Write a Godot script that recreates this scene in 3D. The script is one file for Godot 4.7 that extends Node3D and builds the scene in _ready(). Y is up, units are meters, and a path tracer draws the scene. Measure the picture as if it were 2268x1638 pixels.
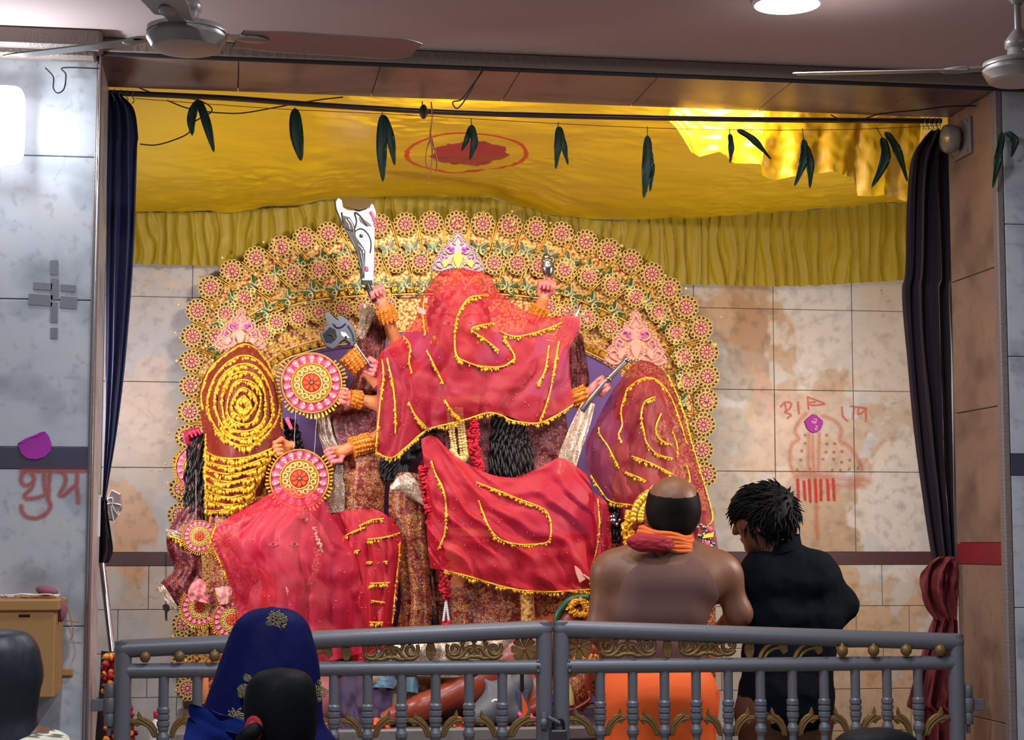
extends Node3D
# A shrine behind a painted steel gate, seen from the crowd in a temple hall.
# P(px, py, d) gives the real place of a point of the photograph that lies d metres in front of the lens plane (along -z).
const FOCAL := 4100.0
const YAW := 0.152722
const PITCH := 0.093824
const CAM := Vector3(0, 1.5, 0)
const DF := 5.6      # front of the pillars and of the beam
const DB := 6.0      # their back
const DW := 7.6      # back wall of the shrine
const FLOOR_HALL := -0.15

var m := {}
var used := {}
var rng := RandomNumberGenerator.new()
var cam_right := Vector3(cos(YAW), 0, sin(YAW))
var cam_fwd := Vector3(sin(YAW) * cos(PITCH), sin(PITCH), -cos(YAW) * cos(PITCH))
var cam_up := cam_right.cross(cam_fwd)

func P(px: float, py: float, d: float) -> Vector3:
	var r := cam_fwd + cam_right * ((px - 1134.0) / FOCAL) - cam_up * ((py - 819.0) / FOCAL)
	return CAM + r * (d / -r.z)

func Pv(a) -> Vector3:
	return P(a[0], a[1], a[2])

func mpp(d: float) -> float:   # metres per photograph pixel about d metres away
	return d * 1.02 / FOCAL

# ---------------------------------------------------------------- mesh builder
class MB:
	var v := PackedVector3Array()
	var uv := PackedVector2Array()
	var ix := PackedInt32Array()
	var col := PackedColorArray()

	func put(p: Vector3, t := Vector2.ZERO) -> int:
		v.append(p)
		uv.append(t)
		return v.size() - 1

	func tri(a: int, b: int, c: int) -> void:
		ix.append(a); ix.append(b); ix.append(c)

	func quad(a: Vector3, b: Vector3, c: Vector3, d: Vector3) -> void:
		var i := put(a, Vector2(0, 0)); put(b, Vector2(1, 0)); put(c, Vector2(1, 1)); put(d, Vector2(0, 1))
		tri(i, i + 1, i + 2); tri(i, i + 2, i + 3)

	func flat_tri(a: Vector3, b: Vector3, c: Vector3) -> void:
		var i := put(a); put(b); put(c)
		tri(i, i + 1, i + 2)

	# rows of points, joined smoothly
	func grid(rows: Array, us := 1.0, vs := 1.0, wrap := false) -> void:
		var nv := rows.size()
		var nu: int = rows[0].size()
		var base := v.size()
		for j in nv:
			var row = rows[j]
			for i in nu:
				put(row[i], Vector2(us * i / maxf(1.0, nu - 1.0), vs * j / maxf(1.0, nv - 1.0)))
		for j in nv - 1:
			for i in (nu if wrap else nu - 1):
				var i2 := (i + 1) % nu
				var a := base + j * nu + i
				var b := base + j * nu + i2
				tri(a, b, b + nu); tri(a, b + nu, a + nu)

	func box(c: Vector3, s: Vector3, bev := 0.0, bs := Basis()) -> void:
		var h := s * 0.5
		var e := minf(bev, minf(h.x, minf(h.y, h.z)) * 0.9)
		var corner := {}
		if e <= 0.0:
			for ax in 3:
				for sg in [-1.0, 1.0]:
					var n := Vector3.ZERO; n[ax] = sg
					var a := Vector3.ZERO; a[(ax + 1) % 3] = 1.0
					var b := n.cross(a)
					var o := c + bs * (n * h)
					var p := bs * (a * h); var q := bs * (b * h)
					quad(o - p - q, o - p + q, o + p + q, o + p - q)
			return
		for sx in [-1, 1]:
			for sy in [-1, 1]:
				for sz in [-1, 1]:
					var k := Vector3(sx, sy, sz)
					for ax in 3:
						var q := k * (h - Vector3(e, e, e))
						q[ax] = k[ax] * h[ax]
						corner[[sx, sy, sz, ax]] = c + bs * q
		for ax in 3:
			var a1 := (ax + 1) % 3
			var a2 := (ax + 2) % 3
			for sg in [-1, 1]:
				var ps := []
				for st in [[-1, -1], [1, -1], [1, 1], [-1, 1]]:
					var k := [0, 0, 0]
					k[ax] = sg; k[a1] = st[0]; k[a2] = st[1]
					ps.append(corner[[k[0], k[1], k[2], ax]])
				if sg > 0:
					quad(ps[3], ps[2], ps[1], ps[0])
				else:
					quad(ps[0], ps[1], ps[2], ps[3])
			for s1 in [-1, 1]:      # the edges that run along ax
				for s2 in [-1, 1]:
					var k := [0, 0, 0]
					k[a1] = s1; k[a2] = s2
					k[ax] = -1
					var p0: Vector3 = corner[[k[0], k[1], k[2], a1]]
					var q0: Vector3 = corner[[k[0], k[1], k[2], a2]]
					k[ax] = 1
					var p1: Vector3 = corner[[k[0], k[1], k[2], a1]]
					var q1: Vector3 = corner[[k[0], k[1], k[2], a2]]
					if s1 * s2 > 0:
						quad(p0, p1, q1, q0)
					else:
						quad(q0, q1, p1, p0)
		for sx in [-1, 1]:
			for sy in [-1, 1]:
				for sz in [-1, 1]:
					var a: Vector3 = corner[[sx, sy, sz, 0]]
					var b: Vector3 = corner[[sx, sy, sz, 1]]
					var d: Vector3 = corner[[sx, sy, sz, 2]]
					if sx * sy * sz > 0:
						flat_tri(a, d, b)
					else:
						flat_tri(a, b, d)

	func span(lo: Vector3, hi: Vector3, bev := 0.0) -> void:
		box((lo + hi) * 0.5, (hi - lo).abs(), bev)

	# r: a radius or one radius for each point
	func tube(pts: Array, r, sides := 8, cap := true, flat := 1.0, ref := Vector3.UP) -> void:
		var n := pts.size()
		var base := v.size()
		var t0: Vector3 = (pts[1] - pts[0]).normalized()
		var nrm := ref - t0 * ref.dot(t0)
		if nrm.length() < 0.05:
			nrm = Vector3.RIGHT - t0 * t0.x
		nrm = nrm.normalized()
		for i in n:
			var t: Vector3 = (pts[mini(i + 1, n - 1)] - pts[maxi(i - 1, 0)]).normalized()
			nrm = (nrm - t * nrm.dot(t)).normalized()
			var bn := t.cross(nrm)
			var rr: float = r[i] if r is Array else r
			for s in sides:
				var a := TAU * s / sides
				put(pts[i] + nrm * (cos(a) * rr * flat) + bn * (sin(a) * rr), Vector2(float(s) / sides, float(i) / (n - 1)))
		for i in n - 1:
			for s in sides:
				var a := base + i * sides + s
				var b := base + i * sides + (s + 1) % sides
				tri(a, a + sides, b + sides); tri(a, b + sides, b)
		if cap:
			var c0 := put(pts[0]); var c1 := put(pts[n - 1])
			for s in sides:
				tri(c0, base + s, base + (s + 1) % sides)
				tri(c1, base + (n - 1) * sides + (s + 1) % sides, base + (n - 1) * sides + s)

	# profile: [radius, height] pairs, turned about the y axis of xf
	func lathe(prof: Array, xf: Transform3D, segs := 16) -> void:
		var base := v.size()
		var n := prof.size()
		for j in n:
			for s in segs:
				var a := TAU * s / segs
				put(xf * Vector3(cos(a) * prof[j][0], prof[j][1], sin(a) * prof[j][0]), Vector2(float(s) / segs, float(j) / (n - 1)))
		for j in n - 1:
			for s in segs:
				var a := base + j * segs + s
				var b := base + j * segs + (s + 1) % segs
				tri(a, b, b + segs); tri(a, b + segs, a + segs)

	func blob(c: Vector3, r: Vector3, bs := Basis(), rings := 8, segs := 12) -> void:
		var pr := []
		var base := v.size()
		for j in rings + 1:
			var t := PI * j / rings
			for s in segs:
				var a := TAU * s / segs
				put(c + bs * (Vector3(sin(t) * cos(a), cos(t), sin(t) * sin(a)) * r), Vector2(float(s) / segs, float(j) / rings))
		for j in rings:
			for s in segs:
				var a := base + j * segs + s
				var b := base + j * segs + (s + 1) % segs
				tri(a, b + segs, b); tri(a, a + segs, b + segs)

	# a flat outline with a thickness: the outline lies in xf's xy plane, its front face looks along +z, the back lies depth behind; bev insets the front
	func prism(poly: PackedVector2Array, xf: Transform3D, depth: float, bev := 0.0) -> void:
		var ids := Geometry2D.triangulate_polygon(poly)
		if ids.is_empty():
			return
		var front := poly
		if bev > 0.0:
			var c := Vector2.ZERO
			for p in poly:
				c += p
			c /= poly.size()
			front = PackedVector2Array()
			for p in poly:
				front.append(p - (p - c).limit_length(1.0).normalized() * minf(bev, (p - c).length() * 0.5))
		var b0 := v.size()
		for p in front:
			put(xf * Vector3(p.x, p.y, 0), p)
		var b1 := v.size()
		for p in poly:
			put(xf * Vector3(p.x, p.y, -depth), p)
		var ccw := 0.0
		for i in poly.size():
			ccw += poly[i].cross(poly[(i + 1) % poly.size()])
		for k in range(0, ids.size(), 3):
			var a := poly[ids[k]]; var q := poly[ids[k + 1]]; var r := poly[ids[k + 2]]
			if (q - a).cross(r - a) < 0.0:
				tri(b0 + ids[k], b0 + ids[k + 1], b0 + ids[k + 2]); tri(b1 + ids[k], b1 + ids[k + 2], b1 + ids[k + 1])
			else:
				tri(b0 + ids[k], b0 + ids[k + 2], b0 + ids[k + 1]); tri(b1 + ids[k], b1 + ids[k + 1], b1 + ids[k + 2])
		for i in poly.size():
			var j := (i + 1) % poly.size()
			var zb := -depth * (0.35 if bev > 0.0 else 0.0)
			var f0 := xf * Vector3(front[i].x, front[i].y, 0); var f1 := xf * Vector3(front[j].x, front[j].y, 0)
			var r0 := xf * Vector3(poly[i].x, poly[i].y, -depth); var r1 := xf * Vector3(poly[j].x, poly[j].y, -depth)
			if bev > 0.0:
				var e0 := xf * Vector3(poly[i].x, poly[i].y, zb); var e1 := xf * Vector3(poly[j].x, poly[j].y, zb)
				if ccw > 0.0:
					quad(f1, f0, e0, e1); quad(e1, e0, r0, r1)
				else:
					quad(f0, f1, e1, e0); quad(e0, e1, r1, r0)
			elif ccw > 0.0:
				quad(f1, f0, r0, r1)
			else:
				quad(f0, f1, r1, r0)

	func add(o: MB, xf := Transform3D()) -> void:
		var b := v.size()
		for i in o.v.size():
			put(xf * o.v[i], o.uv[i])
		for i in o.ix:
			ix.append(b + i)

	func planar(o: Vector3, ud: Vector3, vd: Vector3) -> void:
		for i in v.size():
			uv[i] = Vector2((v[i] - o).dot(ud), (v[i] - o).dot(vd))

	func mesh() -> ArrayMesh:
		var n := PackedVector3Array()
		n.resize(v.size())
		for k in range(0, ix.size(), 3):
			var a := ix[k]; var b := ix[k + 1]; var c := ix[k + 2]
			var f := (v[c] - v[a]).cross(v[b] - v[a])
			n[a] += f; n[b] += f; n[c] += f
		for i in n.size():
			n[i] = n[i].normalized() if n[i].length_squared() > 0.0 else Vector3.UP
		var arr := []
		arr.resize(Mesh.ARRAY_MAX)
		arr[Mesh.ARRAY_VERTEX] = v
		arr[Mesh.ARRAY_NORMAL] = n
		arr[Mesh.ARRAY_TEX_UV] = uv
		arr[Mesh.ARRAY_INDEX] = ix
		if col.size() == v.size():
			arr[Mesh.ARRAY_COLOR] = col
		var am := ArrayMesh.new()
		am.add_surface_from_arrays(Mesh.PRIMITIVE_TRIANGLES, arr)
		return am

# ---------------------------------------------------------------- nodes
func numbered(called: String) -> String:
	if not used.has(called):
		used[called] = 0
		return called
	used[called] += 1
	return "%s_%03d" % [called, used[called]]

func obj(called: String, mb, mat: Material, parent: Node = null) -> MeshInstance3D:
	var o := MeshInstance3D.new()
	o.mesh = mb.mesh() if mb is MB else mb
	o.material_override = mat
	o.name = numbered(called) if parent == null else called
	if parent == null:
		add_child(o)
	else:
		parent.add_child(o, true)
	return o

func tag(o: Node, label: String, category: String, group := "") -> Node:
	o.set_meta("label", label)
	o.set_meta("category", category)
	if group != "":
		o.set_meta("group", group)
	return o

func thing(called: String, label: String, category: String, at := Vector3.ZERO, group := "") -> Node3D:
	var o := Node3D.new()
	o.name = numbered(called)
	add_child(o)
	o.position = at
	tag(o, label, category, group)
	return o

func struct(called: String, mb = null, mat: Material = null) -> Node3D:
	var o: Node3D
	if mb == null:
		o = Node3D.new()
		o.name = numbered(called)
		add_child(o)
	else:
		o = obj(called, mb, mat)
	o.set_meta("kind", "structure")
	return o

func part(called: String, mb: MB, mat: Material, parent: Node3D) -> MeshInstance3D:   # a part modelled in the place it has in the world
	var off := Vector3.ZERO
	var q: Node = parent
	while q is Node3D and q != self:
		off += q.position
		q = q.get_parent()
	if off != Vector3.ZERO:
		for i in mb.v.size():
			mb.v[i] -= off
	return obj(called, mb, mat, parent)

func inst(called: String, mesh: Mesh, mat: Material, xf: Transform3D, parent: Node3D) -> MeshInstance3D:
	var o := obj(called, mesh, mat, parent)
	var off := Vector3.ZERO
	var q: Node = parent
	while q is Node3D and q != self:
		off += q.position
		q = q.get_parent()
	o.transform = Transform3D(xf.basis, xf.origin - off)
	return o

# ---------------------------------------------------------------- materials
func mat(key: String, c: Color, rough := 0.6, metal := 0.0) -> StandardMaterial3D:
	var s := StandardMaterial3D.new()
	s.albedo_color = c
	s.roughness = rough
	s.metallic = metal
	s.cull_mode = BaseMaterial3D.CULL_DISABLED
	s.resource_name = key
	m[key] = s
	return s

func rgb(r: float, g: float, b: float) -> Color:
	return Color(r / 255.0, g / 255.0, b / 255.0)

func noise(sd: int, freq: float, oct := 4, type := FastNoiseLite.TYPE_SIMPLEX_SMOOTH) -> FastNoiseLite:
	var n := FastNoiseLite.new()
	n.seed = sd
	n.frequency = freq
	n.noise_type = type
	n.fractal_octaves = oct
	return n

func bump(s: StandardMaterial3D, sd: int, freq: float, depth: float, scale: float, oct := 4) -> void:
	var t := NoiseTexture2D.new()
	t.width = 256
	t.height = 256
	t.seamless = true
	t.as_normal_map = true
	t.bump_strength = depth
	t.noise = noise(sd, freq, oct)
	s.normal_enabled = true
	s.normal_texture = t
	if not s.uv1_triplanar and s.albedo_texture == null:
		s.uv1_triplanar = true
		s.uv1_world_triplanar = true
		s.uv1_scale = Vector3.ONE * scale

# marble: clouds and thin broken veins
func marble(key: String, base: Color, vein: Color, warm: Color, sd: int, rough := 0.35) -> StandardMaterial3D:
	var n := 320
	var im := Image.create(n, n, false, Image.FORMAT_RGB8)
	var a := noise(sd, 0.008, 4)
	var b := noise(sd + 5, 0.02, 3)
	var g := noise(sd + 9, 0.06, 3)
	for y in n:
		for x in n:
			var w := minf(1.0, minf(x, n - 1 - x) / 24.0) * minf(1.0, minf(y, n - 1 - y) / 24.0)
			var k := a.get_noise_2d(x, y * 1.2) * w
			var r := 1.0 - absf(b.get_noise_2d(x + 30.0 * k, y * 0.7)) * 7.0
			var c := base.lerp(warm, clampf(k * 1.6 + 0.25, 0.0, 1.0) * 0.6)
			c = c.lerp(vein, clampf(r, 0.0, 1.0) * clampf(g.get_noise_2d(x, y) * 2.2 + 0.15, 0.0, 1.0) * 0.24 * w)
			im.set_pixel(x, y, c.darkened(clampf(-k * 0.35, 0.0, 0.3)))
	var s := mat(key, Color.WHITE, rough)
	s.albedo_texture = ImageTexture.create_from_image(im)
	s.uv1_triplanar = true
	s.uv1_world_triplanar = true
	s.uv1_scale = Vector3.ONE * 1.1
	return s

# soft brush on an image with alpha
func brush(im: Image, pts: Array, r: float, c: Color, soft := 0.5, gaps := 0.0, sd := 1) -> void:
	var nz := noise(sd, 0.09, 3)
	for i in pts.size() - 1:
		var p: Vector2 = pts[i]
		var q: Vector2 = pts[i + 1]
		var steps := maxi(1, int(p.distance_to(q) / maxf(1.0, r * 0.35)))
		for k in steps + 1:
			var o := p.lerp(q, float(k) / steps)
			for y in range(int(o.y - r - 1), int(o.y + r + 2)):
				for x in range(int(o.x - r - 1), int(o.x + r + 2)):
					if x < 0 or y < 0 or x >= im.get_width() or y >= im.get_height():
						continue
					var d := Vector2(x, y).distance_to(o) / r + nz.get_noise_2d(x, y) * 0.35
					var al := clampf((1.0 - d) / soft, 0.0, 1.0) * c.a * clampf(1.0 - gaps * (nz.get_noise_2d(x * 2.0 + 90.0, y * 2.0) + 0.4), 0.0, 1.0)
					var old := im.get_pixel(x, y)
					if al > old.a:
						im.set_pixel(x, y, Color(c.r, c.g, c.b, al))

# ---------------------------------------------------------------- smooth bodies
# bones: [from, to, radius, radius(, blend)]; one smooth skin round all of them
func sdf(bones: Array, cell: float, k: float) -> MB:
	var lo := Vector3.ONE * 1e9
	var hi := -lo
	for b in bones:
		var r: float = maxf(b[2], b[3]) + k * 0.5 + 2.0 * cell
		for e in [b[0], b[1]]:
			lo = lo.min(e - Vector3.ONE * r)
			hi = hi.max(e + Vector3.ONE * r)
	var nx := int((hi.x - lo.x) / cell) + 2
	var ny := int((hi.y - lo.y) / cell) + 2
	var nz := int((hi.z - lo.z) / cell) + 2
	var f := PackedFloat32Array()
	f.resize(nx * ny * nz)
	f.fill(1.0)
	for b in bones:
		var a: Vector3 = b[0]
		var c: Vector3 = b[1]
		var ra: float = b[2]
		var rb: float = b[3]
		var kk: float = b[4] if b.size() > 4 else k
		var ab := c - a
		var l2 := maxf(ab.length_squared(), 1e-9)
		var mg := maxf(ra, rb) + kk + 1.5 * cell
		var l := ((a.min(c) - Vector3.ONE * mg) - lo) / cell
		var h := ((a.max(c) + Vector3.ONE * mg) - lo) / cell
		var x0 := maxi(0, int(l.x)); var x1 := mini(nx - 1, int(h.x) + 1)
		var y0 := maxi(0, int(l.y)); var y1 := mini(ny - 1, int(h.y) + 1)
		var z0 := maxi(0, int(l.z)); var z1 := mini(nz - 1, int(h.z) + 1)
		for z in range(z0, z1 + 1):
			for y in range(y0, y1 + 1):
				var i := (z * ny + y) * nx + x0
				var p := lo + Vector3(x0, y, z) * cell - a
				for x in range(x0, x1 + 1):
					var t := clampf(p.dot(ab) / l2, 0.0, 1.0)
					var d := (p - ab * t).length() - ra - (rb - ra) * t
					var o := f[i]
					var w := maxf(kk - absf(o - d), 0.0)
					f[i] = minf(o, d) - w * w * 0.25 / kk
					i += 1
					p.x += cell
	var mb := MB.new()
	var id := PackedInt32Array()
	id.resize(f.size())
	id.fill(-1)
	var sy := nx
	var sz := nx * ny
	var offs := [0, 1, sy, sy + 1, sz, sz + 1, sz + sy, sz + sy + 1]
	var corner := [Vector3(0, 0, 0), Vector3(1, 0, 0), Vector3(0, 1, 0), Vector3(1, 1, 0), Vector3(0, 0, 1), Vector3(1, 0, 1), Vector3(0, 1, 1), Vector3(1, 1, 1)]
	var edges := [[0, 1], [2, 3], [4, 5], [6, 7], [0, 2], [1, 3], [4, 6], [5, 7], [0, 4], [1, 5], [2, 6], [3, 7]]
	for z in nz - 1:
		for y in ny - 1:
			var i := (z * ny + y) * nx
			for x in nx - 1:
				var neg := f[i] < 0.0
				if (f[i + 1] < 0.0) != neg or (f[i + sy] < 0.0) != neg or (f[i + sz] < 0.0) != neg or (f[i + sy + 1] < 0.0) != neg or (f[i + sz + 1] < 0.0) != neg or (f[i + sz + sy] < 0.0) != neg or (f[i + sz + sy + 1] < 0.0) != neg:
					var s := Vector3.ZERO
					var n := 0
					for e in edges:
						var fa: float = f[i + offs[e[0]]]
						var fb: float = f[i + offs[e[1]]]
						if (fa < 0.0) != (fb < 0.0):
							s += corner[e[0]].lerp(corner[e[1]], fa / (fa - fb))
							n += 1
					id[i] = mb.put(lo + (Vector3(x, y, z) + s / n) * cell)
				i += 1
	for z in range(1, nz - 1):
		for y in range(1, ny - 1):
			var i := (z * ny + y) * nx + 1
			for x in range(1, nx - 1):
				var neg := f[i] < 0.0
				for ax in 3:
					var st: int = [1, sy, sz][ax]
					if (f[i + st] < 0.0) != neg:
						var u: int = [sy, sz, 1][ax]
						var w: int = [sz, 1, sy][ax]
						var a := id[i]; var b := id[i - u]; var c := id[i - u - w]; var d := id[i - w]
						if a < 0 or b < 0 or c < 0 or d < 0:
							continue
						if neg:
							mb.tri(a, c, b); mb.tri(a, d, c)
						else:
							mb.tri(a, b, c); mb.tri(a, c, d)
				i += 1
	return mb

func spline(pts: Array, n: int) -> Array:   # Catmull-Rom through the points, n steps on each stretch
	var out := []
	for i in pts.size() - 1:
		var a = pts[maxi(i - 1, 0)]; var b = pts[i]; var c = pts[i + 1]; var d = pts[mini(i + 2, pts.size() - 1)]
		for k in n:
			var t := float(k) / n
			out.append(((b * 2.0) + (c - a) * t + (a * 2.0 - b * 5.0 + c * 4.0 - d) * t * t + (b * 3.0 - a - c * 3.0 + d) * t * t * t) * 0.5)
	out.append(pts[-1])
	return out

func pixels(list: Array, d: float) -> Array:   # points of the photograph that lie on one upright plane
	var out := []
	for p in list:
		out.append(P(p[0], p[1], p[2] if p.size() > 2 else d))
	return out

func sc(px: float, d: float) -> float:
	return P(px + 1.0, 1205, d).x - P(px, 1205, d).x

func _ready() -> void:
	rng.seed = 7
	var cam := Camera3D.new()
	cam.name = "camera"
	cam.position = CAM
	cam.rotation = Vector3(PITCH, -YAW, 0)
	cam.fov = rad_to_deg(2.0 * atan(819.0 / FOCAL))
	cam.near = 0.05
	cam.far = 60.0
	cam.current = true
	add_child(cam)
	var env := Environment.new()
	env.background_mode = Environment.BG_COLOR
	env.background_color = Color.BLACK
	env.tonemap_mode = Environment.TONE_MAPPER_LINEAR
	env.tonemap_exposure = 1.0
	env.sdfgi_enabled = true
	env.ssao_enabled = true
	env.ssil_enabled = true
	var we := WorldEnvironment.new()
	we.name = "world"
	we.environment = env
	add_child(we)
	materials()
	lamps()
	structure()
	shrine_cloths()
	leaves_and_cables()
	wall_things()
	gates()
	fans()
	idols()
	people()

func materials() -> void:
	marble("marble_front", rgb(180, 184, 190), rgb(96, 98, 104), rgb(196, 192, 186), 3)
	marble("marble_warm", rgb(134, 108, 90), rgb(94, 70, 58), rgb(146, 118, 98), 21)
	marble("marble_soffit", rgb(118, 94, 90), rgb(86, 66, 64), rgb(128, 102, 96), 27)  # darker tone holds the shade of the unlit soffit
	marble("marble_floor", rgb(150, 140, 130), rgb(90, 84, 80), rgb(165, 150, 140), 33)
	marble("marble_altar", rgb(108, 104, 104), rgb(70, 68, 70), rgb(128, 120, 116), 41)
	mat("joint", rgb(92, 84, 78), 0.9)
	mat("band", rgb(74, 40, 46), 0.4)
	mat("band_dark", rgb(62, 58, 76), 0.45)
	mat("band_red", rgb(124, 34, 42), 0.4)
	mat("paint_ceiling", rgb(190, 170, 166), 0.85)
	mat("plaster", rgb(190, 182, 176), 0.9)
	mat("trim", rgb(142, 124, 112), 0.6)
	bump(m.trim, 4, 0.03, 2.0, 4.0)
	mat("trim_shadow", rgb(50, 42, 42), 0.7)
	mat("edge_strip", rgb(122, 108, 102), 0.5)
	bump(m.edge_strip, 8, 0.05, 2.0, 6.0)
	mat("steel", rgb(190, 190, 195), 0.22, 1.0)
	mat("rod", rgb(96, 86, 76), 0.3, 0.8)
	mat("wire", rgb(26, 22, 22), 0.6)
	mat("string", rgb(150, 60, 36), 0.9)
	mat("gate_grey", rgb(106, 107, 113), 0.42, 0.2)
	bump(m.gate_grey, 12, 0.03, 0.5, 6.0)
	mat("bronze", rgb(126, 98, 54), 0.5, 0.35)
	bump(m.bronze, 15, 0.06, 1.2, 14.0)
	mat("fan_grey", rgb(150, 142, 136), 0.35, 0.2)
	mat("fan_dark", rgb(70, 64, 62), 0.5)
	mat("leaf", rgb(26, 56, 36), 0.55)
	mat("dried", rgb(172, 120, 74), 0.9)
	mat("velvet_left", rgb(50, 54, 94), 0.9)  # flare haze is put into this lighter, bluer navy
	m.velvet_left.rim_enabled = true
	m.velvet_left.rim = 0.35
	mat("velvet_right", rgb(32, 14, 24), 0.9)
	m.velvet_right.rim_enabled = true
	m.velvet_right.rim = 0.2
	mat("velvet_tie", rgb(104, 26, 30), 0.8)
	mat("cardboard", rgb(168, 124, 74), 0.85)
	mat("slot", rgb(24, 18, 16), 0.9)
	mat("tape", rgb(120, 120, 126), 0.7)
	mat("violet", rgb(168, 42, 158), 0.7)
	mat("white_paper", rgb(226, 222, 220), 0.8)
	mat("red_plastic", rgb(196, 28, 36), 0.4)
	mat("lens_glass", rgb(120, 116, 108), 0.25, 0.3)
	var g := mat("lamp_glow", Color.WHITE, 0.5)
	g.emission_enabled = true
	g.emission = Color(0.95, 0.96, 1.0)
	g.emission_energy_multiplier = 6.0
	var g2 := mat("lamp_glow_warm", Color.WHITE, 0.5)
	g2.emission_enabled = true
	g2.emission = Color(1.0, 0.9, 0.78)
	g2.emission_energy_multiplier = 6.0
	mat("lamp_case", rgb(225, 225, 228), 0.5)
	mat("lamp_case_dark", rgb(60, 60, 64), 0.5)

func area(at: Vector3, towards: Vector3, w: float, h: float, c: Color, energy: float) -> void:
	var l := AreaLight3D.new()
	l.name = "area_light"
	l.area_size = Vector2(w, h)
	l.area_normalize_energy = true
	l.light_color = c
	l.light_energy = energy
	l.shadow_enabled = true
	l.set("area_range", 14.0)
	add_child(l, true)
	var up := Vector3.UP if absf(towards.normalized().y) < 0.95 else Vector3.FORWARD
	l.transform = Transform3D(Basis.looking_at(towards, up), at)

func lamps() -> void:
	# round ceiling panels of the hall; the nearest one to the beam is in the picture, the others stand behind the camera's upper edge
	var cool := Color(0.93, 0.95, 1.0)
	var yc := 3.022
	var first := P(1743, 2, 4.91)
	for s in [[first.x, -4.91, 1.5, "round white ceiling panel light glowing near the beam"], [0.78, -4.75, 2.2, "round white ceiling panel light above the left fan's right blade"],
			[-0.4, -2.9, 5.2, "round white ceiling panel light over the left of the crowd"], [2.1, -2.6, 3.0, "round white ceiling panel light over the right of the crowd"]]:
		var o := thing("ceiling_light", s[3], "ceiling light", Vector3(s[0], yc, s[1]), "round panel lights of the hall")
		var b := MB.new()
		b.lathe([[0.0, 0.0], [0.098, 0.0], [0.1, -0.006], [0.092, -0.014]], Transform3D(), 32)
		obj("rim", b, m.lamp_case, o)
		var d := MB.new()
		d.lathe([[0.092, -0.0135], [0.06, -0.0165], [0.0, -0.017]], Transform3D(), 32)
		obj("diffuser", d, m.lamp_glow, o)
		area(o.position + Vector3(0, -0.022, 0), Vector3.DOWN, 0.16, 0.16, cool, s[2])
	# bright flood lamp on the left pillar
	var f := thing("flood_lamp", "glaring white flood lamp on the left pillar at the picture's edge", "lamp", P(-2, 272, 5.47))
	var k := sc(0, 5.47)
	var c := MB.new()
	c.box(Vector3(0, 0, -0.062), Vector3(70 * k, 120 * k, 0.016), 0.004)
	obj("back_plate", c, m.lamp_case, f)
	var gl := MB.new()   # a rounded box that glows on all sides
	var rows := []
	for q in [[0.0, 0.0], [0.55, 0.0], [0.86, -0.003], [1.0, -0.012], [1.0, -0.044], [0.86, -0.053], [0.0, -0.054]]:
		var row := []
		for i in 40:
			var t := TAU * i / 40.0
			var cs := cos(t)
			var sn := sin(t)
			row.append(Vector3(signf(cs) * pow(absf(cs), 0.4) * 55 * k * q[0], signf(sn) * pow(absf(sn), 0.3) * 92 * k * q[0], q[1]))
		rows.append(row)
	gl.grid(rows, 1, 1, true)
	obj("glass", gl, m.lamp_glow, f)
	var br := MB.new()
	br.box(Vector3(0, 0, -0.1), Vector3(0.03, 0.03, 0.064), 0.004)
	obj("bracket", br, m.lamp_case, f)
	var om := OmniLight3D.new()
	om.name = "flood_light"
	om.light_color = Color(0.92, 0.96, 1.0)
	om.light_energy = 0.26
	om.light_size = 0.02
	om.omni_range = 14.0
	om.omni_attenuation = 2.0
	om.shadow_enabled = true
	add_child(om)
	om.position = f.position + Vector3(0, 0, -0.026)
	# the shrine's own lamps: battens fixed behind the beam, above the front edge of the cloth ceiling
	for s in [[0.75, 1.6, "short warm batten lamp behind the beam on the left", Color(1.0, 0.93, 0.86)], [1.6, 1.15, "short warm batten lamp behind the beam on the right", Color(1.0, 0.91, 0.82)]]:
		var o := thing("batten_lamp", s[2], "lamp", Vector3(s[0], 3.06, -6.07), "shrine lamps behind the beam")
		var b := MB.new()
		b.box(Vector3(0, 0.012, 0.02), Vector3(0.4, 0.06, 0.04), 0.006)
		obj("case", b, m.lamp_case, o)
		var d := MB.new()
		d.box(Vector3(0, -0.004, -0.008), Vector3(0.37, 0.04, 0.02), 0.008)
		obj("tube", d, m.lamp_glow_warm, o)
		area(o.position + Vector3(0, -0.03, -0.022), Vector3(0.0, -0.55, -0.8), 0.37, 0.05, s[3], s[1])
	for s in [[-0.66, "unseen warm flood lamp added behind the left pillar", Color(1.0, 0.96, 0.96), 1.95], [2.86, "unseen warm flood lamp added behind the right pillar", Color(1.0, 0.94, 0.89), 2.3]]:  # out-of-sight lamps added to fill the idols from both sides
		var o := thing("added_flood_lamp", s[1], "lamp", Vector3(s[0], 2.05, -6.1), "added flood lamps behind the pillars")
		var aim: Vector3 = Vector3(1.0, 1.75, -7.3) - o.position
		var bs := Basis.looking_at(aim)
		var q := MB.new()
		q.box(bs * Vector3(0, 0, 0.02), Vector3(0.2, 0.16, 0.05), 0.01, bs)
		obj("case", q, m.lamp_case_dark, o)
		q = MB.new()
		q.box(bs * Vector3(0, 0, -0.007), Vector3(0.17, 0.13, 0.006), 0.002, bs)
		obj("glass", q, m.lamp_glow_warm, o)
		q = MB.new()
		q.tube([bs * Vector3(0, 0, 0.03), Vector3(0, 0, 0.1)], 0.012, 8)
		obj("bracket", q, m.lamp_case_dark, o)
		area(o.position + bs * Vector3(0, 0, -0.018), aim, 0.17, 0.13, s[2], s[3])

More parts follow.
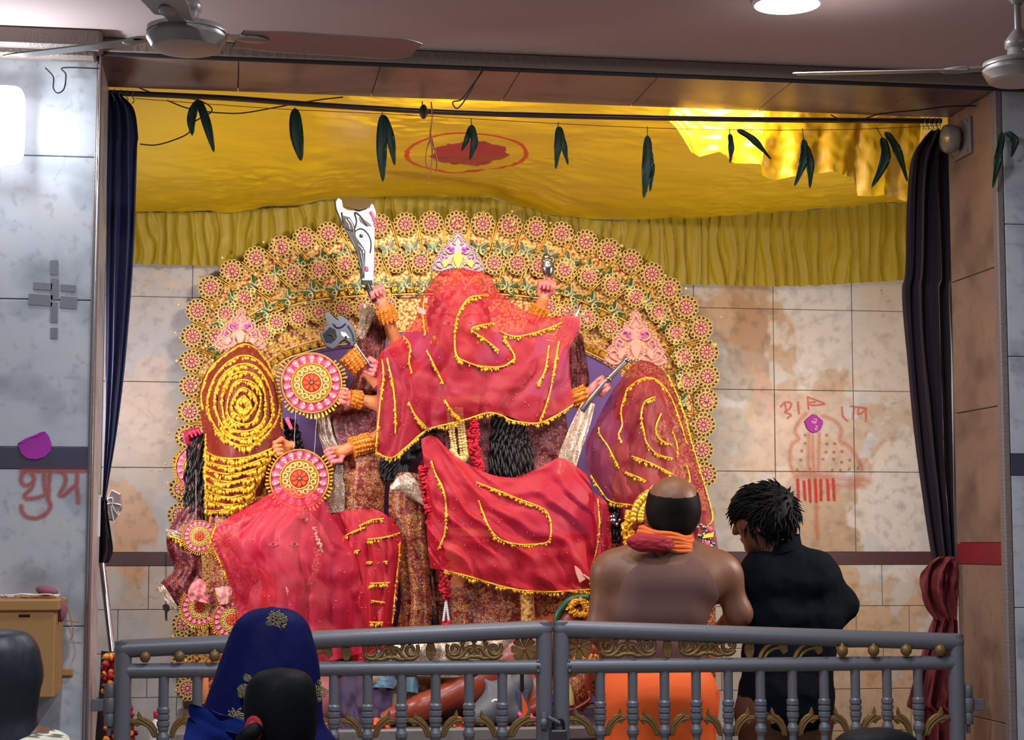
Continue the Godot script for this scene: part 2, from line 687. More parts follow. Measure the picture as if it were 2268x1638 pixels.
func tiles_of(o: Node3D, boxes: Array, mt: Material, bev := 0.002, uvo = null, called := "tile") -> void:
	for b in boxes:
		var mb := MB.new()
		mb.span(b[0], b[1], bev)
		if uvo != null:
			mb.planar(uvo[0], uvo[1], uvo[2])
		part(called, mb, mt, o)

func structure() -> void:
	var ys := P(1134, 157, DF).y
	var yc := 3.022
	var xl := P(208, 800, DF).x
	var xr := P(2218, 800, DF).x
	# ---- hall shell
	var b := MB.new()
	b.span(Vector3(-1.9, FLOOR_HALL - 0.1, -5.5), Vector3(4.6, FLOOR_HALL, 3.0))
	struct("floor", b, m.marble_floor)
	b = MB.new()
	b.span(Vector3(-1.2, -0.2, -7.75), Vector3(3.6, 0.0, -5.5), 0.01)
	struct("floor_shrine", b, m.marble_floor)
	b = MB.new()
	b.span(Vector3(-1.9, yc, -5.62), Vector3(4.6, yc + 0.12, 3.0))
	struct("ceiling", b, m.paint_ceiling)
	b = MB.new()
	b.span(Vector3(-1.2, 3.25, -7.75), Vector3(3.6, 3.35, -5.6))
	struct("ceiling_shrine", b, m.plaster)
	b = MB.new()
	b.span(Vector3(-2.0, -0.3, -6.0), Vector3(-1.9, 3.2, 3.0))
	struct("wall_left", b, m.marble_front)
	b = MB.new()
	b.span(Vector3(4.6, -0.3, -6.0), Vector3(4.7, 3.2, 3.0))
	struct("wall_right", b, m.marble_front)
	b = MB.new()
	b.span(Vector3(-2.0, -0.3, 3.0), Vector3(4.7, 3.2, 3.1))
	struct("wall_rear", b, m.plaster)
	b = MB.new()
	b.span(Vector3(-1.25, -0.1, -7.75), Vector3(-1.15, 3.3, -5.99))
	struct("wall_shrine_left", b, m.marble_warm)
	b = MB.new()
	b.span(Vector3(3.35, -0.1, -7.75), Vector3(3.45, 3.3, -5.99))
	struct("wall_shrine_right", b, m.marble_warm)
	# ---- beam with soffit slabs and a stained moulding
	var beam := struct("beam")
	b = MB.new()
	b.span(Vector3(-1.9, ys + 0.012, -DB + 0.002), Vector3(4.6, 3.3, -DF - 0.002))
	part("core", b, m.joint, beam)
	var xs := [-1.9]
	for j in [[529, 123], [844, 144], [1153, 157], [1459, 166], [1755, 176], [2040, 192]]:
		xs.append(P(j[0], j[1], DF).x)
	xs.append(P(2040, 192, DF).x + 0.44)
	xs.append(4.6)
	var bx := []
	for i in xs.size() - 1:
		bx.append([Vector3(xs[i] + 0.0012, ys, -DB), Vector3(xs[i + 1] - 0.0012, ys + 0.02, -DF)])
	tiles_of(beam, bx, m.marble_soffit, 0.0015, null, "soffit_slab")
	b = MB.new()
	b.span(Vector3(xl - 0.02, ys + 0.008, -DF), Vector3(4.6, yc - 0.001, -DF + 0.016), 0.004)
	part("moulding", b, m.trim, beam)
	b = MB.new()
	b.span(Vector3(xl - 0.02, ys - 0.004, -DF), Vector3(4.6, ys + 0.007, -DF + 0.008), 0.002)
	part("shadow_gap_strip", b, m.trim_shadow, beam)  # dark strip painting the shadow gap below the moulding
	# ---- left pillar
	var pl := struct("pillar_left")
	b = MB.new()
	b.span(Vector3(-1.9, FLOOR_HALL, -DB), Vector3(xl - 0.012, 3.3, -DF - 0.012))
	part("core", b, m.joint, pl)
	var y0 := P(100, 345, DF).y
	var y1 := P(100, 663, DF).y
	var yb0 := P(100, 990, DF).y
	var yb1 := P(100, 1038, DF).y
	var cuts := [yc - 0.01, y0, y1, yb0]
	bx = []
	var e := 0.0012
	for i in 3:
		for q in [[-1.9, -1.05], [-1.05, xl]]:
			bx.append([Vector3(q[0] + e, cuts[i + 1] + e, -DF - 0.02), Vector3(q[1] - e, cuts[i] - e, -DF)])
	for i in 3:
		for q in [[-1.9, -1.05], [-1.05, xl]]:
			bx.append([Vector3(q[0] + e, maxf(FLOOR_HALL, yb1 - 0.46 * (i + 1)) + e, -DF - 0.02), Vector3(q[1] - e, yb1 - 0.46 * i - e, -DF)])
	tiles_of(pl, bx, m.marble_front)
	b = MB.new()
	b.span(Vector3(-1.9, yb1, -DF - 0.02), Vector3(xl - 0.002, yb0, -DF + 0.001), 0.001)
	part("band", b, m.band_dark, pl)
	b = MB.new()
	b.span(Vector3(xl - 0.012, 0.0, -DB), Vector3(xl, ys, -DF - 0.045), 0.002)
	part("reveal_slab", b, m.marble_front, pl)
	b = MB.new()
	b.span(Vector3(xl - 0.012, 0.0, -DF - 0.044), Vector3(xl + 0.004, ys, -DF + 0.004), 0.003)
	part("edge_strip", b, m.edge_strip, pl)
	b = MB.new()
	b.tube([Vector3(xl - 0.002, 0.0, -DF + 0.005), Vector3(xl - 0.002, ys, -DF + 0.005)], 0.005, 8)
	part("corner_bead", b, m.steel, pl)
	# capital
	var cap0 := P(225, 108, 5.5)
	var cap1 := P(225, 62, 5.5)
	b = MB.new()
	b.span(Vector3(-1.9, cap0.y, -5.599), Vector3(cap0.x, cap1.y, -5.5), 0.01)
	b.span(Vector3(-1.9, cap1.y - 0.004, -5.599), Vector3(cap0.x - 0.012, minf(cap1.y + 0.05, yc - 0.001), -5.51), 0.008)
	b.span(Vector3(-1.9, cap0.y - 0.02, -5.599), Vector3(cap0.x - 0.02, cap0.y + 0.004, -5.53), 0.006)
	part("capital", b, m.edge_strip, pl)
	# ---- right pillar
	var pr := struct("pillar_right")
	b = MB.new()
	b.span(Vector3(xr + 0.012, FLOOR_HALL, -DB), Vector3(4.6, 3.3, -DF - 0.012))
	part("core", b, m.joint, pr)
	var r0 := P(2105, 626, DB).y
	var r1 := P(2097, 916, DB).y
	var rb0 := P(2103, 1202, DB).y
	var rb1 := P(2103, 1248, DB).y
	bx = []
	var rc := [ys, r0, r1, rb0]
	for i in 3:
		bx.append([Vector3(xr, rc[i + 1] + e, -DB), Vector3(xr + 0.02, rc[i] - e, -DF - 0.036)])
	for i in 3:
		bx.append([Vector3(xr, maxf(0.0, rb1 - 0.5 * (i + 1)) + e, -DB), Vector3(xr + 0.02, rb1 - 0.5 * i - e, -DF - 0.036)])
	tiles_of(pr, bx, m.marble_warm)
	b = MB.new()
	b.span(Vector3(xr - 0.001, rb1, -DB), Vector3(xr + 0.02, rb0, -DF - 0.036), 0.001)
	part("band", b, m.band_red, pr)
	b = MB.new()
	b.span(Vector3(xr - 0.003, 0.0, -DF - 0.035), Vector3(xr + 0.022, ys, -DF + 0.003), 0.004)
	part("edge_strip", b, m.edge_strip, pr)
	bx = []
	for q in [[ys + 0.04, 2.53], [2.53, 2.1], [2.1, P(2250, 1005, DF).y], [P(2250, 1052, DF).y, 1.3], [1.3, 0.85], [0.85, 0.4], [0.4, FLOOR_HALL]]:
		bx.append([Vector3(xr + 0.024, q[1] + e, -DF - 0.02), Vector3(xr + 1.0, q[0] - e, -DF)])
		bx.append([Vector3(xr + 1.0 + e, q[1] + e, -DF - 0.02), Vector3(4.6, q[0] - e, -DF)])
	tiles_of(pr, bx, m.marble_front)
	b = MB.new()
	b.span(Vector3(xr + 0.024, P(2250, 1052, DF).y, -DF - 0.02), Vector3(4.6, P(2250, 1005, DF).y, -DF + 0.001), 0.001)
	part("front_band", b, m.band_dark, pr)
	# ---- back wall: square tiles above a dark band, small ones in running bond below
	var wb := struct("wall_back")
	b = MB.new()
	b.span(Vector3(-1.2, -0.1, -DW - 0.15), Vector3(3.4, 3.3, -DW - 0.004))
	part("core", b, m.joint, wb)
	var x0 := -0.85
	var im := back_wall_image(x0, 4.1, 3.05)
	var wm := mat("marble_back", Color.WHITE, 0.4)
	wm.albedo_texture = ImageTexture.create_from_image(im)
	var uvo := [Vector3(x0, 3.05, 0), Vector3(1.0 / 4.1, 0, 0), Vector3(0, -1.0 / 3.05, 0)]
	var yt := P(1715, 863, DW).y
	var yw := P(1900, 1222, DW).y
	var yw1 := P(1900, 1250, DW).y
	var xj := P(1715, 863, DW).x
	var ys2 := [yw, yt - 0.347, yt, yt + 0.347, yt + 0.694, 3.05]
	bx = []
	for r in 5:
		for i in range(-9, 3):
			bx.append([Vector3(maxf(xj + 0.35 * i, x0) + e, ys2[r] + e, -DW - 0.01), Vector3(minf(xj + 0.35 * (i + 1), 3.25) - e, ys2[r + 1] - e, -DW + rng.randf_range(-0.0008, 0.0008))])
	var xk := P(1836, 1300, DW).x
	for r in 5:
		for i in range(-16, 7):
			var o := 0.5 if r % 2 == 1 else 0.0
			var l := xk + 0.236 * (i + o)
			if l > 3.2 or l + 0.236 < x0 + 0.02:
				continue
			bx.append([Vector3(maxf(l, x0) + e, maxf(0.0, yw1 - 0.174 * (r + 1)) + e, -DW - 0.01), Vector3(minf(l + 0.236, 3.25) - e, yw1 - 0.174 * r - e, -DW + rng.randf_range(-0.0008, 0.0008))])
	for i in 12:
		bx.append([Vector3(x0 + 0.342 * i + e, 0.0, -DW - 0.01), Vector3(x0 + 0.342 * (i + 1) - e, yw1 - 0.87 - e, -DW)])
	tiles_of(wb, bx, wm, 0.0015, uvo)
	b = MB.new()
	b.span(Vector3(x0, yw1, -DW - 0.01), Vector3(3.25, yw, -DW + 0.0015), 0.001)
	part("band", b, m.band, wb)
	painted_marks(wb, pl)
	# ---- altar under the idols
	b = MB.new()
	var al := P(392, 1600, 6.64)
	var ar := P(1560, 1600, 6.64)
	b.span(Vector3(al.x, 0.0, -DW + 0.004), Vector3(ar.x, 0.8, -6.66), 0.006)
	b.span(Vector3(al.x - 0.02, 0.8, -DW + 0.004), Vector3(ar.x + 0.02, 0.85, -6.62), 0.008)
	tag(obj("altar", b, m.marble_altar), "grey marble altar platform under the idols", "altar")

func back_wall_image(x0: float, w: float, h: float) -> Image:
	var nx := 1024
	var ny := 762
	var im := Image.create(nx, ny, false, Image.FORMAT_RGB8)
	var a := noise(50, 0.006, 4)
	var g := noise(51, 0.03, 4)
	var s := noise(52, 0.11, 2)
	var clean := rgb(186, 186, 186)
	var warm := rgb(190, 178, 164)
	for y in ny:
		for x in nx:
			var k := a.get_noise_2d(x, y)
			var c := clean.lerp(warm, clampf(0.5 + k * 1.8, 0.0, 1.0))
			c = c.darkened(clampf(g.get_noise_2d(x, y) * 0.12, 0.0, 0.12))
			var sp := s.get_noise_2d(x * 0.6, y) * (0.5 + k)
			if sp > 0.36:
				c = c.lerp(rgb(120, 110, 102), minf(0.4, (sp - 0.36) * 2.0))
			im.set_pixel(x, y, c)
	# stains, cleaner patches, and painted-in warm light and halo shadow, copied from the photograph: [px, py, half width, half height, colour, strength]
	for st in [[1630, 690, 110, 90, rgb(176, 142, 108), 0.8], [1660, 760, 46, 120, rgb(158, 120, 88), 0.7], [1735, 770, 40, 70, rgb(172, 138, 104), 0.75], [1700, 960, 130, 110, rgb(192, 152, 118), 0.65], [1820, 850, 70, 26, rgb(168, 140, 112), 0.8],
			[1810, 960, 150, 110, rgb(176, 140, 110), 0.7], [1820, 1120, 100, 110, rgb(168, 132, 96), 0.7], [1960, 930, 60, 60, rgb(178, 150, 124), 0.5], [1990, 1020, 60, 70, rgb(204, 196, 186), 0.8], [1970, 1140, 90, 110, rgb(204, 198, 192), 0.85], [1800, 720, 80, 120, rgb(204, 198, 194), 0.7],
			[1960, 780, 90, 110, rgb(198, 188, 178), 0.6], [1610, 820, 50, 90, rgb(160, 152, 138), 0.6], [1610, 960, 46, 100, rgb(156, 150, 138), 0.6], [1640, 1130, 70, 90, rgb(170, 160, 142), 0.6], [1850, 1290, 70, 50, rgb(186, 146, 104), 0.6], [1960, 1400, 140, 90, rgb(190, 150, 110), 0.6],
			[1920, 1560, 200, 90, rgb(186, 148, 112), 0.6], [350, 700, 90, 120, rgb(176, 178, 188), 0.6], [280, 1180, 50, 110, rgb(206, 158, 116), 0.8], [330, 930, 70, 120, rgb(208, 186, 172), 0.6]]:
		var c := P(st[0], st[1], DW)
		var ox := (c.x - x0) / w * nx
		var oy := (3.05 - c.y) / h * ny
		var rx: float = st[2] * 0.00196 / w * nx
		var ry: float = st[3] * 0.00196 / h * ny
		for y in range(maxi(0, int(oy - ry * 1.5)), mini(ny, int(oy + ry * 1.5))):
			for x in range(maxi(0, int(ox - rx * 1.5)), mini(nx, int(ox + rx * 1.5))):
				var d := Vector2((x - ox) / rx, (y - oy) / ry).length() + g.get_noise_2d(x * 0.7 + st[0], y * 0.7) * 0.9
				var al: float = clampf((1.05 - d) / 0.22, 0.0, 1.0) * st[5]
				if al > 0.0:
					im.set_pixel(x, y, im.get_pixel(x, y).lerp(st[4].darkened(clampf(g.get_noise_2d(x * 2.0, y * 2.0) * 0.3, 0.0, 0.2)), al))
	return im

func sheet(called: String, im: Image, x0: float, y0: float, x1: float, y1: float, d: float, off: float, parent: Node3D, rough := 0.7) -> void:
	var a := P(x0, y0, d)
	var c := P(x1, y1, d)
	var mb := MB.new()
	var z := -d + off
	mb.quad(Vector3(a.x, a.y, z), Vector3(c.x, a.y, z), Vector3(c.x, c.y, z), Vector3(a.x, c.y, z))
	var mt := mat(called, Color.WHITE, rough)
	mt.albedo_texture = ImageTexture.create_from_image(im)
	mt.transparency = BaseMaterial3D.TRANSPARENCY_ALPHA
	part(called, mb, mt, parent)

func strokes(im: Image, list: Array, ox: float, oy: float, k: float, r: float, c: Color, soft: float, gaps: float) -> void:
	for s in list:
		var pts := []
		for q in s:
			pts.append(Vector2((q[0] - ox) * k, (q[1] - oy) * k))
		brush(im, spline(pts, 6) if pts.size() > 2 else pts, r, c, soft, gaps, int(s[0][0]))

func painted_marks(wb: Node3D, pl: Node3D) -> void:
	# red brush lettering on the left pillar, in the photograph's strokes (zoomed by 4.095 from 0, 850)
	var im := Image.create(340, 260, false, Image.FORMAT_RGBA8)
	im.fill(Color(0.7, 0.3, 0.25, 0.0))
	var z := []
	for s in [[[330, 785], [270, 778], [215, 800], [192, 850], [205, 900], [250, 918], [300, 890], [308, 845], [285, 812]], [[300, 890], [290, 940], [230, 1008], [255, 1038], [330, 1030], [395, 1010]],
			[[395, 785], [400, 900], [420, 1000], [460, 1090], [430, 1165], [350, 1212], [260, 1205], [212, 1160], [200, 1105]], [[450, 785], [440, 900], [440, 1020]],
			[[520, 785], [570, 805], [590, 850], [580, 920], [540, 995], [572, 1008], [640, 950], [682, 925], [702, 990], [706, 1070]], [[690, 785], [692, 850], [688, 920]], [[200, 782], [480, 784]], [[515, 786], [790, 782]]]:
		var t := []
		for q in s:
			t.append([q[0] / 4.095, 850.0 + q[1] / 4.095])
		z.append(t)
	strokes(im, z, 35, 1030, 2.0, 15.0, Color(0.72, 0.25, 0.2, 0.72), 0.7, 0.35)
	sheet("brush_lettering", im, 35, 1030, 205, 1160, DF, 0.0025, pl)
	# the orange brush drawing on the back wall: pot with dots, flag, letters, strokes and drips
	im = Image.create(470, 720, false, Image.FORMAT_RGBA8)
	im.fill(Color(0.8, 0.35, 0.2, 0.0))
	var o := Color(0.82, 0.34, 0.18, 0.55)
	strokes(im, [[[1785, 915], [1768, 935], [1760, 955], [1768, 972], [1752, 985], [1748, 1020], [1755, 1045]], [[1825, 920], [1850, 930], [1866, 950], [1862, 975], [1880, 985], [1900, 1010], [1912, 1040]], [[1800, 965], [1800, 1010], [1803, 1060], [1806, 1110], [1806, 1160], [1808, 1190]],
			[[1792, 960], [1790, 1030], [1795, 1050]], [[1815, 960], [1812, 1040]]], 1705, 865, 2.0, 15.0, Color(0.84, 0.38, 0.2, 0.5), 1.0, 0.5)
	strokes(im, [[[1790, 878], [1792, 905]], [[1790, 878], [1810, 885], [1828, 893], [1800, 896], [1794, 890], [1806, 889]], [[1729, 900], [1740, 890], [1753, 893], [1748, 905], [1738, 912], [1752, 918], [1744, 925]], [[1738, 890], [1742, 912]], [[1768, 890], [1770, 915]],
			[[1868, 900], [1870, 920], [1880, 930]], [[1888, 897], [1924, 902]], [[1896, 900], [1892, 925]], [[1905, 902], [1905, 915], [1916, 910], [1922, 904], [1922, 930]]], 1705, 865, 2.0, 6.5, Color(0.84, 0.3, 0.2, 0.75), 0.8, 0.4)
	var dots := []
	for q in [[1783, 963], [1832, 962], [1783, 981], [1850, 981], [1832, 982], [1775, 998], [1830, 1000], [1848, 1000], [1866, 998], [1772, 1018], [1823, 1016], [1847, 1016], [1865, 1022], [1883, 1018], [1764, 1040], [1793, 1038], [1843, 1040], [1862, 1040], [1882, 1038], [1902, 1036]]:
		dots.append([q, [q[0] + 0.5, q[1]]])
	strokes(im, dots, 1705, 865, 2.0, 9.0, Color(0.66, 0.38, 0.22, 0.6), 0.6, 0.3)
	strokes(im, [[[1764, 1055], [1790, 1050], [1830, 1056], [1880, 1060], [1925, 1064]], [[1840, 1075], [1880, 1072], [1915, 1074]]], 1705, 865, 2.0, 26.0, Color(0.85, 0.4, 0.22, 0.5), 1.0, 0.6)
	strokes(im, [[[1765, 1062], [1766, 1106]], [[1779, 1066], [1781, 1106]], [[1791, 1062], [1793, 1110]], [[1805, 1062], [1806, 1110]], [[1817, 1062], [1817, 1106]], [[1832, 1062], [1834, 1106]], [[1845, 1060], [1847, 1106]]], 1705, 865, 2.0, 8.5, Color(0.8, 0.16, 0.1, 0.92), 0.5, 0.15)
	sheet("brush_drawing", im, 1705, 865, 1940, 1225, DW, 0.0032, wb)

# a hanging cloth given as rows of [py, left px, right px]
func drape(rows: Array, d: float, folds: float, amp: float, nu: int, steps: int, sd: int, sway := 0.0) -> MB:
	var ctl := []
	for r in rows:
		ctl.append(Vector3(r[0], r[1], r[2]))
	var sm := spline(ctl, steps)
	var nz := noise(sd, 1.0, 3)
	var grid := []
	for j in sm.size():
		var row := []
		var t := float(j) / (sm.size() - 1)
		for i in nu:
			var u := float(i) / (nu - 1)
			var ph := u * folds * TAU + nz.get_noise_2d(u * 3.0, t * 1.5) * 2.5
			var edge := sin(u * PI)
			var q := P(lerpf(sm[j].y, sm[j].z, u), sm[j].x, d)
			q.z += amp * (sin(ph) + 0.35 * sin(ph * 2.3 + 1.0)) * (0.35 + 0.65 * edge) + sway * t
			row.append(q)
		grid.append(row)
	var mb := MB.new()
	mb.grid(grid)
	return mb

func shrine_cloths() -> void:
	# ---- the yellow cloth ceiling
	var back := [[150, 472], [300, 470], [470, 470], [640, 460], [750, 440], [900, 432], [1070, 435], [1150, 455], [1250, 480], [1350, 490], [1500, 480], [1700, 470], [2005, 450], [2300, 440]]
	var xs := []
	for q in back:
		xs.append(P(q[0], q[1], 7.55))
	var nz := noise(77, 1.0, 3)
	var wr := noise(78, 1.0, 2)
	var rows := []
	var nu := 300
	var nv := 150
	for j in nv:
		var row := []
		var v := float(j) / (nv - 1)
		for i in nu:
			var u := float(i) / (nu - 1)
			var x := lerpf(-0.62, 3.05, u)
			var k := 0
			while k < xs.size() - 2 and xs[k + 1].x < x:
				k += 1
			var t := clampf((x - xs[k].x) / (xs[k + 1].x - xs[k].x), 0.0, 1.0)
			t = t * t * (3.0 - 2.0 * t)
			var yb: float = lerpf(xs[k].y, xs[k + 1].y, t)
			var z := lerpf(-6.16, -7.55, v)
			var y := lerpf(3.035, yb, pow(v, 1.25)) - 0.02 * sin(v * PI)
			var wk := smoothstep(0.25, 0.75, v)
			y += 0.014 * nz.get_noise_2d(x * 1.2, z * 1.6) + 0.006 * wk * wr.get_noise_2d(x * 4.0 + z * 3.0, z * 5.0)
			y += 0.004 * maxf(wk, 0.3) * (1.0 - smoothstep(0.0, 0.22, absf(wr.get_noise_2d(x * 5.0 - z * 4.0 + 40.0, z * 4.0)))) * maxf(0.0, nz.get_noise_2d(x * 3.0 + 20.0, z * 3.0) * 3.0)
			var ck := maxf(smoothstep(0.15, 0.6, nz.get_noise_2d(x * 1.1 + 4.0, z * 1.6 + 8.0) + 0.35 * v), 0.12)
			y += 0.0055 * ck * wr.get_noise_2d(x * 11.0 + z * 3.0, z * 16.0 - x * 2.0)
			row.append(Vector3(x, y, z))
		rows.append(row)
	var b := MB.new()
	b.grid(rows)
	var im := Image.create(1024, 512, false, Image.FORMAT_RGB8)
	var yel := rgb(218, 182, 8)
	im.fill(yel)
	var cu := (P(1032, 358, 6.87).x + 0.62) / 3.67 * 1024.0
	var cv := (6.87 - 6.16) / 1.39 * 512.0
	var gn := noise(79, 0.05, 3)
	for y in range(0, 512):
		for x in range(0, 1024):
			var dx := (x - cu) / 1024.0 * 3.67
			var dy := (y - cv) / 512.0 * 1.39
			var r := sqrt(dx * dx + dy * dy * 0.8)
			var w := gn.get_noise_2d(x, y)
			if absf(r - 0.226) < 0.0085 + w * 0.003:
				im.set_pixel(x, y, rgb(206, 60, 22))
			elif sqrt(pow(dx - 0.012, 2) + pow(dy - 0.0, 2) * 0.9) < 0.142 + w * 0.02:
				im.set_pixel(x, y, rgb(158, 24, 46))
	var cm := mat("yellow_satin", Color.WHITE, 0.42)
	cm.albedo_texture = ImageTexture.create_from_image(im)
	cm.metallic_specular = 0.6
	var nt := NoiseTexture2D.new()
	nt.width = 512; nt.height = 512; nt.seamless = true; nt.as_normal_map = true; nt.bump_strength = 3.0
	nt.noise = noise(80, 0.02, 4)
	cm.normal_enabled = true
	cm.normal_texture = nt
	cm.normal_scale = 0.25
	cm.backlight_enabled = true
	cm.backlight = Color(0.25, 0.2, 0.05)
	tag(obj("cloth_canopy", b, cm), "shiny yellow cloth ceiling with a red ring and disc", "canopy")
	var fm := mat("yellow_frill", rgb(158, 138, 24), 0.5)
	fm.backlight_enabled = true
	fm.backlight = Color(0.3, 0.26, 0.08)
	# ---- gathered frill along the canopy's back edge
	rows = []
	var nb := 30
	var n2 := 520
	var fz := noise(81, 1.0, 2)
	for j in nb:
		var v := float(j) / (nb - 1)
		var row := []
		for i in n2:
			var u := float(i) / (n2 - 1)
			var x := lerpf(-0.5, 2.98, u)
			var k := 0
			while k < xs.size() - 2 and xs[k + 1].x < x:
				k += 1
			var t := clampf((x - xs[k].x) / (xs[k + 1].x - xs[k].x), 0.0, 1.0)
			var top: float = lerpf(xs[k].y, xs[k + 1].y, t * t * (3.0 - 2.0 * t)) + 0.004
			var bot := lerpf(2.63, 2.595, smoothstep(0.0, 0.75, u)) + (0.04 * smoothstep(0.8, 1.0, u)) + 0.006 * fz.get_noise_1d(x * 30.0)
			var ph := x * 116.0 + 4.0 * fz.get_noise_2d(x * 6.0, v * 0.5)
			var amp := lerpf(0.006, 0.011, v)
			row.append(Vector3(x + 0.006 * cos(ph), lerpf(top, bot, v), -7.565 + amp * sin(ph) + 0.004 * sin(ph * 2.7 + 1.0) + 0.007 * fz.get_noise_2d(x * 9.0, v * 1.0)))
		rows.append(row)
	b = MB.new()
	b.grid(rows)
	tag(obj("canopy_frill", b, fm), "gathered yellow frill hanging in front of the back wall", "frill")
	# ---- loose end of the cloth hanging at the right
	rows = []
	var bot2 := [[1488, 255], [1512, 292], [1535, 325], [1560, 338], [1600, 332], [1640, 352], [1690, 360], [1694, 384], [1730, 390], [1766, 387], [1800, 378], [1850, 376], [1902, 384], [1910, 428], [1940, 432], [1975, 422], [2012, 442], [2040, 430]]
	var bc := []
	for q in bot2:
		bc.append(Vector2(q[0], q[1]))
	for j in 26:
		var v := float(j) / 25.0
		var row := []
		for q in bc.size() * 5 - 4:
			var k := mini(q / 5, bc.size() - 2)
			var t := float(q - k * 5) / 5.0
			var e: Vector2 = bc[k].lerp(bc[k + 1], t)
			var ph := e.x * 0.075
			var w := P(e.x, lerpf(236.0, e.y, v), 6.2)
			w.z += 0.014 * sin(ph + v) * (0.4 + v) - 0.05 * v + 0.01 * fz.get_noise_2d(e.x * 0.04, v * 4.0)
			row.append(w)
		rows.append(row)
	b = MB.new()
	b.grid(rows)
	var lm := mat("yellow_loose", rgb(216, 172, 20), 0.45)
	lm.backlight_enabled = true
	lm.backlight = Color(0.5, 0.4, 0.06)
	tag(obj("canopy_end", b, lm), "loose ragged end of yellow cloth hanging below the rod", "cloth")
	# ---- curtains
	b = drape([[206, 238, 262], [240, 236, 296], [300, 235, 306], [330, 236, 304], [470, 236, 300], [600, 235, 294], [800, 234, 278], [950, 231, 260], [1060, 228, 242], [1108, 226, 234]], 6.03, 3.2, 0.016, 60, 8, 5)
	var cl := thing("curtain", "dark navy velvet curtain gathered at the left pillar", "curtain", P(238, 1205, 6.03), "gathered velvet curtains")
	part("cloth", b, m.velvet_left, cl)
	b = drape([[1100, 222, 236], [1140, 216, 240], [1180, 213, 246], [1220, 212, 250], [1246, 213, 240]], 6.05, 2.0, 0.012, 30, 6, 6)
	part("gathered_end", b, m.velvet_right, cl)
	var cr := thing("curtain", "near-black maroon velvet curtain knotted low at the right pillar", "curtain", P(2090, 1205, 6.03), "gathered velvet curtains")
	b = drape([[288, 2062, 2096], [310, 2042, 2102], [350, 2020, 2108], [440, 2009, 2111], [600, 2004, 2113], [650, 1998, 2114], [800, 2010, 2116], [1000, 2031, 2118], [1150, 2052, 2119], [1238, 2066, 2120]], 6.03, 3.5, 0.02, 72, 8, 9)
	part("cloth", b, m.velvet_right, cr)
	var kb := MB.new()
	var kr := []
	for q in [[1232, 2078, 2118], [1250, 2054, 2121], [1275, 2040, 2122], [1310, 2040, 2122], [1345, 2052, 2121], [1372, 2070, 2120]]:
		kr.append(q)
	kb = drape(kr, 5.99, 2.5, 0.022, 40, 6, 12)
	part("knot", kb, m.velvet_tie, cr)
	b = drape([[1366, 2068, 2120], [1400, 2056, 2121], [1440, 2044, 2121], [1480, 2030, 2121], [1530, 2016, 2121], [1562, 2010, 2121], [1580, 2030, 2120], [1640, 2040, 2120]], 6.0, 3.0, 0.018, 60, 6, 13)
	part("tail", b, m.velvet_tie, cr)

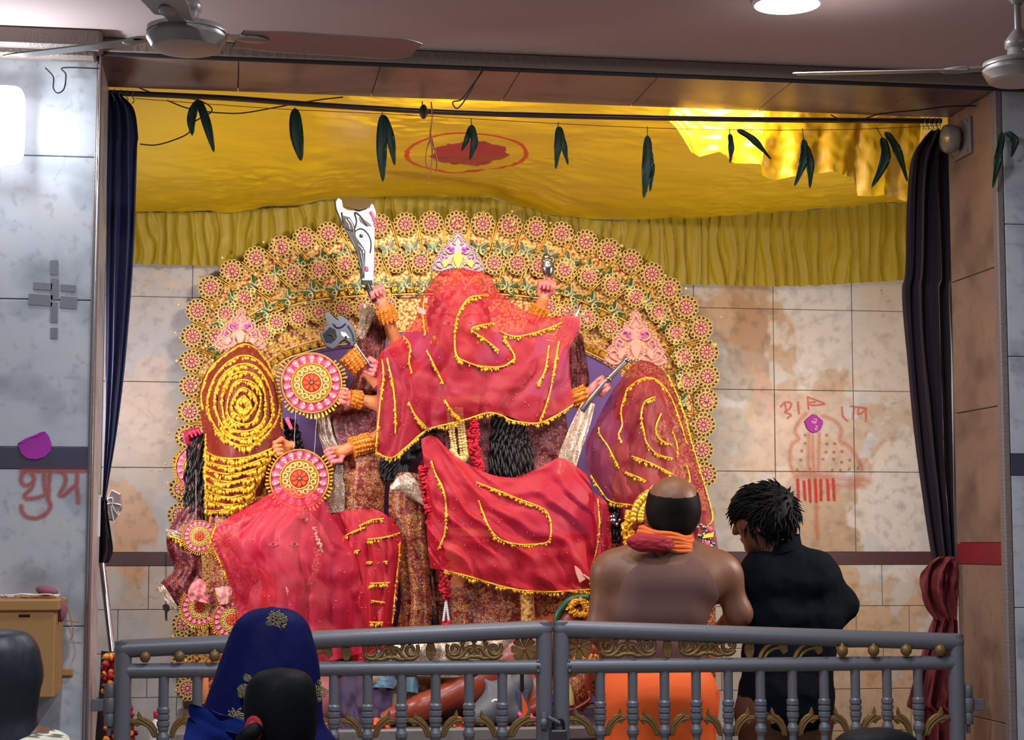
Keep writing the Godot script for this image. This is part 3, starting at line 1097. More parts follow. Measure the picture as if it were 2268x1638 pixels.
func leaves_and_cables() -> void:
	# ---- rod
	var rodp := spline(pixels([[236, 205], [500, 217], [700, 232], [940, 246], [1150, 254], [1400, 260], [1700, 265], [2085, 268]], 6.03), 6)
	var b := MB.new()
	b.tube(rodp, 0.0095, 12)
	tag(obj("curtain_rod", b, m.rod), "long thin steel curtain rod across the shrine opening", "rod")
	for s in [[[252, 206], [266, 207], [281, 208], [295, 209]], [[2047, 268], [2058, 268], [2069, 268], [2078, 268]]]:
		for q in s:
			b = MB.new()
			var c := P(q[0], q[1] + 6.0, 6.03)
			var ring := []
			for k in 17:
				ring.append(c + Vector3(0.004 * sin(k * 1.3), cos(TAU * k / 16.0) * 0.02, sin(TAU * k / 16.0) * 0.016))
			b.tube(ring, 0.0018, 6, false)
			var left: bool = q[0] < 1000
			var nth: String = ["outermost", "second", "third", "innermost"][s.find(q) if left else 3 - s.find(q)]
			tag(obj("curtain_ring", b, m.steel), "%s small wire ring of the %s curtain on the rod" % [nth, "navy left" if left else "maroon right"], "ring", "curtain rings at the " + ("left" if left else "right"))
	# ---- leaf string
	b = MB.new()
	b.tube(spline(pixels([[300, 218], [600, 240], [850, 252], [1100, 266], [1300, 277], [1500, 285], [1700, 288], [1900, 286], [2080, 278]], 6.0), 6), 0.0012, 5)
	tag(obj("leaf_string", b, m.string), "thin reddish string with mango leaves below the rod", "string")
	var sets := [
		[[440, 214], [[437, 222], [424, 262], [426, 300], 20], [[441, 222], [458, 275], [474, 337], 20], "first pair of dark mango leaves by the navy curtain"],
		[[653, 238], [[653, 240], [657, 300], [667, 356], 30], null, "single broad dark mango leaf left of the silver sword"],
		[[847, 248], [[846, 254], [845, 330], [848, 402], 24], [[849, 254], [864, 305], [874, 366], 20], "pair of long mango leaves above the silver sword"],
		[[1043, 262], [[1044, 276], [1050, 315], [1040, 355], 17], [[1042, 278], [1034, 308], [1022, 335], 13], "pair of mango leaves hanging over the red disc"],
		[[1237, 270], [[1236, 280], [1235, 325], [1231, 374], 17], [[1239, 280], [1247, 320], [1258, 364], 16], "pair of short mango leaves right of the red disc"],
		[[1434, 280], [[1434, 300], [1432, 370], [1426, 438], 24], [[1438, 330], [1442, 370], [1440, 424], 16], "long pair of mango leaves midway along the right half of the string"],
		[[1616, 282], [[1616, 296], [1619, 325], [1617, 361], 14], [[1632, 287], [1668, 310], [1707, 352], 16], "small straight leaf and a slanting one on the string"],
		[[1777, 284], [[1780, 308], [1779, 355], [1760, 412], 20], [[1783, 320], [1793, 360], [1794, 416], 20], "forked mango leaves in front of the loose yellow cloth"],
		[[1942, 282], [[1953, 304], [1960, 350], [1931, 415], 24], [[1960, 292], [1985, 330], [2010, 402], 20], "last spread pair of mango leaves by the maroon curtain"],
	]
	for s in sets:
		var o := thing("leaf_bunch", s[3], "leaf bunch", P(s[0][0], s[0][1], 5.99), "mango leaf bunches on the string")
		b = MB.new()
		b.tube(pixels([s[0], [s[1][0][0], s[1][0][1]]], 5.99), 0.0016, 5)
		part("stalk", b, m.leaf, o)
		for k in [1, 2]:
			if s[k] != null:
				part("leaf", leaf_shape(s[k], 5.985 + 0.01 * k), m.leaf, o)
	var o2 := thing("leaf_bunch", "dark leaves hanging on the right pillar's front corner", "leaf bunch", P(2222, 290, 5.575))
	part("leaf", leaf_shape([[2220, 292], [2210, 350], [2199, 416], 20], 5.578), m.leaf, o2)
	part("leaf", leaf_shape([[2226, 294], [2246, 310], [2240, 348], 20], 5.572), m.leaf, o2)
	# ---- dried stalks and a dark knot on the rod
	var o := thing("dried_bunch", "dry tan stalks tied to the middle of the rod", "dried plant", P(955, 240, 6.01))
	for q in [[[955, 226], [957, 260], [953, 300], [958, 335], [955, 370]], [[955, 300], [962, 330], [968, 360], [966, 382]], [[954, 305], [945, 330], [943, 360], [950, 372]], [[956, 310], [957, 350], [950, 398]]]:
		b = MB.new()
		b.tube(spline(pixels(q, 6.0 - rng.randf() * 0.01), 4), [0.004, 0.005, 0.006, 0.004, 0.0035, 0.003, 0.004, 0.005, 0.006, 0.007, 0.006, 0.004, 0.003, 0.003, 0.002, 0.002, 0.001].slice(0, (q.size() - 1) * 4 + 1), 6, true, 0.5)
		part("stalk", b, m.dried, o)
	b = MB.new()
	b.blob(P(938, 247, 6.02), Vector3(0.014, 0.025, 0.02), Basis(), 8, 10)
	b.tube(pixels([[935, 224], [936, 240]], 6.02), 0.002, 5)
	tag(obj("cloth_knot", b, m.wire), "black cloth knot tied round the middle of the rod", "knot")
	# ---- cables
	var cables := [
		[[[310, 319], [345, 321], [385, 310], [418, 294], [430, 270], [470, 245], [440, 222], [380, 215], [330, 203], [290, 186], [240, 168]], 6.05, "thin dark cable looping across the canopy's left corner"],
		[[[370, 222], [410, 238], [450, 246], [490, 250], [540, 250], [620, 236], [700, 222], [760, 215]], 6.06, "pair-twisted cable sagging behind the rod on the left"],
		[[[1075, 124], [1070, 155], [1045, 190], [1022, 220], [1003, 226], [1010, 240], [1022, 232], [1040, 205], [1066, 158]], 5.59, "looped cable end hanging from the moulding"],
		[[[1840, 254], [1870, 268], [1905, 266], [1950, 252], [2030, 244], [2110, 235], [2200, 236], [2270, 248]], 5.75, "thin cable from the canopy to the right pillar"],
		[[[100, 150], [118, 170], [118, 195], [128, 206], [142, 196], [146, 165], [140, 150], [220, 152]], 5.56, "small cable loop near the top of the left pillar"],
	]
	for c in cables:
		b = MB.new()
		b.tube(spline(pixels(c[0], c[1]), 5), 0.0022, 6)
		tag(obj("cable", b, m.wire), c[2], "cable")

func leaf_shape(q: Array, d: float) -> MB:
	var mid := spline([P(q[0][0], q[0][1], d), P(q[1][0], q[1][1], d - 0.012), P(q[2][0], q[2][1], d + 0.004)], 7)
	var w: float = q[3] * mpp(d) * 0.5
	var ref := Vector3(0, 0, 1)
	var rows := []
	for i in mid.size():
		var t := float(i) / (mid.size() - 1)
		var dir: Vector3 = (mid[mini(i + 1, mid.size() - 1)] - mid[maxi(i - 1, 0)]).normalized()
		var side := dir.cross(ref).normalized()
		var ww := w * pow(sin(PI * pow(t * 0.98 + 0.01, 0.8)), 0.75)
		var wave := 0.004 * sin(t * 14.0)
		rows.append([mid[i] - side * ww + ref * (ww * 0.35 + wave), mid[i] - side * ww * 0.5 + ref * ww * 0.15, mid[i], mid[i] + side * ww * 0.5 + ref * ww * 0.15, mid[i] + side * ww + ref * (ww * 0.35 - wave),
			mid[i] + side * ww * 0.5 + ref * (ww * 0.15 - 0.0015), mid[i] - ref * 0.0025, mid[i] - side * ww * 0.5 + ref * (ww * 0.15 - 0.0015)])
	var mb := MB.new()
	mb.grid(rows, 1, 1, true)
	return mb

func poly(list: Array, k: float, flip := 1.0) -> PackedVector2Array:
	var o := PackedVector2Array()
	for q in list:
		o.append(Vector2(q[0] * k * flip, q[1] * k))
	return o

func wall_things() -> void:
	var b: MB
	# ---- tape cross on the left pillar
	var o := thing("tape_cross", "cross of torn grey tape strips on the left pillar", "tape", P(118, 660, DF) + Vector3(0, 0, 0.001))
	for s in [[120, 592, 17, 34, 0], [121, 640, 17, 50, 1], [120, 692, 16, 48, 1], [120, 738, 16, 26, 0], [95, 634, 42, 17, -3], [151, 638, 34, 16, -4], [90, 664, 54, 26, -3], [152, 670, 38, 28, -4]]:
		b = MB.new()
		var k := sc(s[0], DF)
		b.box(P(s[0], s[1], DF) + Vector3(0, 0, 0.0016), Vector3(s[2] * k, s[3] * k, 0.0014), 0.0004, Basis(Vector3(0, 0, 1), deg_to_rad(s[4])))
		part("tape_strip", b, m.tape, o)
	# ---- violet pasted discs
	var k1 := sc(77, DF)
	b = MB.new()
	b.prism(poly([[-38, 2], [-20, 14], [0, 22], [14, 29], [24, 30], [32, 20], [38, 2], [35, -16], [22, -29], [4, -34], [-16, -32], [-30, -20]], k1), Transform3D(Basis(), P(77, 985, DF) + Vector3(0, 0, 0.006)), 0.005, 0.002)
	b.prism(poly([[-38, 3], [-20, 15], [0, 23], [14, 30], [24, 31], [12, 22], [-6, 16], [-26, 4]], k1), Transform3D(Basis(), P(77, 985, DF) + Vector3(0, 0, 0.009)), 0.003, 0.001)
	tag(obj("paper_disc", b, m.violet), "torn violet paper disc pasted on the left pillar's dark band", "sticker")
	b = MB.new()
	var kd := sc(1802, DW)
	var pd := []
	for i in 15:
		var a := TAU * i / 15.0
		pd.append([cos(a) * (20.0 + 2.0 * sin(a * 5.0)), sin(a) * (19.0 + 2.0 * cos(a * 4.0))])
	var seal := thing("paper_disc", "violet pasted disc with white marks on the back wall", "sticker", P(1802, 938, DW) + Vector3(0, 0, 0.008))
	b.prism(poly(pd, kd), Transform3D(), 0.006, 0.002)
	obj("disc", b, m.violet, seal)
	b = MB.new()
	b.tube(spline([Vector3(-2, 9, 0), Vector3(5, 10, 0), Vector3(3, 4, 0), Vector3(-5, 5, 0), Vector3(-2, 1, 0), Vector3(5, 2, 0)].map(func(q): return q * kd + Vector3(0, 0, 0.001)), 4), 0.0016, 5)
	b.tube(spline([Vector3(2, -4, 0), Vector3(7, -6, 0), Vector3(3, -10, 0), Vector3(2, -13, 0), Vector3(7, -12, 0)].map(func(q): return q * kd + Vector3(0, 0, 0.001)), 4), 0.0016, 5)
	obj("mark", b, m.white_paper, seal)
	# ---- offering box fixed on the left pillar
	var bd := 5.33
	var tl := P(128, 1352, bd)
	var br := P(122, 1545, bd)
	o = thing("offering_box", "tan offering box with a slot hung on the left pillar", "box", Vector3(tl.x - 0.16, br.y, -bd - 0.12))
	b = MB.new()
	b.span(Vector3(tl.x - 0.36, br.y, -DF + 0.004), Vector3(tl.x - 0.006, tl.y + 0.005, -bd), 0.004)
	part("body", b, m.cardboard, o)
	b = MB.new()
	b.span(Vector3(tl.x - 0.37, tl.y, -DF + 0.002), Vector3(tl.x + 0.004, P(128, 1327, bd).y, -bd + 0.01), 0.004)
	part("lid", b, m.cardboard, o)
	b = MB.new()
	b.box(P(54, 1363, bd) + Vector3(0, 0, 0.001), Vector3(0.031, 0.008, 0.004), 0.003)
	part("slot", b, m.slot, o)
	b = MB.new()
	b.span(P(122, 1480, DF) + Vector3(0, 0, 0.001), P(162, 1496, DF) + Vector3(0, 0, 0.012), 0.003)
	part("bracket", b, m.cardboard, o)
	o = thing("string_litter", "pale strings and a pink rag lying on the offering box", "litter", P(70, 1322, 5.4))
	for s in 7:
		b = MB.new()
		var pts := []
		for i in 6:
			pts.append(P(5 + i * 24 + rng.randf_range(-8, 8), 1320 + rng.randf_range(-5, 4), 5.38 + 0.03 * s * 0.5))
		b.tube(spline(pts, 4), 0.0022, 5)
		part("strand", b, m.dried if s % 2 == 0 else m.white_paper, o)
	for q in [[[132, 1325], [150, 1345], [158, 1375], [162, 1400], [155, 1418]], [[128, 1330], [140, 1350], [136, 1372]], [[144, 1374], [176, 1376]]]:
		b = MB.new()
		b.tube(spline(pixels(q, 5.5), 5), 0.002, 5)
		part("strand", b, m.dried, o)
	b = MB.new()
	b.blob(P(135, 1350, 5.42), Vector3(0.016, 0.035, 0.02), Basis(), 8, 10)
	b.blob(P(104, 1308, 5.44), Vector3(0.032, 0.016, 0.03), Basis(Vector3(0, 0, 1), -0.2), 8, 10)
	part("rag", b, mat("rag", rgb(140, 84, 96), 0.9), o)
	# ---- bulkhead lamp on the right reveal (off)
	var xr := P(2218, 800, DF).x
	var c0 := P(2128, 308, 5.86)
	o = thing("spot_lamp", "unlit round spot lamp on the right pillar's inner face", "lamp", Vector3(xr, c0.y, c0.z))
	b = MB.new()
	b.box(Vector3(-0.006, 0, 0), Vector3(0.012, 0.125, 0.15), 0.003)
	obj("plate", b, m.edge_strip, o)
	b = MB.new()
	var side := Basis(Vector3(0, 0, 1), PI / 2)
	b.lathe([[0.012, 0.008], [0.02, 0.02], [0.045, 0.03], [0.05, 0.055], [0.046, 0.07]], Transform3D(side, Vector3.ZERO), 20)
	obj("head", b, m.fan_grey, o)
	b = MB.new()
	b.lathe([[0.046, 0.066], [0.03, 0.074], [0.0, 0.077]], Transform3D(side, Vector3.ZERO), 20)
	obj("glass", b, m.lens_glass, o)
	for s in [[-1, -1], [1, -1], [-1, 1], [1, 1]]:
		b = MB.new()
		b.lathe([[0.006, 0.012], [0.004, 0.015], [0.0, 0.0155]], Transform3D(side, Vector3(0, 0.05 * s[0], 0.062 * s[1])), 8)
		obj("screw", b, m.fan_dark, o)
	# ---- left corner: pole, parcel, papers, garlands, bottle, key
	b = MB.new()
	b.tube([P(226, 1248, 6.3), P(250, 1452, 6.22), P(262, 1560, 6.18), Vector3(P(300, 1900, 6.1).x, 0.0, -6.1)], 0.0105, 12)
	tag(obj("steel_pole", b, m.steel), "shiny steel pole leaning in the shrine's left corner", "pole")
	o = thing("parcel", "small grey parcel tied with string below the navy curtain", "parcel", P(246, 1120, 6.08))
	b = MB.new()
	b.prism(poly([[-14, -30], [-18, 0], [0, 38], [20, 28], [24, -4], [6, -34]], sc(246, 6.08)), Transform3D(), 0.05, 0.004)
	obj("wrapper", b, mat("parcel", rgb(158, 138, 132), 0.8), o)
	b = MB.new()
	for q in [[[-16, 0], [0, 6], [22, 2]], [[-10, -4], [-6, -20], [-12, -34]], [[2, 4], [8, -10], [18, -22], [16, -12]], [[-2, 4], [-8, 14], [2, 18], [4, 8]], [[0, 0], [4, -22], [8, -40]]]:
		var pts := []
		for p in q:
			pts.append(Vector3(p[0] * sc(246, 6.08), p[1] * sc(246, 6.08), 0.004))
		b.tube(spline(pts, 4), 0.0022, 5)
	obj("string", b, m.white_paper, o)
	b = MB.new()
	b.box(P(219, 1142, 5.93) + Vector3(-0.001, 0, 0), Vector3(0.012, 0.13, 0.004), 0.001, Basis(Vector3(0, 1, 0), 0.4))
	tag(obj("paper_strip", b, m.white_paper), "white paper strip stuck beside the navy curtain's end", "paper")
	o = thing("garland_bag", "bag of red and orange flower garlands in the left corner", "garland", P(262, 1500, 6.16))
	b = MB.new()
	b.grid(drape_rows([[1440, 224, 262], [1500, 222, 285], [1600, 214, 296], [1700, 206, 306]], 6.2, 0.05))
	part("bag", b, mat("bag_dark", rgb(48, 34, 36), 0.8), o)
	var fl := [mat("petal_red", rgb(196, 32, 40), 0.7), mat("petal_orange", rgb(236, 140, 40), 0.7), mat("petal_dark", rgb(140, 18, 34), 0.7)]
	for k in 3:
		b = MB.new()
		for i in 62:
			var y := rng.randf_range(1452, 1690)
			var c := P(rng.randf_range(230, 262 + (y - 1440) * 0.22), y, 6.12 - rng.randf() * 0.05)
			b.blob(c, Vector3(0.011, 0.007, 0.011) * rng.randf_range(0.7, 1.4), Basis.from_euler(Vector3(rng.randf() * 3, rng.randf() * 3, rng.randf() * 3)), 4, 6)
		var f := part("flowers", b, fl[k], o)
		f.set_meta("kind", "stuff")
	b = MB.new()
	b.prism(poly([[-20, -6], [-10, 8], [8, 10], [22, 2], [14, -10], [-4, -12]], sc(240, 6.1)), Transform3D(Basis(Vector3(1, 0, 0), -0.5), P(243, 1452, 6.1)), 0.006, 0.002)
	part("leaf", b, mat("leaf_green", rgb(86, 100, 48), 0.6), o)
	o = thing("bottle", "small white bottle with a red cap behind the gate", "bottle", P(346, 1700, 6.4))
	var by := P(346, 1583, 6.4).y - o.position.y
	b = MB.new()
	b.lathe([[0.0, 0.0], [0.024, 0.0], [0.026, 0.02], [0.026, by * 0.72], [0.02, by * 0.86], [0.011, by * 0.92], [0.011, by]], Transform3D(), 14)
	obj("body", b, m.white_paper, o)
	b = MB.new()
	b.lathe([[0.012, by - 0.01], [0.013, by + 0.012], [0.0, by + 0.013]], Transform3D(), 12)
	obj("cap", b, m.red_plastic, o)
	o.position.y = 0.0
	o.position.y = P(346, 1583, 6.4).y - by
	o = thing("stool", "low wooden stool under the bottle in the left corner", "stool", Vector3(o.position.x, 0, o.position.z))
	var sh: float = P(346, 1583, 6.4).y - by
	b = MB.new()
	b.box(Vector3(0, sh - 0.0155, 0), Vector3(0.2, 0.03, 0.2), 0.004)
	obj("seat", b, m.cardboard, o)
	for s in [[-1, -1], [1, -1], [-1, 1], [1, 1]]:
		b = MB.new()
		b.tube([Vector3(0.085 * s[0], 0, 0.085 * s[1]), Vector3(0.075 * s[0], sh - 0.03, 0.075 * s[1])], 0.012, 8)
		obj("leg", b, m.cardboard, o)
	o = thing("key", "dark key hanging on a thread against the back wall", "key", P(367, 1345, 7.585))
	b = MB.new()
	b.tube(pixels([[366, 1226], [366.5, 1340]], 7.585), 0.001, 5)
	part("thread", b, m.wire, o)
	b = MB.new()
	b.prism(poly([[-7, 8], [0, 12], [7, 8], [6, 0], [2, -4], [2, -22], [-1, -24], [-2, -4], [-6, 0]], sc(367, 7.585)), Transform3D(Basis(), P(367, 1348, 7.585)), 0.004, 0.001)
	part("blade", b, m.wire, o)

func drape_rows(rows: Array, d: float, bulge: float) -> Array:
	var out := []
	for r in rows:
		var row := []
		for i in 9:
			var u := i / 8.0
			var q := P(lerpf(r[1], r[2], u), r[0], d)
			q.z += bulge * sin(u * PI)
			row.append(q)
		out.append(row)
	return out

func gates() -> void:
	var d := 5.72
	var ymid := 1.144
	var yb := 0.12
	var scroll := MB.new()
	# scroll panel, 130 wide and 46 high, in photograph pixels
	for s in [-1.0, 1.0]:
		var sp := []
		for i in 22:
			var a := -0.6 + i * 0.36
			var r := 4.0 + 13.0 * i / 21.0
			sp.append(Vector3(s * (-44.0 + cos(a) * r * -1.0), 24.0 + sin(a) * r, 0))
		scroll.tube(sp, 4.6, 6, true, 1.3, Vector3(0, 0, 1))
		scroll.tube(spline([Vector3(s * -60, 14, 0), Vector3(s * -52, 6, 0), Vector3(s * -38, 4, 0), Vector3(s * -24, 12, 0), Vector3(s * -16, 24, 0), Vector3(s * -8, 28, 0), Vector3(s * -3, 22, 0), Vector3(s * -8, 17, 0)], 4), 5.2, 6, true, 1.3, Vector3(0, 0, 1))
		scroll.tube(spline([Vector3(s * -36, 5, 0), Vector3(s * -20, 3, 0), Vector3(s * -8, 8, 0), Vector3(0, 6, 0)], 4), 5.2, 6, true, 1.3, Vector3(0, 0, 1))
		scroll.tube(spline([Vector3(s * -30, 34, 0), Vector3(s * -22, 40, 0), Vector3(s * -26, 30, 0), Vector3(s * -18, 22, 0)], 4), [3.0, 3.4, 3.6, 4, 4, 4, 4, 4, 4, 4, 4, 4, 3.4], 6, true, 1.3, Vector3(0, 0, 1))
	scroll.blob(Vector3(0, 40, 0), Vector3(6, 5, 5), Basis(), 6, 10)
	scroll.prism(PackedVector2Array([Vector2(-14, 14), Vector2(-10, 30), Vector2(0, 38), Vector2(10, 30), Vector2(14, 14), Vector2(0, 8)]), Transform3D(Basis(), Vector3(0, 0, 4)), 7.0, 2.0)
	var petal := MB.new()
	for i in 8:
		var bs := Basis(Vector3(0, 0, 1), TAU * i / 8.0)
		petal.prism(PackedVector2Array([Vector2(1, 4), Vector2(7.4, 20), Vector2(8, 25), Vector2(5, 29), Vector2(0, 27.5), Vector2(-5, 29), Vector2(-8, 25), Vector2(-7.4, 20), Vector2(-1, 4)]), Transform3D(bs, Vector3(0, 0, 4)), 7.0, 1.5)
	petal.blob(Vector3(0, 0, 4), Vector3(4, 4, 3), Basis(), 6, 10)
	var small_leaf := MB.new()
	small_leaf.prism(PackedVector2Array([Vector2(0, -24), Vector2(6, -20), Vector2(10, -10), Vector2(11, 0), Vector2(8, 12), Vector2(0, 25), Vector2(-8, 12), Vector2(-11, 0), Vector2(-10, -10), Vector2(-6, -20)]), Transform3D(Basis(), Vector3(0, 0, 3)), 6.0, 1.5)
	small_leaf.tube([Vector3(0, -22, 3.4), Vector3(0, 20, 3.4)], 1.2, 5)
	for i in 4:
		for s in [-1, 1]:
			small_leaf.tube([Vector3(0, -12 + i * 8, 3.2), Vector3(s * 7.5, -7 + i * 8, 3.0)], 0.9, 5)
	var arch := MB.new()
	arch.tube(spline([Vector3(-30, -22, 0), Vector3(-24, -8, 0), Vector3(-10, 6, 0), Vector3(10, 10, 0), Vector3(26, 6, 0)], 5), 5.0, 6, true, 1.2, Vector3(0, 0, 1))
	arch.tube(spline([Vector3(-20, -22, 0), Vector3(-12, -10, 0), Vector3(2, -2, 0), Vector3(16, 0, 0)], 5), 3.5, 6, true, 1.2, Vector3(0, 0, 1))
	arch.prism(PackedVector2Array([Vector2(6, 12), Vector2(22, 16), Vector2(34, 22), Vector2(30, 8), Vector2(32, -8), Vector2(22, -14), Vector2(14, -4)]), Transform3D(Basis(), Vector3(0, 0, 4)), 7.0, 2.0)
	var curl := MB.new()
	curl.prism(PackedVector2Array([Vector2(2, 0), Vector2(5, 20), Vector2(11, 34), Vector2(21, 44), Vector2(30, 48), Vector2(36, 61), Vector2(39, 51), Vector2(37, 44), Vector2(50, 43), Vector2(52, 37), Vector2(44, 33), Vector2(38, 26), Vector2(30, 30), Vector2(22, 24), Vector2(16, 14), Vector2(12, 2)]), Transform3D(Basis(), Vector3(0, 0, 5)), 9.0, 2.2)
	curl.tube(spline([Vector3(6, 3, 5.5), Vector3(12, 24, 5.5), Vector3(24, 37, 5.5), Vector3(36, 47, 5)], 4), 1.6, 5)
	curl.tube(spline([Vector3(10, 3, 5.5), Vector3(17, 20, 5.5), Vector3(30, 34, 5.5), Vector3(46, 38, 5)], 4), 1.6, 5)
	var ball := MB.new()
	ball.lathe([[0.0, -13], [6, -12], [11, -6], [12.5, 0], [11, 7], [6, 11], [3.5, 13], [3, 17], [0, 18]], Transform3D(), 12)
	var meshes := {"scroll_ornament": scroll.mesh(), "flower_ornament": petal.mesh(), "leaf_ornament": small_leaf.mesh(), "arch_ornament": arch.mesh(), "curl_ornament": curl.mesh(), "ball_ornament": ball.mesh()}
	# baluster, turned
	var y1 := P(1112, 1563, d).y
	var st := P(1112, 1577, d).y - y1
	var prof := [[0.0155, yb], [0.0155, y1 - 0.62]]
	for yy in [y1 - 0.6, y1 - 0.6 - st, y1 - 0.6 - st * 2.0]:
		pass
	prof = [[0.015, yb], [0.015, 0.3], [0.019, 0.305], [0.019, 0.32], [0.015, 0.325], [0.019, 0.345], [0.015, 0.36], [0.012, 0.38], [0.0175, 0.5], [0.0185, 0.62], [0.0175, 0.75], [0.012, 0.9], [0.019, 0.915], [0.019, 0.925], [0.013, 0.94],
		[0.0165, y1 + 2.9 * st], [0.0165, y1 + 2.5 * st], [0.0195, y1 + 2.3 * st], [0.0195, y1 + 1.7 * st], [0.015, y1 + 1.5 * st], [0.0195, y1 + 1.3 * st], [0.0195, y1 + 0.7 * st], [0.015, y1 + 0.5 * st], [0.0195, y1 + 0.3 * st], [0.0195, y1 - 0.3 * st], [0.0155, y1 - 0.6 * st], [0.0155, ymid]]
	var sharp := []
	for q in prof:
		sharp.append(q)
		sharp.append(q)
	prof = sharp
	var bal := MB.new()
	bal.lathe(prof, Transform3D(), 12)
	var balm := bal.mesh()
	var leaves := [
		{"label": "left leaf of the grey steel gate with bronze ornaments", "x0": 273.0, "x1": 1205.0, "side": 1.0,
			"bars": [363, 437.5, 512, 587, 662, 740, 814.5, 889.5, 965, 1039, 1112.5], "orn": [["flower_ornament", 1161, 1437], ["scroll_ornament", 1050, 1461], ["leaf_ornament", 954, 1438], ["scroll_ornament", 866, 1463], ["leaf_ornament", 767, 1440], ["arch_ornament", 705, 1443], ["arch_ornament", 632, 1446], ["ball_ornament", 556, 1449], ["ball_ornament", 475, 1451], ["ball_ornament", 398, 1452], ["ball_ornament", 322, 1453]]},
		{"label": "right leaf of the grey steel gate with bronze ornaments", "x0": 2117.0, "x1": 1243.0, "side": -1.0,
			"bars": [1329, 1401, 1471.5, 1541.5, 1612.5, 1684, 1755, 1825, 1894, 1964, 2033], "orn": [["flower_ornament", 1282, 1431], ["scroll_ornament", 1390, 1455], ["leaf_ornament", 1478, 1433], ["scroll_ornament", 1567, 1453], ["leaf_ornament", 1660, 1434], ["arch_ornament", 1713, 1434], ["arch_ornament", 1790, 1435], ["ball_ornament", 1861, 1440], ["ball_ornament", 1930, 1439], ["ball_ornament", 2002, 1438], ["ball_ornament", 2077, 1438]]}]
	for g in leaves:
		var xo: float = P(g.x0, 1450, d).x
		var xi: float = P(g.x1, 1450, d).x
		var o := thing("gate_leaf", g.label, "gate", Vector3(xo, 0.0, -d), "two leaves of the shrine gate")
		var yo := 1.188
		var yi := 1.238
		var z := -d
		var b := MB.new()
		b.tube([Vector3(xo, yo, z), Vector3(xi, yi, z)], 0.0275, 20)
		part("top_rail", b, m.gate_grey, o)
		b = MB.new()
		b.tube([Vector3(xo, ymid - 0.022, z), Vector3(xi, ymid - 0.022, z)], 0.0225, 18)
		part("middle_rail", b, m.gate_grey, o)
		b = MB.new()
		b.tube([Vector3(xo, yb, z), Vector3(xi, yb, z)], 0.0225, 14)
		part("bottom_rail", b, m.gate_grey, o)
		b = MB.new()
		b.tube([Vector3(xo, 0.03, z), Vector3(xo, yo + 0.022, z)], 0.0255, 18)
		b.blob(Vector3(xo, yo, z), Vector3(0.0278, 0.0278, 0.0278), Basis(), 10, 16)
		part("outer_post", b, m.gate_grey, o)
		b = MB.new()
		b.tube([Vector3(xi, 0.03, z), Vector3(xi, yi + 0.022, z)], 0.0255, 18)
		b.blob(Vector3(xi, yi, z), Vector3(0.0278, 0.0278, 0.0278), Basis(), 10, 16)
		part("inner_post", b, m.gate_grey, o)
		for px in g.bars:
			inst("baluster", balm, m.gate_grey, Transform3D(Basis(), Vector3(P(px, 1500, d).x, 0, z)), o)
		for q in g.orn:
			var s := sc(q[1], d)
			var c := P(q[1], q[2], d)
			c.z = z + (0.02 if q[0] == "ball_ornament" else 0.0)
			inst(q[0], meshes[q[0]], m.bronze, Transform3D(Basis.from_scale(Vector3(s, s, s)), c), o)
		var all: Array = [g.x0] + g.bars + [g.x1] if g.side > 0 else [g.x1] + g.bars + [g.x0]
		for i in all.size() - 1:
			var s := sc(all[i], d)
			var fl := 1.0 if (i % 2 == 0) == (g.side > 0) else -1.0
			if g.side < 0:
				fl = -1.0 if i % 2 == 0 else 1.0
			else:
				fl = 1.0 if (all.size() - 2 - i) % 2 == 0 else -1.0
			var wpx: float = all[i + 1] - all[i]
			var start: float = all[i] + 9.0 if fl > 0.0 else all[i + 1] - 9.0
			var cc := P(start, 1634 if g.side > 0 else 1630, d)
			cc.z = z
			inst("curl_ornament", meshes["curl_ornament"], m.bronze, Transform3D(Basis(Vector3(s * fl * (wpx - 18.0) / 54.0, 0, 0), Vector3(0, s, 0), Vector3(0, 0, s)), cc), o)
		# hinge
		var hx: float = xo - 0.037 * g.side
		for hy in [P(g.x0, 1560, d).y, 0.35]:
			b = MB.new()
			b.tube([Vector3(hx, hy - 0.062, z), Vector3(hx, hy - 0.024, z)], 0.0165, 12)
			b.tube([Vector3(hx, hy - 0.022, z), Vector3(hx, hy + 0.022, z)], 0.0185, 12)
			b.tube([Vector3(hx, hy + 0.024, z), Vector3(hx, hy + 0.062, z)], 0.0165, 12)
			b.tube([Vector3(hx, hy - 0.09, z), Vector3(hx, hy - 0.062, z)], 0.007, 8)
			b.box(Vector3(xo - 0.03 * g.side, hy + 0.042, z), Vector3(0.03, 0.03, 0.012), 0.002)
			b.box(Vector3(hx - 0.03 * g.side, hy, z), Vector3(0.05, 0.036, 0.012), 0.002)
			part("hinge", b, m.gate_grey, o)
		# weld blobs at the joints
		b = MB.new()
		for i in 9:
			b.blob(Vector3(xi - g.side * 0.022, ymid - 0.022 + 0.024 * cos(i * 0.7), z + 0.024 * sin(i * 0.7)), Vector3.ONE * 0.0055, Basis(), 4, 6)
		part("weld", b, m.gate_grey, o)
	# hasp and padlock
	var o := thing("padlock", "dark padlock hanging from the hasp where the gate leaves meet", "padlock", P(1237, 1625, 5.69))
	var b := MB.new()
	b.box(Vector3(0, -0.012, 0), Vector3(0.052, 0.05, 0.02), 0.004)
	obj("body", b, mat("lock_steel", rgb(92, 90, 98), 0.3, 0.7), o)
	b = MB.new()
	var arc := []
	for i in 13:
		var a := PI * i / 12.0
		arc.append(Vector3(cos(a) * 0.016, 0.03 + sin(a) * 0.016, 0))
	b.tube([Vector3(0.016, 0.01, 0)] + arc + [Vector3(-0.016, 0.01, 0)], 0.0045, 8)
	obj("shackle", b, mat("lock_dark", rgb(40, 40, 44), 0.4, 0.6), o)
	b = MB.new()
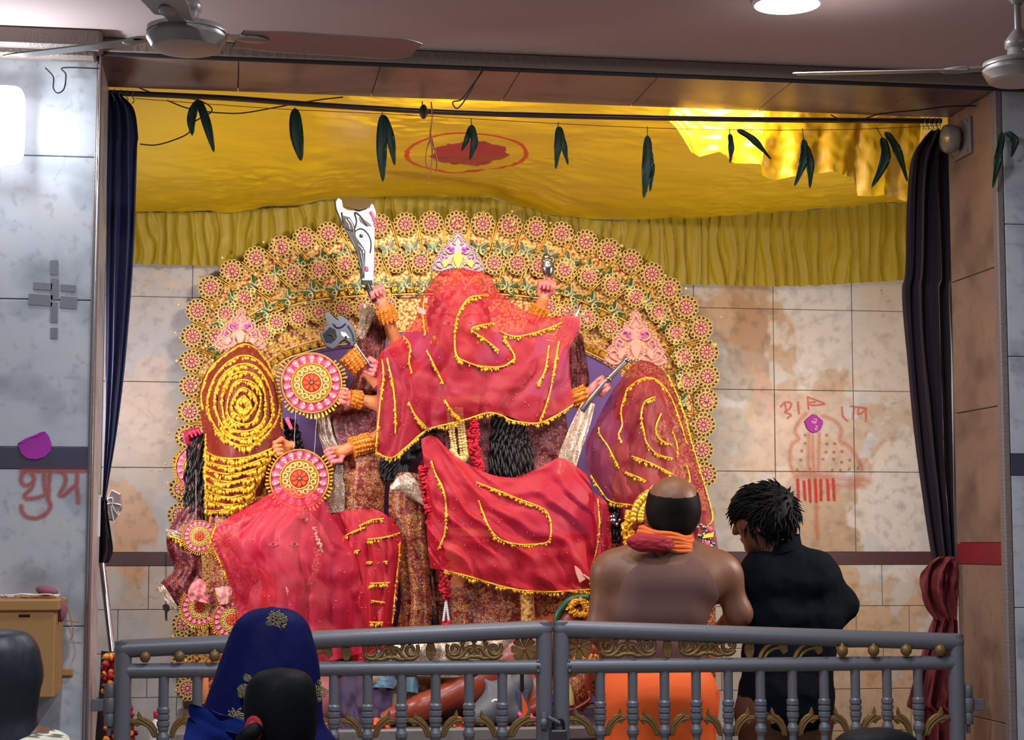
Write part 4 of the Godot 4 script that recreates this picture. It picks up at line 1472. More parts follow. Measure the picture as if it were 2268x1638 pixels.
	b.tube([P(1204, 1577, 5.688), P(1204, 1612, 5.688)], 0.011, 10)
	b.tube([P(1214, 1588, 5.685), P(1240, 1600, 5.685)], 0.006, 8)
	b.blob(P(1204, 1600, 5.68), Vector3(0.012, 0.014, 0.01), Basis(), 6, 8)
	tag(obj("hasp", b, m.gate_grey), "grey hasp welded to the left gate leaf's inner post", "hasp")

func fans() -> void:
	for f in [[413, 88, "grey ceiling fan with three blades at the upper left", [18.0, 138.0, 258.0]], [2257, 162, "grey ceiling fan cut off by the picture's right edge", [28.0, 152.0, 270.0]]]:
		var d := 4.44 if f[0] < 1000 else 4.62
		var c := P(f[0], f[1], d)
		var o := thing("ceiling_fan", f[2], "ceiling fan", c, "ceiling fans")
		var b := MB.new()
		b.lathe([[0.0, -0.031], [0.05, -0.030], [0.076, -0.025], [0.082, -0.02]], Transform3D(), 40)
		obj("bottom_cover", b, mat("fan_cover", rgb(190, 168, 152), 0.5), o)
		b = MB.new()
		b.lathe([[0.079, -0.021], [0.083, -0.021], [0.083, -0.021], [0.086, -0.014], [0.0955, 0.002], [0.0955, 0.002], [0.0965, 0.004], [0.0965, 0.010], [0.0965, 0.010], [0.091, 0.011], [0.091, 0.011], [0.091, 0.016], [0.091, 0.016], [0.0955, 0.017], [0.0955, 0.017], [0.095, 0.028], [0.08, 0.034], [0.045, 0.038], [0.03, 0.05], [0.028, 0.075], [0.0, 0.078]], Transform3D(), 40)
		obj("motor", b, m.fan_grey, o)
		b = MB.new()
		b.tube([Vector3(0, 0.07, 0), Vector3(0, 3.02 - c.y, 0)], 0.009, 10)
		b.lathe([[0.012, 0.12], [0.035, 0.09], [0.036, 0.07], [0.012, 0.065]], Transform3D(), 16)
		b.lathe([[0.045, 3.021 - c.y], [0.042, 2.99 - c.y], [0.012, 2.95 - c.y]], Transform3D(), 16)
		obj("down_rod", b, m.fan_grey, o)
		for k in 3:
			var a := deg_to_rad(f[3][k])
			var dir := Vector3(cos(a), 0, -sin(a))
			var side := Vector3(sin(a), 0, cos(a))
			var tilt := Basis(dir, deg_to_rad(-11.0))
			b = MB.new()
			b.box(dir * 0.115 + Vector3(0, 0.02, 0), Vector3(0.09, 0.006, 0.042), 0.002, Basis(dir, Vector3.UP, side))
			b.blob(dir * 0.16 + Vector3(0, 0.022, 0), Vector3(0.05, 0.008, 0.028), Basis(dir, Vector3.UP, side), 6, 12)
			obj("blade_arm", b, m.fan_grey, o)
			var rows := []
			for i in 16:
				var t := i / 15.0
				var r := lerpf(0.13, 0.605, t)
				var w := lerpf(0.05, 0.062, smoothstep(0.0, 0.25, t)) * (1.0 - 0.35 * smoothstep(0.85, 1.0, t) * smoothstep(0.85, 1.0, t))
				var row := []
				for q in [[-1.0, 0.0], [-0.9, 0.003], [0.0, 0.006], [0.9, 0.003], [1.0, 0.0], [0.9, -0.0015], [0.0, 0.002], [-0.9, -0.0015]]:
					row.append(dir * r + tilt * (side * q[0] * w + Vector3(0, q[1], 0)) + Vector3(0, 0.018 + 0.03 * t, 0))
				rows.append(row)
			b.v.clear(); b.uv.clear(); b.ix.clear()
			b.grid(rows, 1, 1, true)
			obj("blade", b, m.fan_grey, o)

# ---------------------------------------------------------------- cloth patches
# rows of control points [px, py, depth]; gives the grid of points (x, y in the photograph, depth) after smoothing and folding
func patch(rows: Array, su: int, sv: int, folds: float, amp: float, slant: float, sd: int) -> Array:
	var a := []
	for r in rows:
		var c := []
		for q in r:
			c.append(Vector3(q[0], q[1], q[2]))
		a.append(spline(c, su))
	var nu: int = a[0].size()
	var cols := []
	for i in nu:
		var c := []
		for r in a:
			c.append(r[i])
		cols.append(spline(c, sv))
	var nv: int = cols[0].size()
	var nz := noise(sd, 1.0, 3)
	var out := []
	for j in nv:
		var row := []
		var v := float(j) / (nv - 1)
		for i in nu:
			var u := float(i) / (nu - 1)
			var q: Vector3 = cols[i][j]
			var ph := TAU * folds * (u + slant * v) + 3.0 * nz.get_noise_2d(u * 2.2, v * 2.2)
			var w := (0.25 + 0.75 * v)
			q.z += amp * w * (sin(ph) + 0.4 * sin(2.1 * ph + 2.0)) + amp * 0.8 * nz.get_noise_2d(u * 4.0 + 9.0, v * 4.0)
			row.append(q)
		out.append(row)
	return out

func cloth(grid: Array, us := 1.0, vs := 1.0) -> MB:
	var rows := []
	for r in grid:
		var row := []
		for q in r:
			row.append(P(q.x, q.y, q.z))
		rows.append(row)
	var mb := MB.new()
	mb.grid(rows, us, vs)
	return mb

func depth_at(grid: Array, x: float, y: float) -> float:
	var best := 1e9
	var z := 0.0
	for r in grid:
		for q in r:
			var d: float = (q.x - x) * (q.x - x) + (q.y - y) * (q.y - y)
			if d < best:
				best = d
				z = q.z
	return z

# gold braid with little hanging tassels along a line on a cloth
func fringe(grid: Array, line: Array, dense := 3.4, long := 9.5, thick := 2.6, side := Vector2(0, 1), fat := 1.0) -> MB:
	var ctl := []
	for q in line:
		ctl.append(Vector2(q[0], q[1]))
	var pts := spline(ctl, 6) if ctl.size() > 2 else ctl
	var w := []
	for q in pts:
		var dd := depth_at(grid, q.x, q.y) - 0.006
		w.append(P(q.x, q.y, dd))
	var mb := MB.new()
	var k := mpp(6.9)
	mb.tube(w, thick * k * 0.8, 5)
	for i in pts.size() - 1:
		var n := maxi(1, int(pts[i].distance_to(pts[i + 1]) / dense))
		for j in n:
			if rng.randf() < 0.18:
				continue
			var t := float(j) / n
			var c: Vector3 = w[i].lerp(w[i + 1], t)
			var swell := 0.45 + 0.9 * absf(sin(pts[i].x * 0.045 + pts[i].y * 0.031 + j * 0.05))
			var l := long * k * rng.randf_range(0.45, 1.25) * swell
			var dir := Vector3(side.x + rng.randf_range(-0.25, 0.25), -side.y, rng.randf_range(0.0, 0.4)).normalized()
			var r := rng.randf_range(1.0, 2.8) * k * fat * (0.7 + 0.5 * swell)
			var e := c + dir * l
			var mid := c + dir * l * 0.6
			var sx := Vector3(r, 0, 0)
			var sz := Vector3(0, r * 0.5, r)
			var b := mb.v.size()
			for p in [c, mid + sx, mid + sz, mid - sx, mid - sz, e]:
				mb.put(p)
			for s in 4:
				mb.tri(b, b + 1 + s, b + 1 + (s + 1) % 4)
				mb.tri(b + 5, b + 1 + (s + 1) % 4, b + 1 + s)
	return mb

func veil(label: String, rows: Array, mt: Material, folds: float, amp: float, slant: float, sd: int, trims: Array, dense := 3.4, long := 9.5) -> Array:
	var g := patch(rows, 9, 9, folds, amp, slant, sd)
	var mid: Vector3 = g[g.size() / 2][g[0].size() / 2]
	var o := thing("veil", label, "veil", P(mid.x, mid.y, mid.z), "veils over the idols")
	part("cloth", cloth(g), mt, o)
	for t in trims:
		part("gold_fringe", fringe(g, t, dense, long, 2.6, Vector2(0, 1), 1.5 if dense < 2.0 else 1.35), m.gold_braid, o)
	# a scatter of sequins
	var mb := MB.new()
	for i in 60:
		var r = g[rng.randi_range(2, g.size() - 3)]
		var q: Vector3 = r[rng.randi_range(2, r.size() - 3)]
		mb.blob(P(q.x, q.y, q.z - 0.004), Vector3.ONE * rng.randf_range(0.0015, 0.003), Basis(), 4, 6)
	var s := part("sequins", mb, m.sequin_red, o)
	s.set_meta("kind", "stuff")
	return [o, g]

# ---------------------------------------------------------------- materials and motifs of the idols
func idol_materials() -> void:
	mat("gold", rgb(226, 178, 58), 0.32, 0.75)
	mat("gold_bright", rgb(240, 214, 138), 0.42, 0.25)
	mat("gold_braid", rgb(246, 196, 60), 0.36, 0.5)
	mat("gold_plate", rgb(204, 154, 62), 0.45, 0.3)
	mat("hole_brown", rgb(84, 58, 26), 0.7)
	mat("armlet_gold", rgb(228, 140, 46), 0.45, 0.2)
	mat("maroon", rgb(126, 34, 38), 0.6)
	mat("pink_petal", rgb(234, 164, 150), 0.5)
	mat("pink_hot", rgb(226, 84, 122), 0.5)
	mat("pink_soft", rgb(246, 182, 184), 0.5)
	mat("orange", rgb(232, 92, 36), 0.5)
	mat("gem_green", rgb(24, 84, 44), 0.35)
	mat("gem_teal", rgb(92, 142, 150), 0.35, 0.3)
	mat("gem_magenta", rgb(206, 70, 206), 0.2)
	mat("gem_yellow", rgb(238, 226, 90), 0.25)
	mat("purple_panel", rgb(112, 84, 160), 0.55)
	mat("silver", rgb(172, 172, 182), 0.24, 1.0)
	mat("silver_lace", rgb(168, 146, 152), 0.42, 0.3)
	mat("rose_lace", rgb(214, 156, 138), 0.55, 0.1)
	mat("black_paint", rgb(22, 22, 26), 0.35)
	mat("white_paint", rgb(236, 234, 234), 0.4)
	mat("skin_idol", rgb(230, 142, 92), 0.5)
	mat("skin_pink", rgb(226, 132, 132), 0.5)
	mat("palm_red", rgb(176, 36, 72), 0.5)
	mat("hair_black", rgb(18, 17, 20), 0.45)
	mat("brow_dark", rgb(30, 16, 16), 0.6)
	mat("eye_white", rgb(240, 232, 226), 0.4)
	mat("lip_red", rgb(168, 30, 40), 0.5)
	mat("demon_brown", rgb(146, 62, 42), 0.32)
	mat("buffalo_grey", rgb(96, 100, 106), 0.5)
	mat("lion_tan", rgb(176, 150, 116), 0.7)
	mat("flower_red", rgb(206, 10, 46), 0.7)
	mat("sequin_red", rgb(236, 120, 120), 0.3, 0.4)
	for v in [["veil_red", rgb(178, 14, 48), 0.72], ["veil_crimson", rgb(194, 10, 44), 0.84], ["veil_wine", rgb(142, 16, 44), 0.74], ["veil_pink", rgb(204, 16, 60), 0.64], ["veil_brown", rgb(128, 34, 22), 0.93]]:
		var s := mat(v[0], Color(v[1].r, v[1].g, v[1].b, v[2]), 0.55)
		s.transparency = BaseMaterial3D.TRANSPARENCY_ALPHA
		s.rim_enabled = true
		s.rim = 0.12
		s.rim_tint = 0.6
	# gold filigree over a red ground
	var n := 384
	var im := Image.create(n, n, false, Image.FORMAT_RGB8)
	var cn := noise(61, 0.085, 1, FastNoiseLite.TYPE_CELLULAR)
	cn.fractal_type = FastNoiseLite.FRACTAL_NONE
	cn.cellular_return_type = FastNoiseLite.RETURN_DISTANCE
	var fz := noise(62, 0.03, 3)
	for y in n:
		for x in n:
			var d := cn.get_noise_2d(x, y) + 1.0
			var t := fz.get_noise_2d(x, y)
			var c := rgb(244, 222, 150)
			if d > 0.55 + t * 0.1:
				c = rgb(166, 48, 44) if t > -0.1 else rgb(140, 92, 36)
			elif d > 0.42:
				c = rgb(232, 190, 96)
			elif d > 0.24:
				c = rgb(208, 150, 70)
			im.set_pixel(x, y, c)
	var f := mat("filigree", Color.WHITE, 0.4, 0.3)
	f.albedo_texture = ImageTexture.create_from_image(im)
	f.uv1_triplanar = true
	f.uv1_world_triplanar = true
	f.uv1_scale = Vector3.ONE * 2.6
	# brocade: gold blossoms and sprigs woven on maroon
	for bk in [["brocade", rgb(112, 18, 24), rgb(232, 176, 74), 0], ["brocade_dark", rgb(78, 16, 26), rgb(196, 96, 84), 1]]:
		im = Image.create(n, n, false, Image.FORMAT_RGB8)
		im.fill(bk[1])
		var r2 := RandomNumberGenerator.new()
		r2.seed = 90 + bk[3]
		for i in 420:
			var cx := r2.randf() * n
			var cy := r2.randf() * n
			var big := i > 330
			var rad := r2.randf_range(15, 24) if big else r2.randf_range(5, 10)
			var pet := r2.randi_range(5, 8)
			var ph := r2.randf() * TAU
			for y in range(int(cy - rad - 1), int(cy + rad + 2)):
				for x in range(int(cx - rad - 1), int(cx + rad + 2)):
					var q := Vector2(x - cx, y - cy)
					var rr := q.length() / rad
					var edge := 0.72 + 0.28 * cos(q.angle() * pet + ph)
					if rr < edge:
						var c: Color = bk[2]
						if rr < 0.2:
							c = rgb(90, 90, 150) if big else rgb(240, 220, 150)
						elif rr < 0.34 or absf(rr - edge * 0.72) < 0.1:
							c = bk[1]
						elif (i + int(rr * 9.0)) % 3 == 0:
							c = bk[2].lightened(0.25)
						im.set_pixel(posmod(x, n), posmod(y, n), c)
		var s := mat(bk[0], Color.WHITE, 0.5, 0.12)
		s.albedo_texture = ImageTexture.create_from_image(im)
		s.uv1_triplanar = true
		s.uv1_world_triplanar = true
		s.uv1_scale = Vector3.ONE * 3.0
	# spangled silver ribbon
	im = Image.create(192, 192, false, Image.FORMAT_RGB8)
	var r3 := RandomNumberGenerator.new()
	r3.seed = 4
	for y in 192:
		for x in 192:
			im.set_pixel(x, y, rgb(204, 176, 150).lerp(rgb(120, 92, 76), r3.randf()) if r3.randf() > 0.2 else rgb(246, 238, 226))
	var sp := mat("spangle", Color.WHITE, 0.35, 0.35)
	sp.albedo_texture = ImageTexture.create_from_image(im)
	sp.uv1_triplanar = true
	sp.uv1_world_triplanar = true
	sp.uv1_scale = Vector3.ONE * 2.4

func ring(mb: MB, c: Vector3, r: float, t: float, n := 8, sides := 4) -> void:
	var pts := []
	for i in n + 1:
		pts.append(c + Vector3(cos(TAU * i / n) * r, sin(TAU * i / n) * r, 0))
	mb.tube(pts, t, sides, false, 1.0, Vector3(0, 0, 1))

func drop(r: float, l: float, n := 10) -> PackedVector2Array:   # a petal that points up from the origin
	var o := PackedVector2Array()
	for i in n:
		var a := TAU * i / n
		var k := 0.5 - 0.5 * cos(a)
		o.append(Vector2(sin(a) * r * (0.35 + 0.65 * k), l * k))
	return o

func halo() -> void:
	var tier1 := [[416, 1524], [403, 1475], [396, 1428], [408, 1380], [398, 1140], [402, 1082], [409, 1022], [414, 967], [420, 911], [423, 855], [424, 800], [427, 745], [438, 688], [466, 637], [514, 601], [567, 572], [622, 548], [674, 530], [727, 518], [783, 507], [840, 500], [898, 497], [955, 494], [1012, 494], [1069, 496], [1129, 500], [1187, 507], [1243, 518],
		[1297, 536], [1348, 555], [1396, 579], [1443, 608], [1482, 641], [1519, 681], [1551, 727], [1564, 780], [1566, 833], [1563, 887], [1557, 941], [1552, 996], [1560, 1050]]
	var tier2 := [[478, 745], [500, 695], [541, 660], [594, 627], [650, 606], [708, 597], [765, 585], [821, 581], [877, 579], [931, 579], [985, 580], [1040, 581], [1094, 583], [1145, 583], [1196, 589], [1251, 597], [1303, 612], [1356, 632], [1408, 658], [1459, 690], [1498, 737], [1515, 790], [1523, 843]]
	var tier3 := [[560, 770], [584, 738], [612, 714], [660, 702], [706, 692], [758, 683], [804, 682], [860, 676], [1215, 680], [1256, 690], [1301, 705], [1350, 724], [1392, 752], [1440, 800]]
	var o := thing("halo_screen", "great scalloped golden halo screen behind the idols", "halo screen", P(1000, 1500, 7.5))
	var dz := 7.53
	# board
	var outl := PackedVector2Array()
	var org := P(1000, 1000, dz)
	for q in tier1:
		var w := P(q[0], q[1], dz)
		outl.append(Vector2(w.x - org.x, w.y - org.y))
	for q in [[1580, 1300], [1560, 1557], [440, 1557]]:
		var w := P(q[0], q[1], dz)
		outl.append(Vector2(w.x - org.x, w.y - org.y))
	var b := MB.new()
	b.prism(outl, Transform3D(Basis(), org), 0.02)
	part("board", b, m.filigree, o)
	var pp := PackedVector2Array()
	for q in [[598, 1555], [598, 850], [630, 800], [680, 772], [760, 752], [860, 735], [1180, 735], [1260, 765], [1330, 800], [1390, 840], [1420, 900], [1420, 1555]]:
		var w := P(q[0], q[1], dz)
		pp.append(Vector2(w.x - org.x, w.y - org.y))
	b = MB.new()
	b.prism(pp, Transform3D(Basis(), org + Vector3(0, 0, 0.006)), 0.006)
	part("inner_panel", b, m.purple_panel, o)
	# motif meshes in pixels
	var med := MB.new()
	med.lathe([[0.0, 1.5], [24.0, 1.5], [26.5, 0.0], [26.5, -3.0]], Transform3D(Basis(Vector3(1, 0, 0), PI / 2), Vector3.ZERO), 20)
	var loops := MB.new()
	for i in 15:
		var a := TAU * i / 15.0
		ring(loops, Vector3(cos(a) * 23.0, sin(a) * 23.0, 3.5), 4.6, 1.25, 7, 4)
	ring(loops, Vector3(0, 0, 3.0), 17.0, 1.2, 20, 4)
	var holes := MB.new()
	for i in 15:
		var a := TAU * i / 15.0
		holes.blob(Vector3(cos(a) * 23.0, sin(a) * 23.0, 1.6), Vector3(2.7, 2.7, 1.2), Basis(), 4, 7)
	var ground := MB.new()
	ground.lathe([[0.0, 4.0], [15.0, 3.6], [16.4, 1.0]], Transform3D(Basis(Vector3(1, 0, 0), PI / 2), Vector3.ZERO), 20)
	var rose := MB.new()
	for i in 11:
		var bs := Basis(Vector3(0, 0, 1), TAU * i / 11.0)
		rose.prism(PackedVector2Array([Vector2(-1.0, 5.5), Vector2(-2.8, 11.5), Vector2(-1.8, 14.4), Vector2(1.8, 14.4), Vector2(2.8, 11.5), Vector2(1.0, 5.5)]), Transform3D(bs, Vector3(0, 0, 6.0)), 3.0, 0.6)
	rose.blob(Vector3(0, 0, 4.5), Vector3(4.2, 4.2, 2.4), Basis(), 5, 8)
	var mm := {"holes": holes.mesh(), "med": med.mesh(), "loops": loops.mesh(), "ground": ground.mesh(), "rose": rose.mesh()}
	var pais := MB.new()   # comma-shaped green motif
	pais.prism(PackedVector2Array([Vector2(-3, -12), Vector2(6, -9), Vector2(10, 0), Vector2(8, 9), Vector2(1, 14), Vector2(-6, 13), Vector2(-2, 9), Vector2(1, 2), Vector2(-2, -4), Vector2(-8, -6)]), Transform3D(Basis(), Vector3(0, 0, 4)), 4.0, 1.2)
	var eye := MB.new()
	ring(eye, Vector3(4, -4, 4.5), 4.0, 1.2, 8, 4)
	eye.tube(spline([Vector3(-3, -11, 4.5), Vector3(8, -8, 4.5), Vector3(9, 4, 4.5), Vector3(0, 13, 4.5)], 3), 1.1, 4)
	var bar := MB.new()
	bar.prism(PackedVector2Array([Vector2(-4, -9), Vector2(2, -9), Vector2(4, 9), Vector2(-1, 9)]), Transform3D(Basis(), Vector3(0, 0, 4)), 4.0, 1.0)
	var pm := [pais.mesh(), eye.mesh(), bar.mesh()]
	var bx := MB.new()
	bx.box(Vector3.ZERO, Vector3(13, 13, 4), 1.2)
	ring(bx, Vector3(0, 0, 3), 4.0, 1.3, 9, 4)
	var bxm := bx.mesh()
	var center := Vector2(1000, 930)
	for t in 3:
		var tier: Array = [tier1, tier2, tier3][t]
		var dd: float = dz - 0.012 - 0.014 * t
		for q in tier:
			var out := (Vector2(q[0], q[1]) - center).normalized()
			if q[1] > 930.0:
				out = Vector2(signf(q[0] - 1000.0), 0)
			var ang := atan2(out.x, -out.y)
			var s: float = sc(q[0], dd) * [1.0, 0.96, 0.92][t]
			var xf := Transform3D(Basis(Vector3(0, 0, 1), -ang).scaled(Vector3(s, s, s)), P(q[0], q[1], dd))
			var e := inst("medallion", mm.med, m.gold_plate, xf, o)
			for w in [["scalloped_rim", mm.loops, m.gold_bright], ["dark_dots", mm.holes, m.hole_brown], ["rosette_ground", mm.ground, m.maroon], ["rosette", mm.rose, m.pink_petal]]:
				obj(w[0], w[1], w[2], e)
			# divider and motifs inwards from each medallion
			if t < 2 and q[1] < 1000.0:
				var inw := -out
				for sd in [-1.0, 1.0]:
					var c: Vector2 = Vector2(q[0], q[1]) + inw * 56.0 + Vector2(-inw.y, inw.x) * 14.5 * sd
					if t == 1 and q[1] > 700.0:
						continue
					var px := Transform3D(Basis(Vector3(0, 0, 1), -ang) * Basis.from_scale(Vector3(s * sd * 1.2, s * 1.2, s)), P(c.x, c.y, dd - 0.012))
					var g := inst("paisley", pm[0], m.gem_green, px, o)
					obj("paisley_outline", pm[1], m.gold_bright, g)
					var c2: Vector2 = Vector2(q[0], q[1]) + inw * 56.0 + Vector2(-inw.y, inw.x) * 3.4 * sd
					inst("blue_bar", pm[2], m.gem_teal, Transform3D(Basis(Vector3(0, 0, 1), -ang) * Basis.from_scale(Vector3(s * sd, s, s)), P(c2.x, c2.y, dd - 0.012)), o)
		for i in tier.size() - 1:
			var a := (Vector2(tier[i][0], tier[i][1]) + Vector2(tier[i + 1][0], tier[i + 1][1])) * 0.5
			if Vector2(tier[i][0], tier[i][1]).distance_to(Vector2(tier[i + 1][0], tier[i + 1][1])) > 80.0 or a.y > 1000.0:
				continue
			var inw := (center - a).normalized()
			b = MB.new()
			for w in [-2.2, 2.2]:
				var sd2: Vector2 = Vector2(-inw.y, inw.x) * w
				b.tube(pixels([[a.x - inw.x * 8.0 + sd2.x, a.y - inw.y * 8.0 + sd2.y], [a.x + inw.x * 74.0 + sd2.x, a.y + inw.y * 74.0 + sd2.y]], dd - 0.003), 0.0022, 5)
			part("divider", b, m.gold, o)
	# bands of little boxes below the second and third tier
	for band in [[[520, 740], [560, 706], [605, 682], [660, 662], [720, 652], [800, 645], [900, 641], [1000, 641], [1100, 641], [1180, 648], [1240, 660], [1300, 682], [1360, 708], [1420, 745]], [[596, 812], [630, 786], [690, 766], [750, 754], [820, 745]], [[1210, 742], [1270, 756], [1330, 782], [1390, 815]]]:
		var ctl := []
		for q in band:
			ctl.append(Vector2(q[0], q[1]))
		var sm := spline(ctl, 12)
		var run := 0.0
		b = MB.new()
		var up := []
		var dn := []
		for i in sm.size():
			var tg: Vector2 = (sm[mini(i + 1, sm.size() - 1)] - sm[maxi(i - 1, 0)]).normalized()
			var nn := Vector2(-tg.y, tg.x) * 10.0
			up.append(P(sm[i].x + nn.x, sm[i].y + nn.y, dz - 0.034))
			dn.append(P(sm[i].x - nn.x, sm[i].y - nn.y, dz - 0.034))
			if i > 0:
				run += sm[i].distance_to(sm[i - 1])
				if run > 16.5:
					run = 0.0
					var s := sc(sm[i].x, dz - 0.03)
					inst("band_box", bxm, m.gold, Transform3D(Basis(Vector3(0, 0, 1), -tg.angle()).scaled(Vector3(s, s, s)), P(sm[i].x, sm[i].y, dz - 0.03)), o)
		b.tube(up, 0.0035, 6)
		b.tube(dn, 0.0035, 6)
		part("band_edge", b, m.gold_bright, o)
	# mirrors and spangles scattered over the screen
	b = MB.new()
	for i in 420:
		var q: Array = [tier1, tier1, tier2, tier3][rng.randi_range(0, 3)].pick_random() if false else [tier1, tier1, tier2, tier3][i % 4][rng.randi_range(0, [tier1, tier1, tier2, tier3][i % 4].size() - 1)]
		var c := Vector2(q[0], q[1]) + (center - Vector2(q[0], q[1])).normalized() * rng.randf_range(-26, 60) + Vector2(rng.randf_range(-26, 26), rng.randf_range(-20, 20))
		b.blob(P(c.x, c.y, dz - 0.05), Vector3(0.0062, 0.0062, 0.004) * rng.randf_range(0.6, 1.3), Basis.from_euler(Vector3(rng.randf() - 0.5, rng.randf() - 0.5, 0)), 5, 8)
	var sp := part("spangles", b, m.gold_bright, o)
	sp.set_meta("kind", "stuff")

# round pink and gold rosette disc, r in pixels
func rosette(label: String, px: float, py: float, d: float, r: float, turn := 0.0) -> Node3D:
	var k := sc(px, d) * r / 68.0
	var o := thing("rosette_disc", label, "ornament", P(px, py, d), "pink and gold rosette discs")
	var face := Basis(Vector3(1, 0, 0), PI / 2)
	var b := MB.new()
	b.lathe([[0.0, 0.0], [64 * k, 0.0], [68 * k, -3 * k], [68 * k, -9 * k], [0.0, -9 * k]], Transform3D(face, Vector3.ZERO), 40)
	obj("disc", b, mat("disc_pink", rgb(206, 78, 116), 0.5), o)
	b = MB.new()
	for i in 18:
		b.prism(drop(9.0 * k, 19 * k), Transform3D(Basis(Vector3(0, 0, 1), TAU * i / 18.0), Basis(Vector3(0, 0, 1), TAU * i / 18.0) * Vector3(0, 45 * k, 4 * k)), 4 * k, 1.5 * k)
	obj("outer_petals", b, m.pink_soft, o)
	b = MB.new()
	for i in 18:
		var a := TAU * i / 18.0
		ring(b, Vector3(-sin(a) * 57 * k, cos(a) * 57 * k, 4.5 * k), 5.0 * k, 1.2 * k, 9, 4)
	obj("petal_loops", b, mat("pink_loop", rgb(236, 124, 150), 0.5), o)
	b = MB.new()
	b.lathe([[0.0, 3 * k], [42 * k, 3 * k], [44 * k, 0.0]], Transform3D(face, Vector3.ZERO), 36)
	ring(b, Vector3(0, 0, 4 * k), 44 * k, 2 * k, 32, 5)
	ring(b, Vector3(0, 0, 4 * k), 67 * k, 2 * k, 40, 5)
	obj("gold_plate", b, m.gold_plate, o)
	b = MB.new()
	for i in 14:
		var a := TAU * i / 14.0
		ring(b, Vector3(-sin(a) * 33 * k, cos(a) * 33 * k, 5 * k), 5.6 * k, 2.0 * k, 8, 4)
	ring(b, Vector3(0, 0, 5 * k), 23 * k, 1.6 * k, 24, 4)
	obj("gold_loops", b, m.gold_bright, o)
	b = MB.new()
	b.lathe([[0.0, 5 * k], [20 * k, 5 * k], [22 * k, 3 * k]], Transform3D(face, Vector3.ZERO), 24)
	obj("centre_ground", b, mat("centre_red", rgb(190, 36, 30), 0.5), o)
	b = MB.new()
	for i in 8:
		b.prism(drop(6 * k, 14 * k), Transform3D(Basis(Vector3(0, 0, 1), TAU * i / 8.0), Basis(Vector3(0, 0, 1), TAU * i / 8.0) * Vector3(0, 5 * k, 8 * k)), 3 * k, 1.2 * k)
	obj("centre_petals", b, m.orange, o)
	b = MB.new()
	b.blob(Vector3(0, 0, 8 * k), Vector3(4, 4, 3) * k, Basis(), 6, 8)
	obj("centre_gem", b, m.gem_teal, o)
	b = MB.new()
	for i in 54:
		var a := TAU * i / 54.0
		if cos(a) > 0.75:
			continue
		var u := Vector3(sin(a), cos(a), 0)
		b.tube([u * 66 * k, u * rng.randf_range(74, 82) * k + Vector3(0, 0, 3 * k)], [1.2 * k, 3.0 * k], 5)
	obj("gold_fringe", b, m.gold_braid, o)
	return o

func crown(px: float, py: float, d: float, w: float, h: float, lace: Material, drop_mat: Material, parent: Node3D) -> void:
	var k := sc(px, d)
	var c := P(px, py, d)
	var sx := w / 136.0 * k
	var sy := h / 125.0 * k
	var half := [[0, 125], [11, 114], [10, 100], [24, 94], [26, 82], [38, 76], [40, 63], [50, 56], [51, 44], [60, 36], [61, 24], [68, 14], [66, 2], [50, -6], [30, 0], [12, 6], [0, 8]]
	var ol := PackedVector2Array()
	for q in half:
		ol.append(Vector2(q[0] * sx, q[1] * sy))
	for i in range(half.size() - 2, 0, -1):
		ol.append(Vector2(-half[i][0] * sx, half[i][1] * sy))
	var cr := Node3D.new()
	cr.name = "crown"
	parent.add_child(cr, true)
	cr.position = c - parent.position
	var b := MB.new()
	b.prism(ol, Transform3D(), 0.012, 0.003)
	for i in ol.size():   # lacy beaded edge
		for t in [0.0, 0.5]:
			var e: Vector2 = ol[i].lerp(ol[(i + 1) % ol.size()], t)
			b.blob(Vector3(e.x, e.y, 0.001), Vector3.ONE * 3.2 * k, Basis(), 5, 7)
	obj("lace_plate", b, lace, cr)
	b = MB.new()
	for s in [-1.0, 1.0]:
		for f in [[[10, 10], [34, 6], [54, 14], [58, 26], [46, 30], [40, 20]], [[14, 26], [30, 22], [44, 38], [40, 56], [28, 50], [32, 40]], [[10, 60], [22, 56], [32, 66], [24, 78], [14, 70]], [[6, 84], [14, 90], [8, 100], [2, 112]]]:
			var pts := []
			for q in f:
				pts.append(Vector3(q[0] * s * sx, q[1] * sy, 0.005))
			b.tube(spline(pts, 4), 2.2 * k, 5)
	var bot := []
	for i in range(12, 17):
		bot.append(Vector3(half[i][0] * sx, (half[i][1] + 5) * sy, 0.006))
	for i in range(15, 11, -1):
		bot.append(Vector3(-half[i][0] * sx, (half[i][1] + 5) * sy, 0.006))
	b.tube(spline(bot, 4), 3.0 * k, 6)
	obj("scrollwork", b, lace, cr)
	b = MB.new()
	b.prism(drop(17 * sx, 48 * sy, 16), Transform3D(Basis(Vector3(0, 0, 1), 0.0), Vector3(0, 10 * sy, 0.012)), 0.01, 0.003)
	for s in [-1.0, 1.0]:
		b.prism(drop(11 * sx, 26 * sy, 12), Transform3D(Basis(Vector3(0, 0, 1), 0.25 * s), Vector3(36 * s * sx, 10 * sy, 0.01)), 0.008, 0.002)
	obj("teardrop", b, drop_mat, cr)
	b = MB.new()
	for i in 16:
		var a := TAU * i / 16.0
		b.blob(Vector3(sin(a) * 18 * sx, (30 + cos(a) * 22) * sy, 0.012), Vector3.ONE * 2.2 * k, Basis(), 4, 6)
	obj("bead", b, m.gem_yellow if drop_mat == m.gem_yellow else m.gold_bright, cr)
	for s in [-1.0, 1.0]:
		for q in [[14, 62], [19, 68], [23, 74], [13, 72], [40, 44]]:
			b = MB.new()
			b.blob(Vector3(q[0] * s * sx, q[1] * sy, 0.008), Vector3.ONE * 3.0 * k, Basis(), 5, 7)
			obj("gem", b, m.gem_magenta, cr)

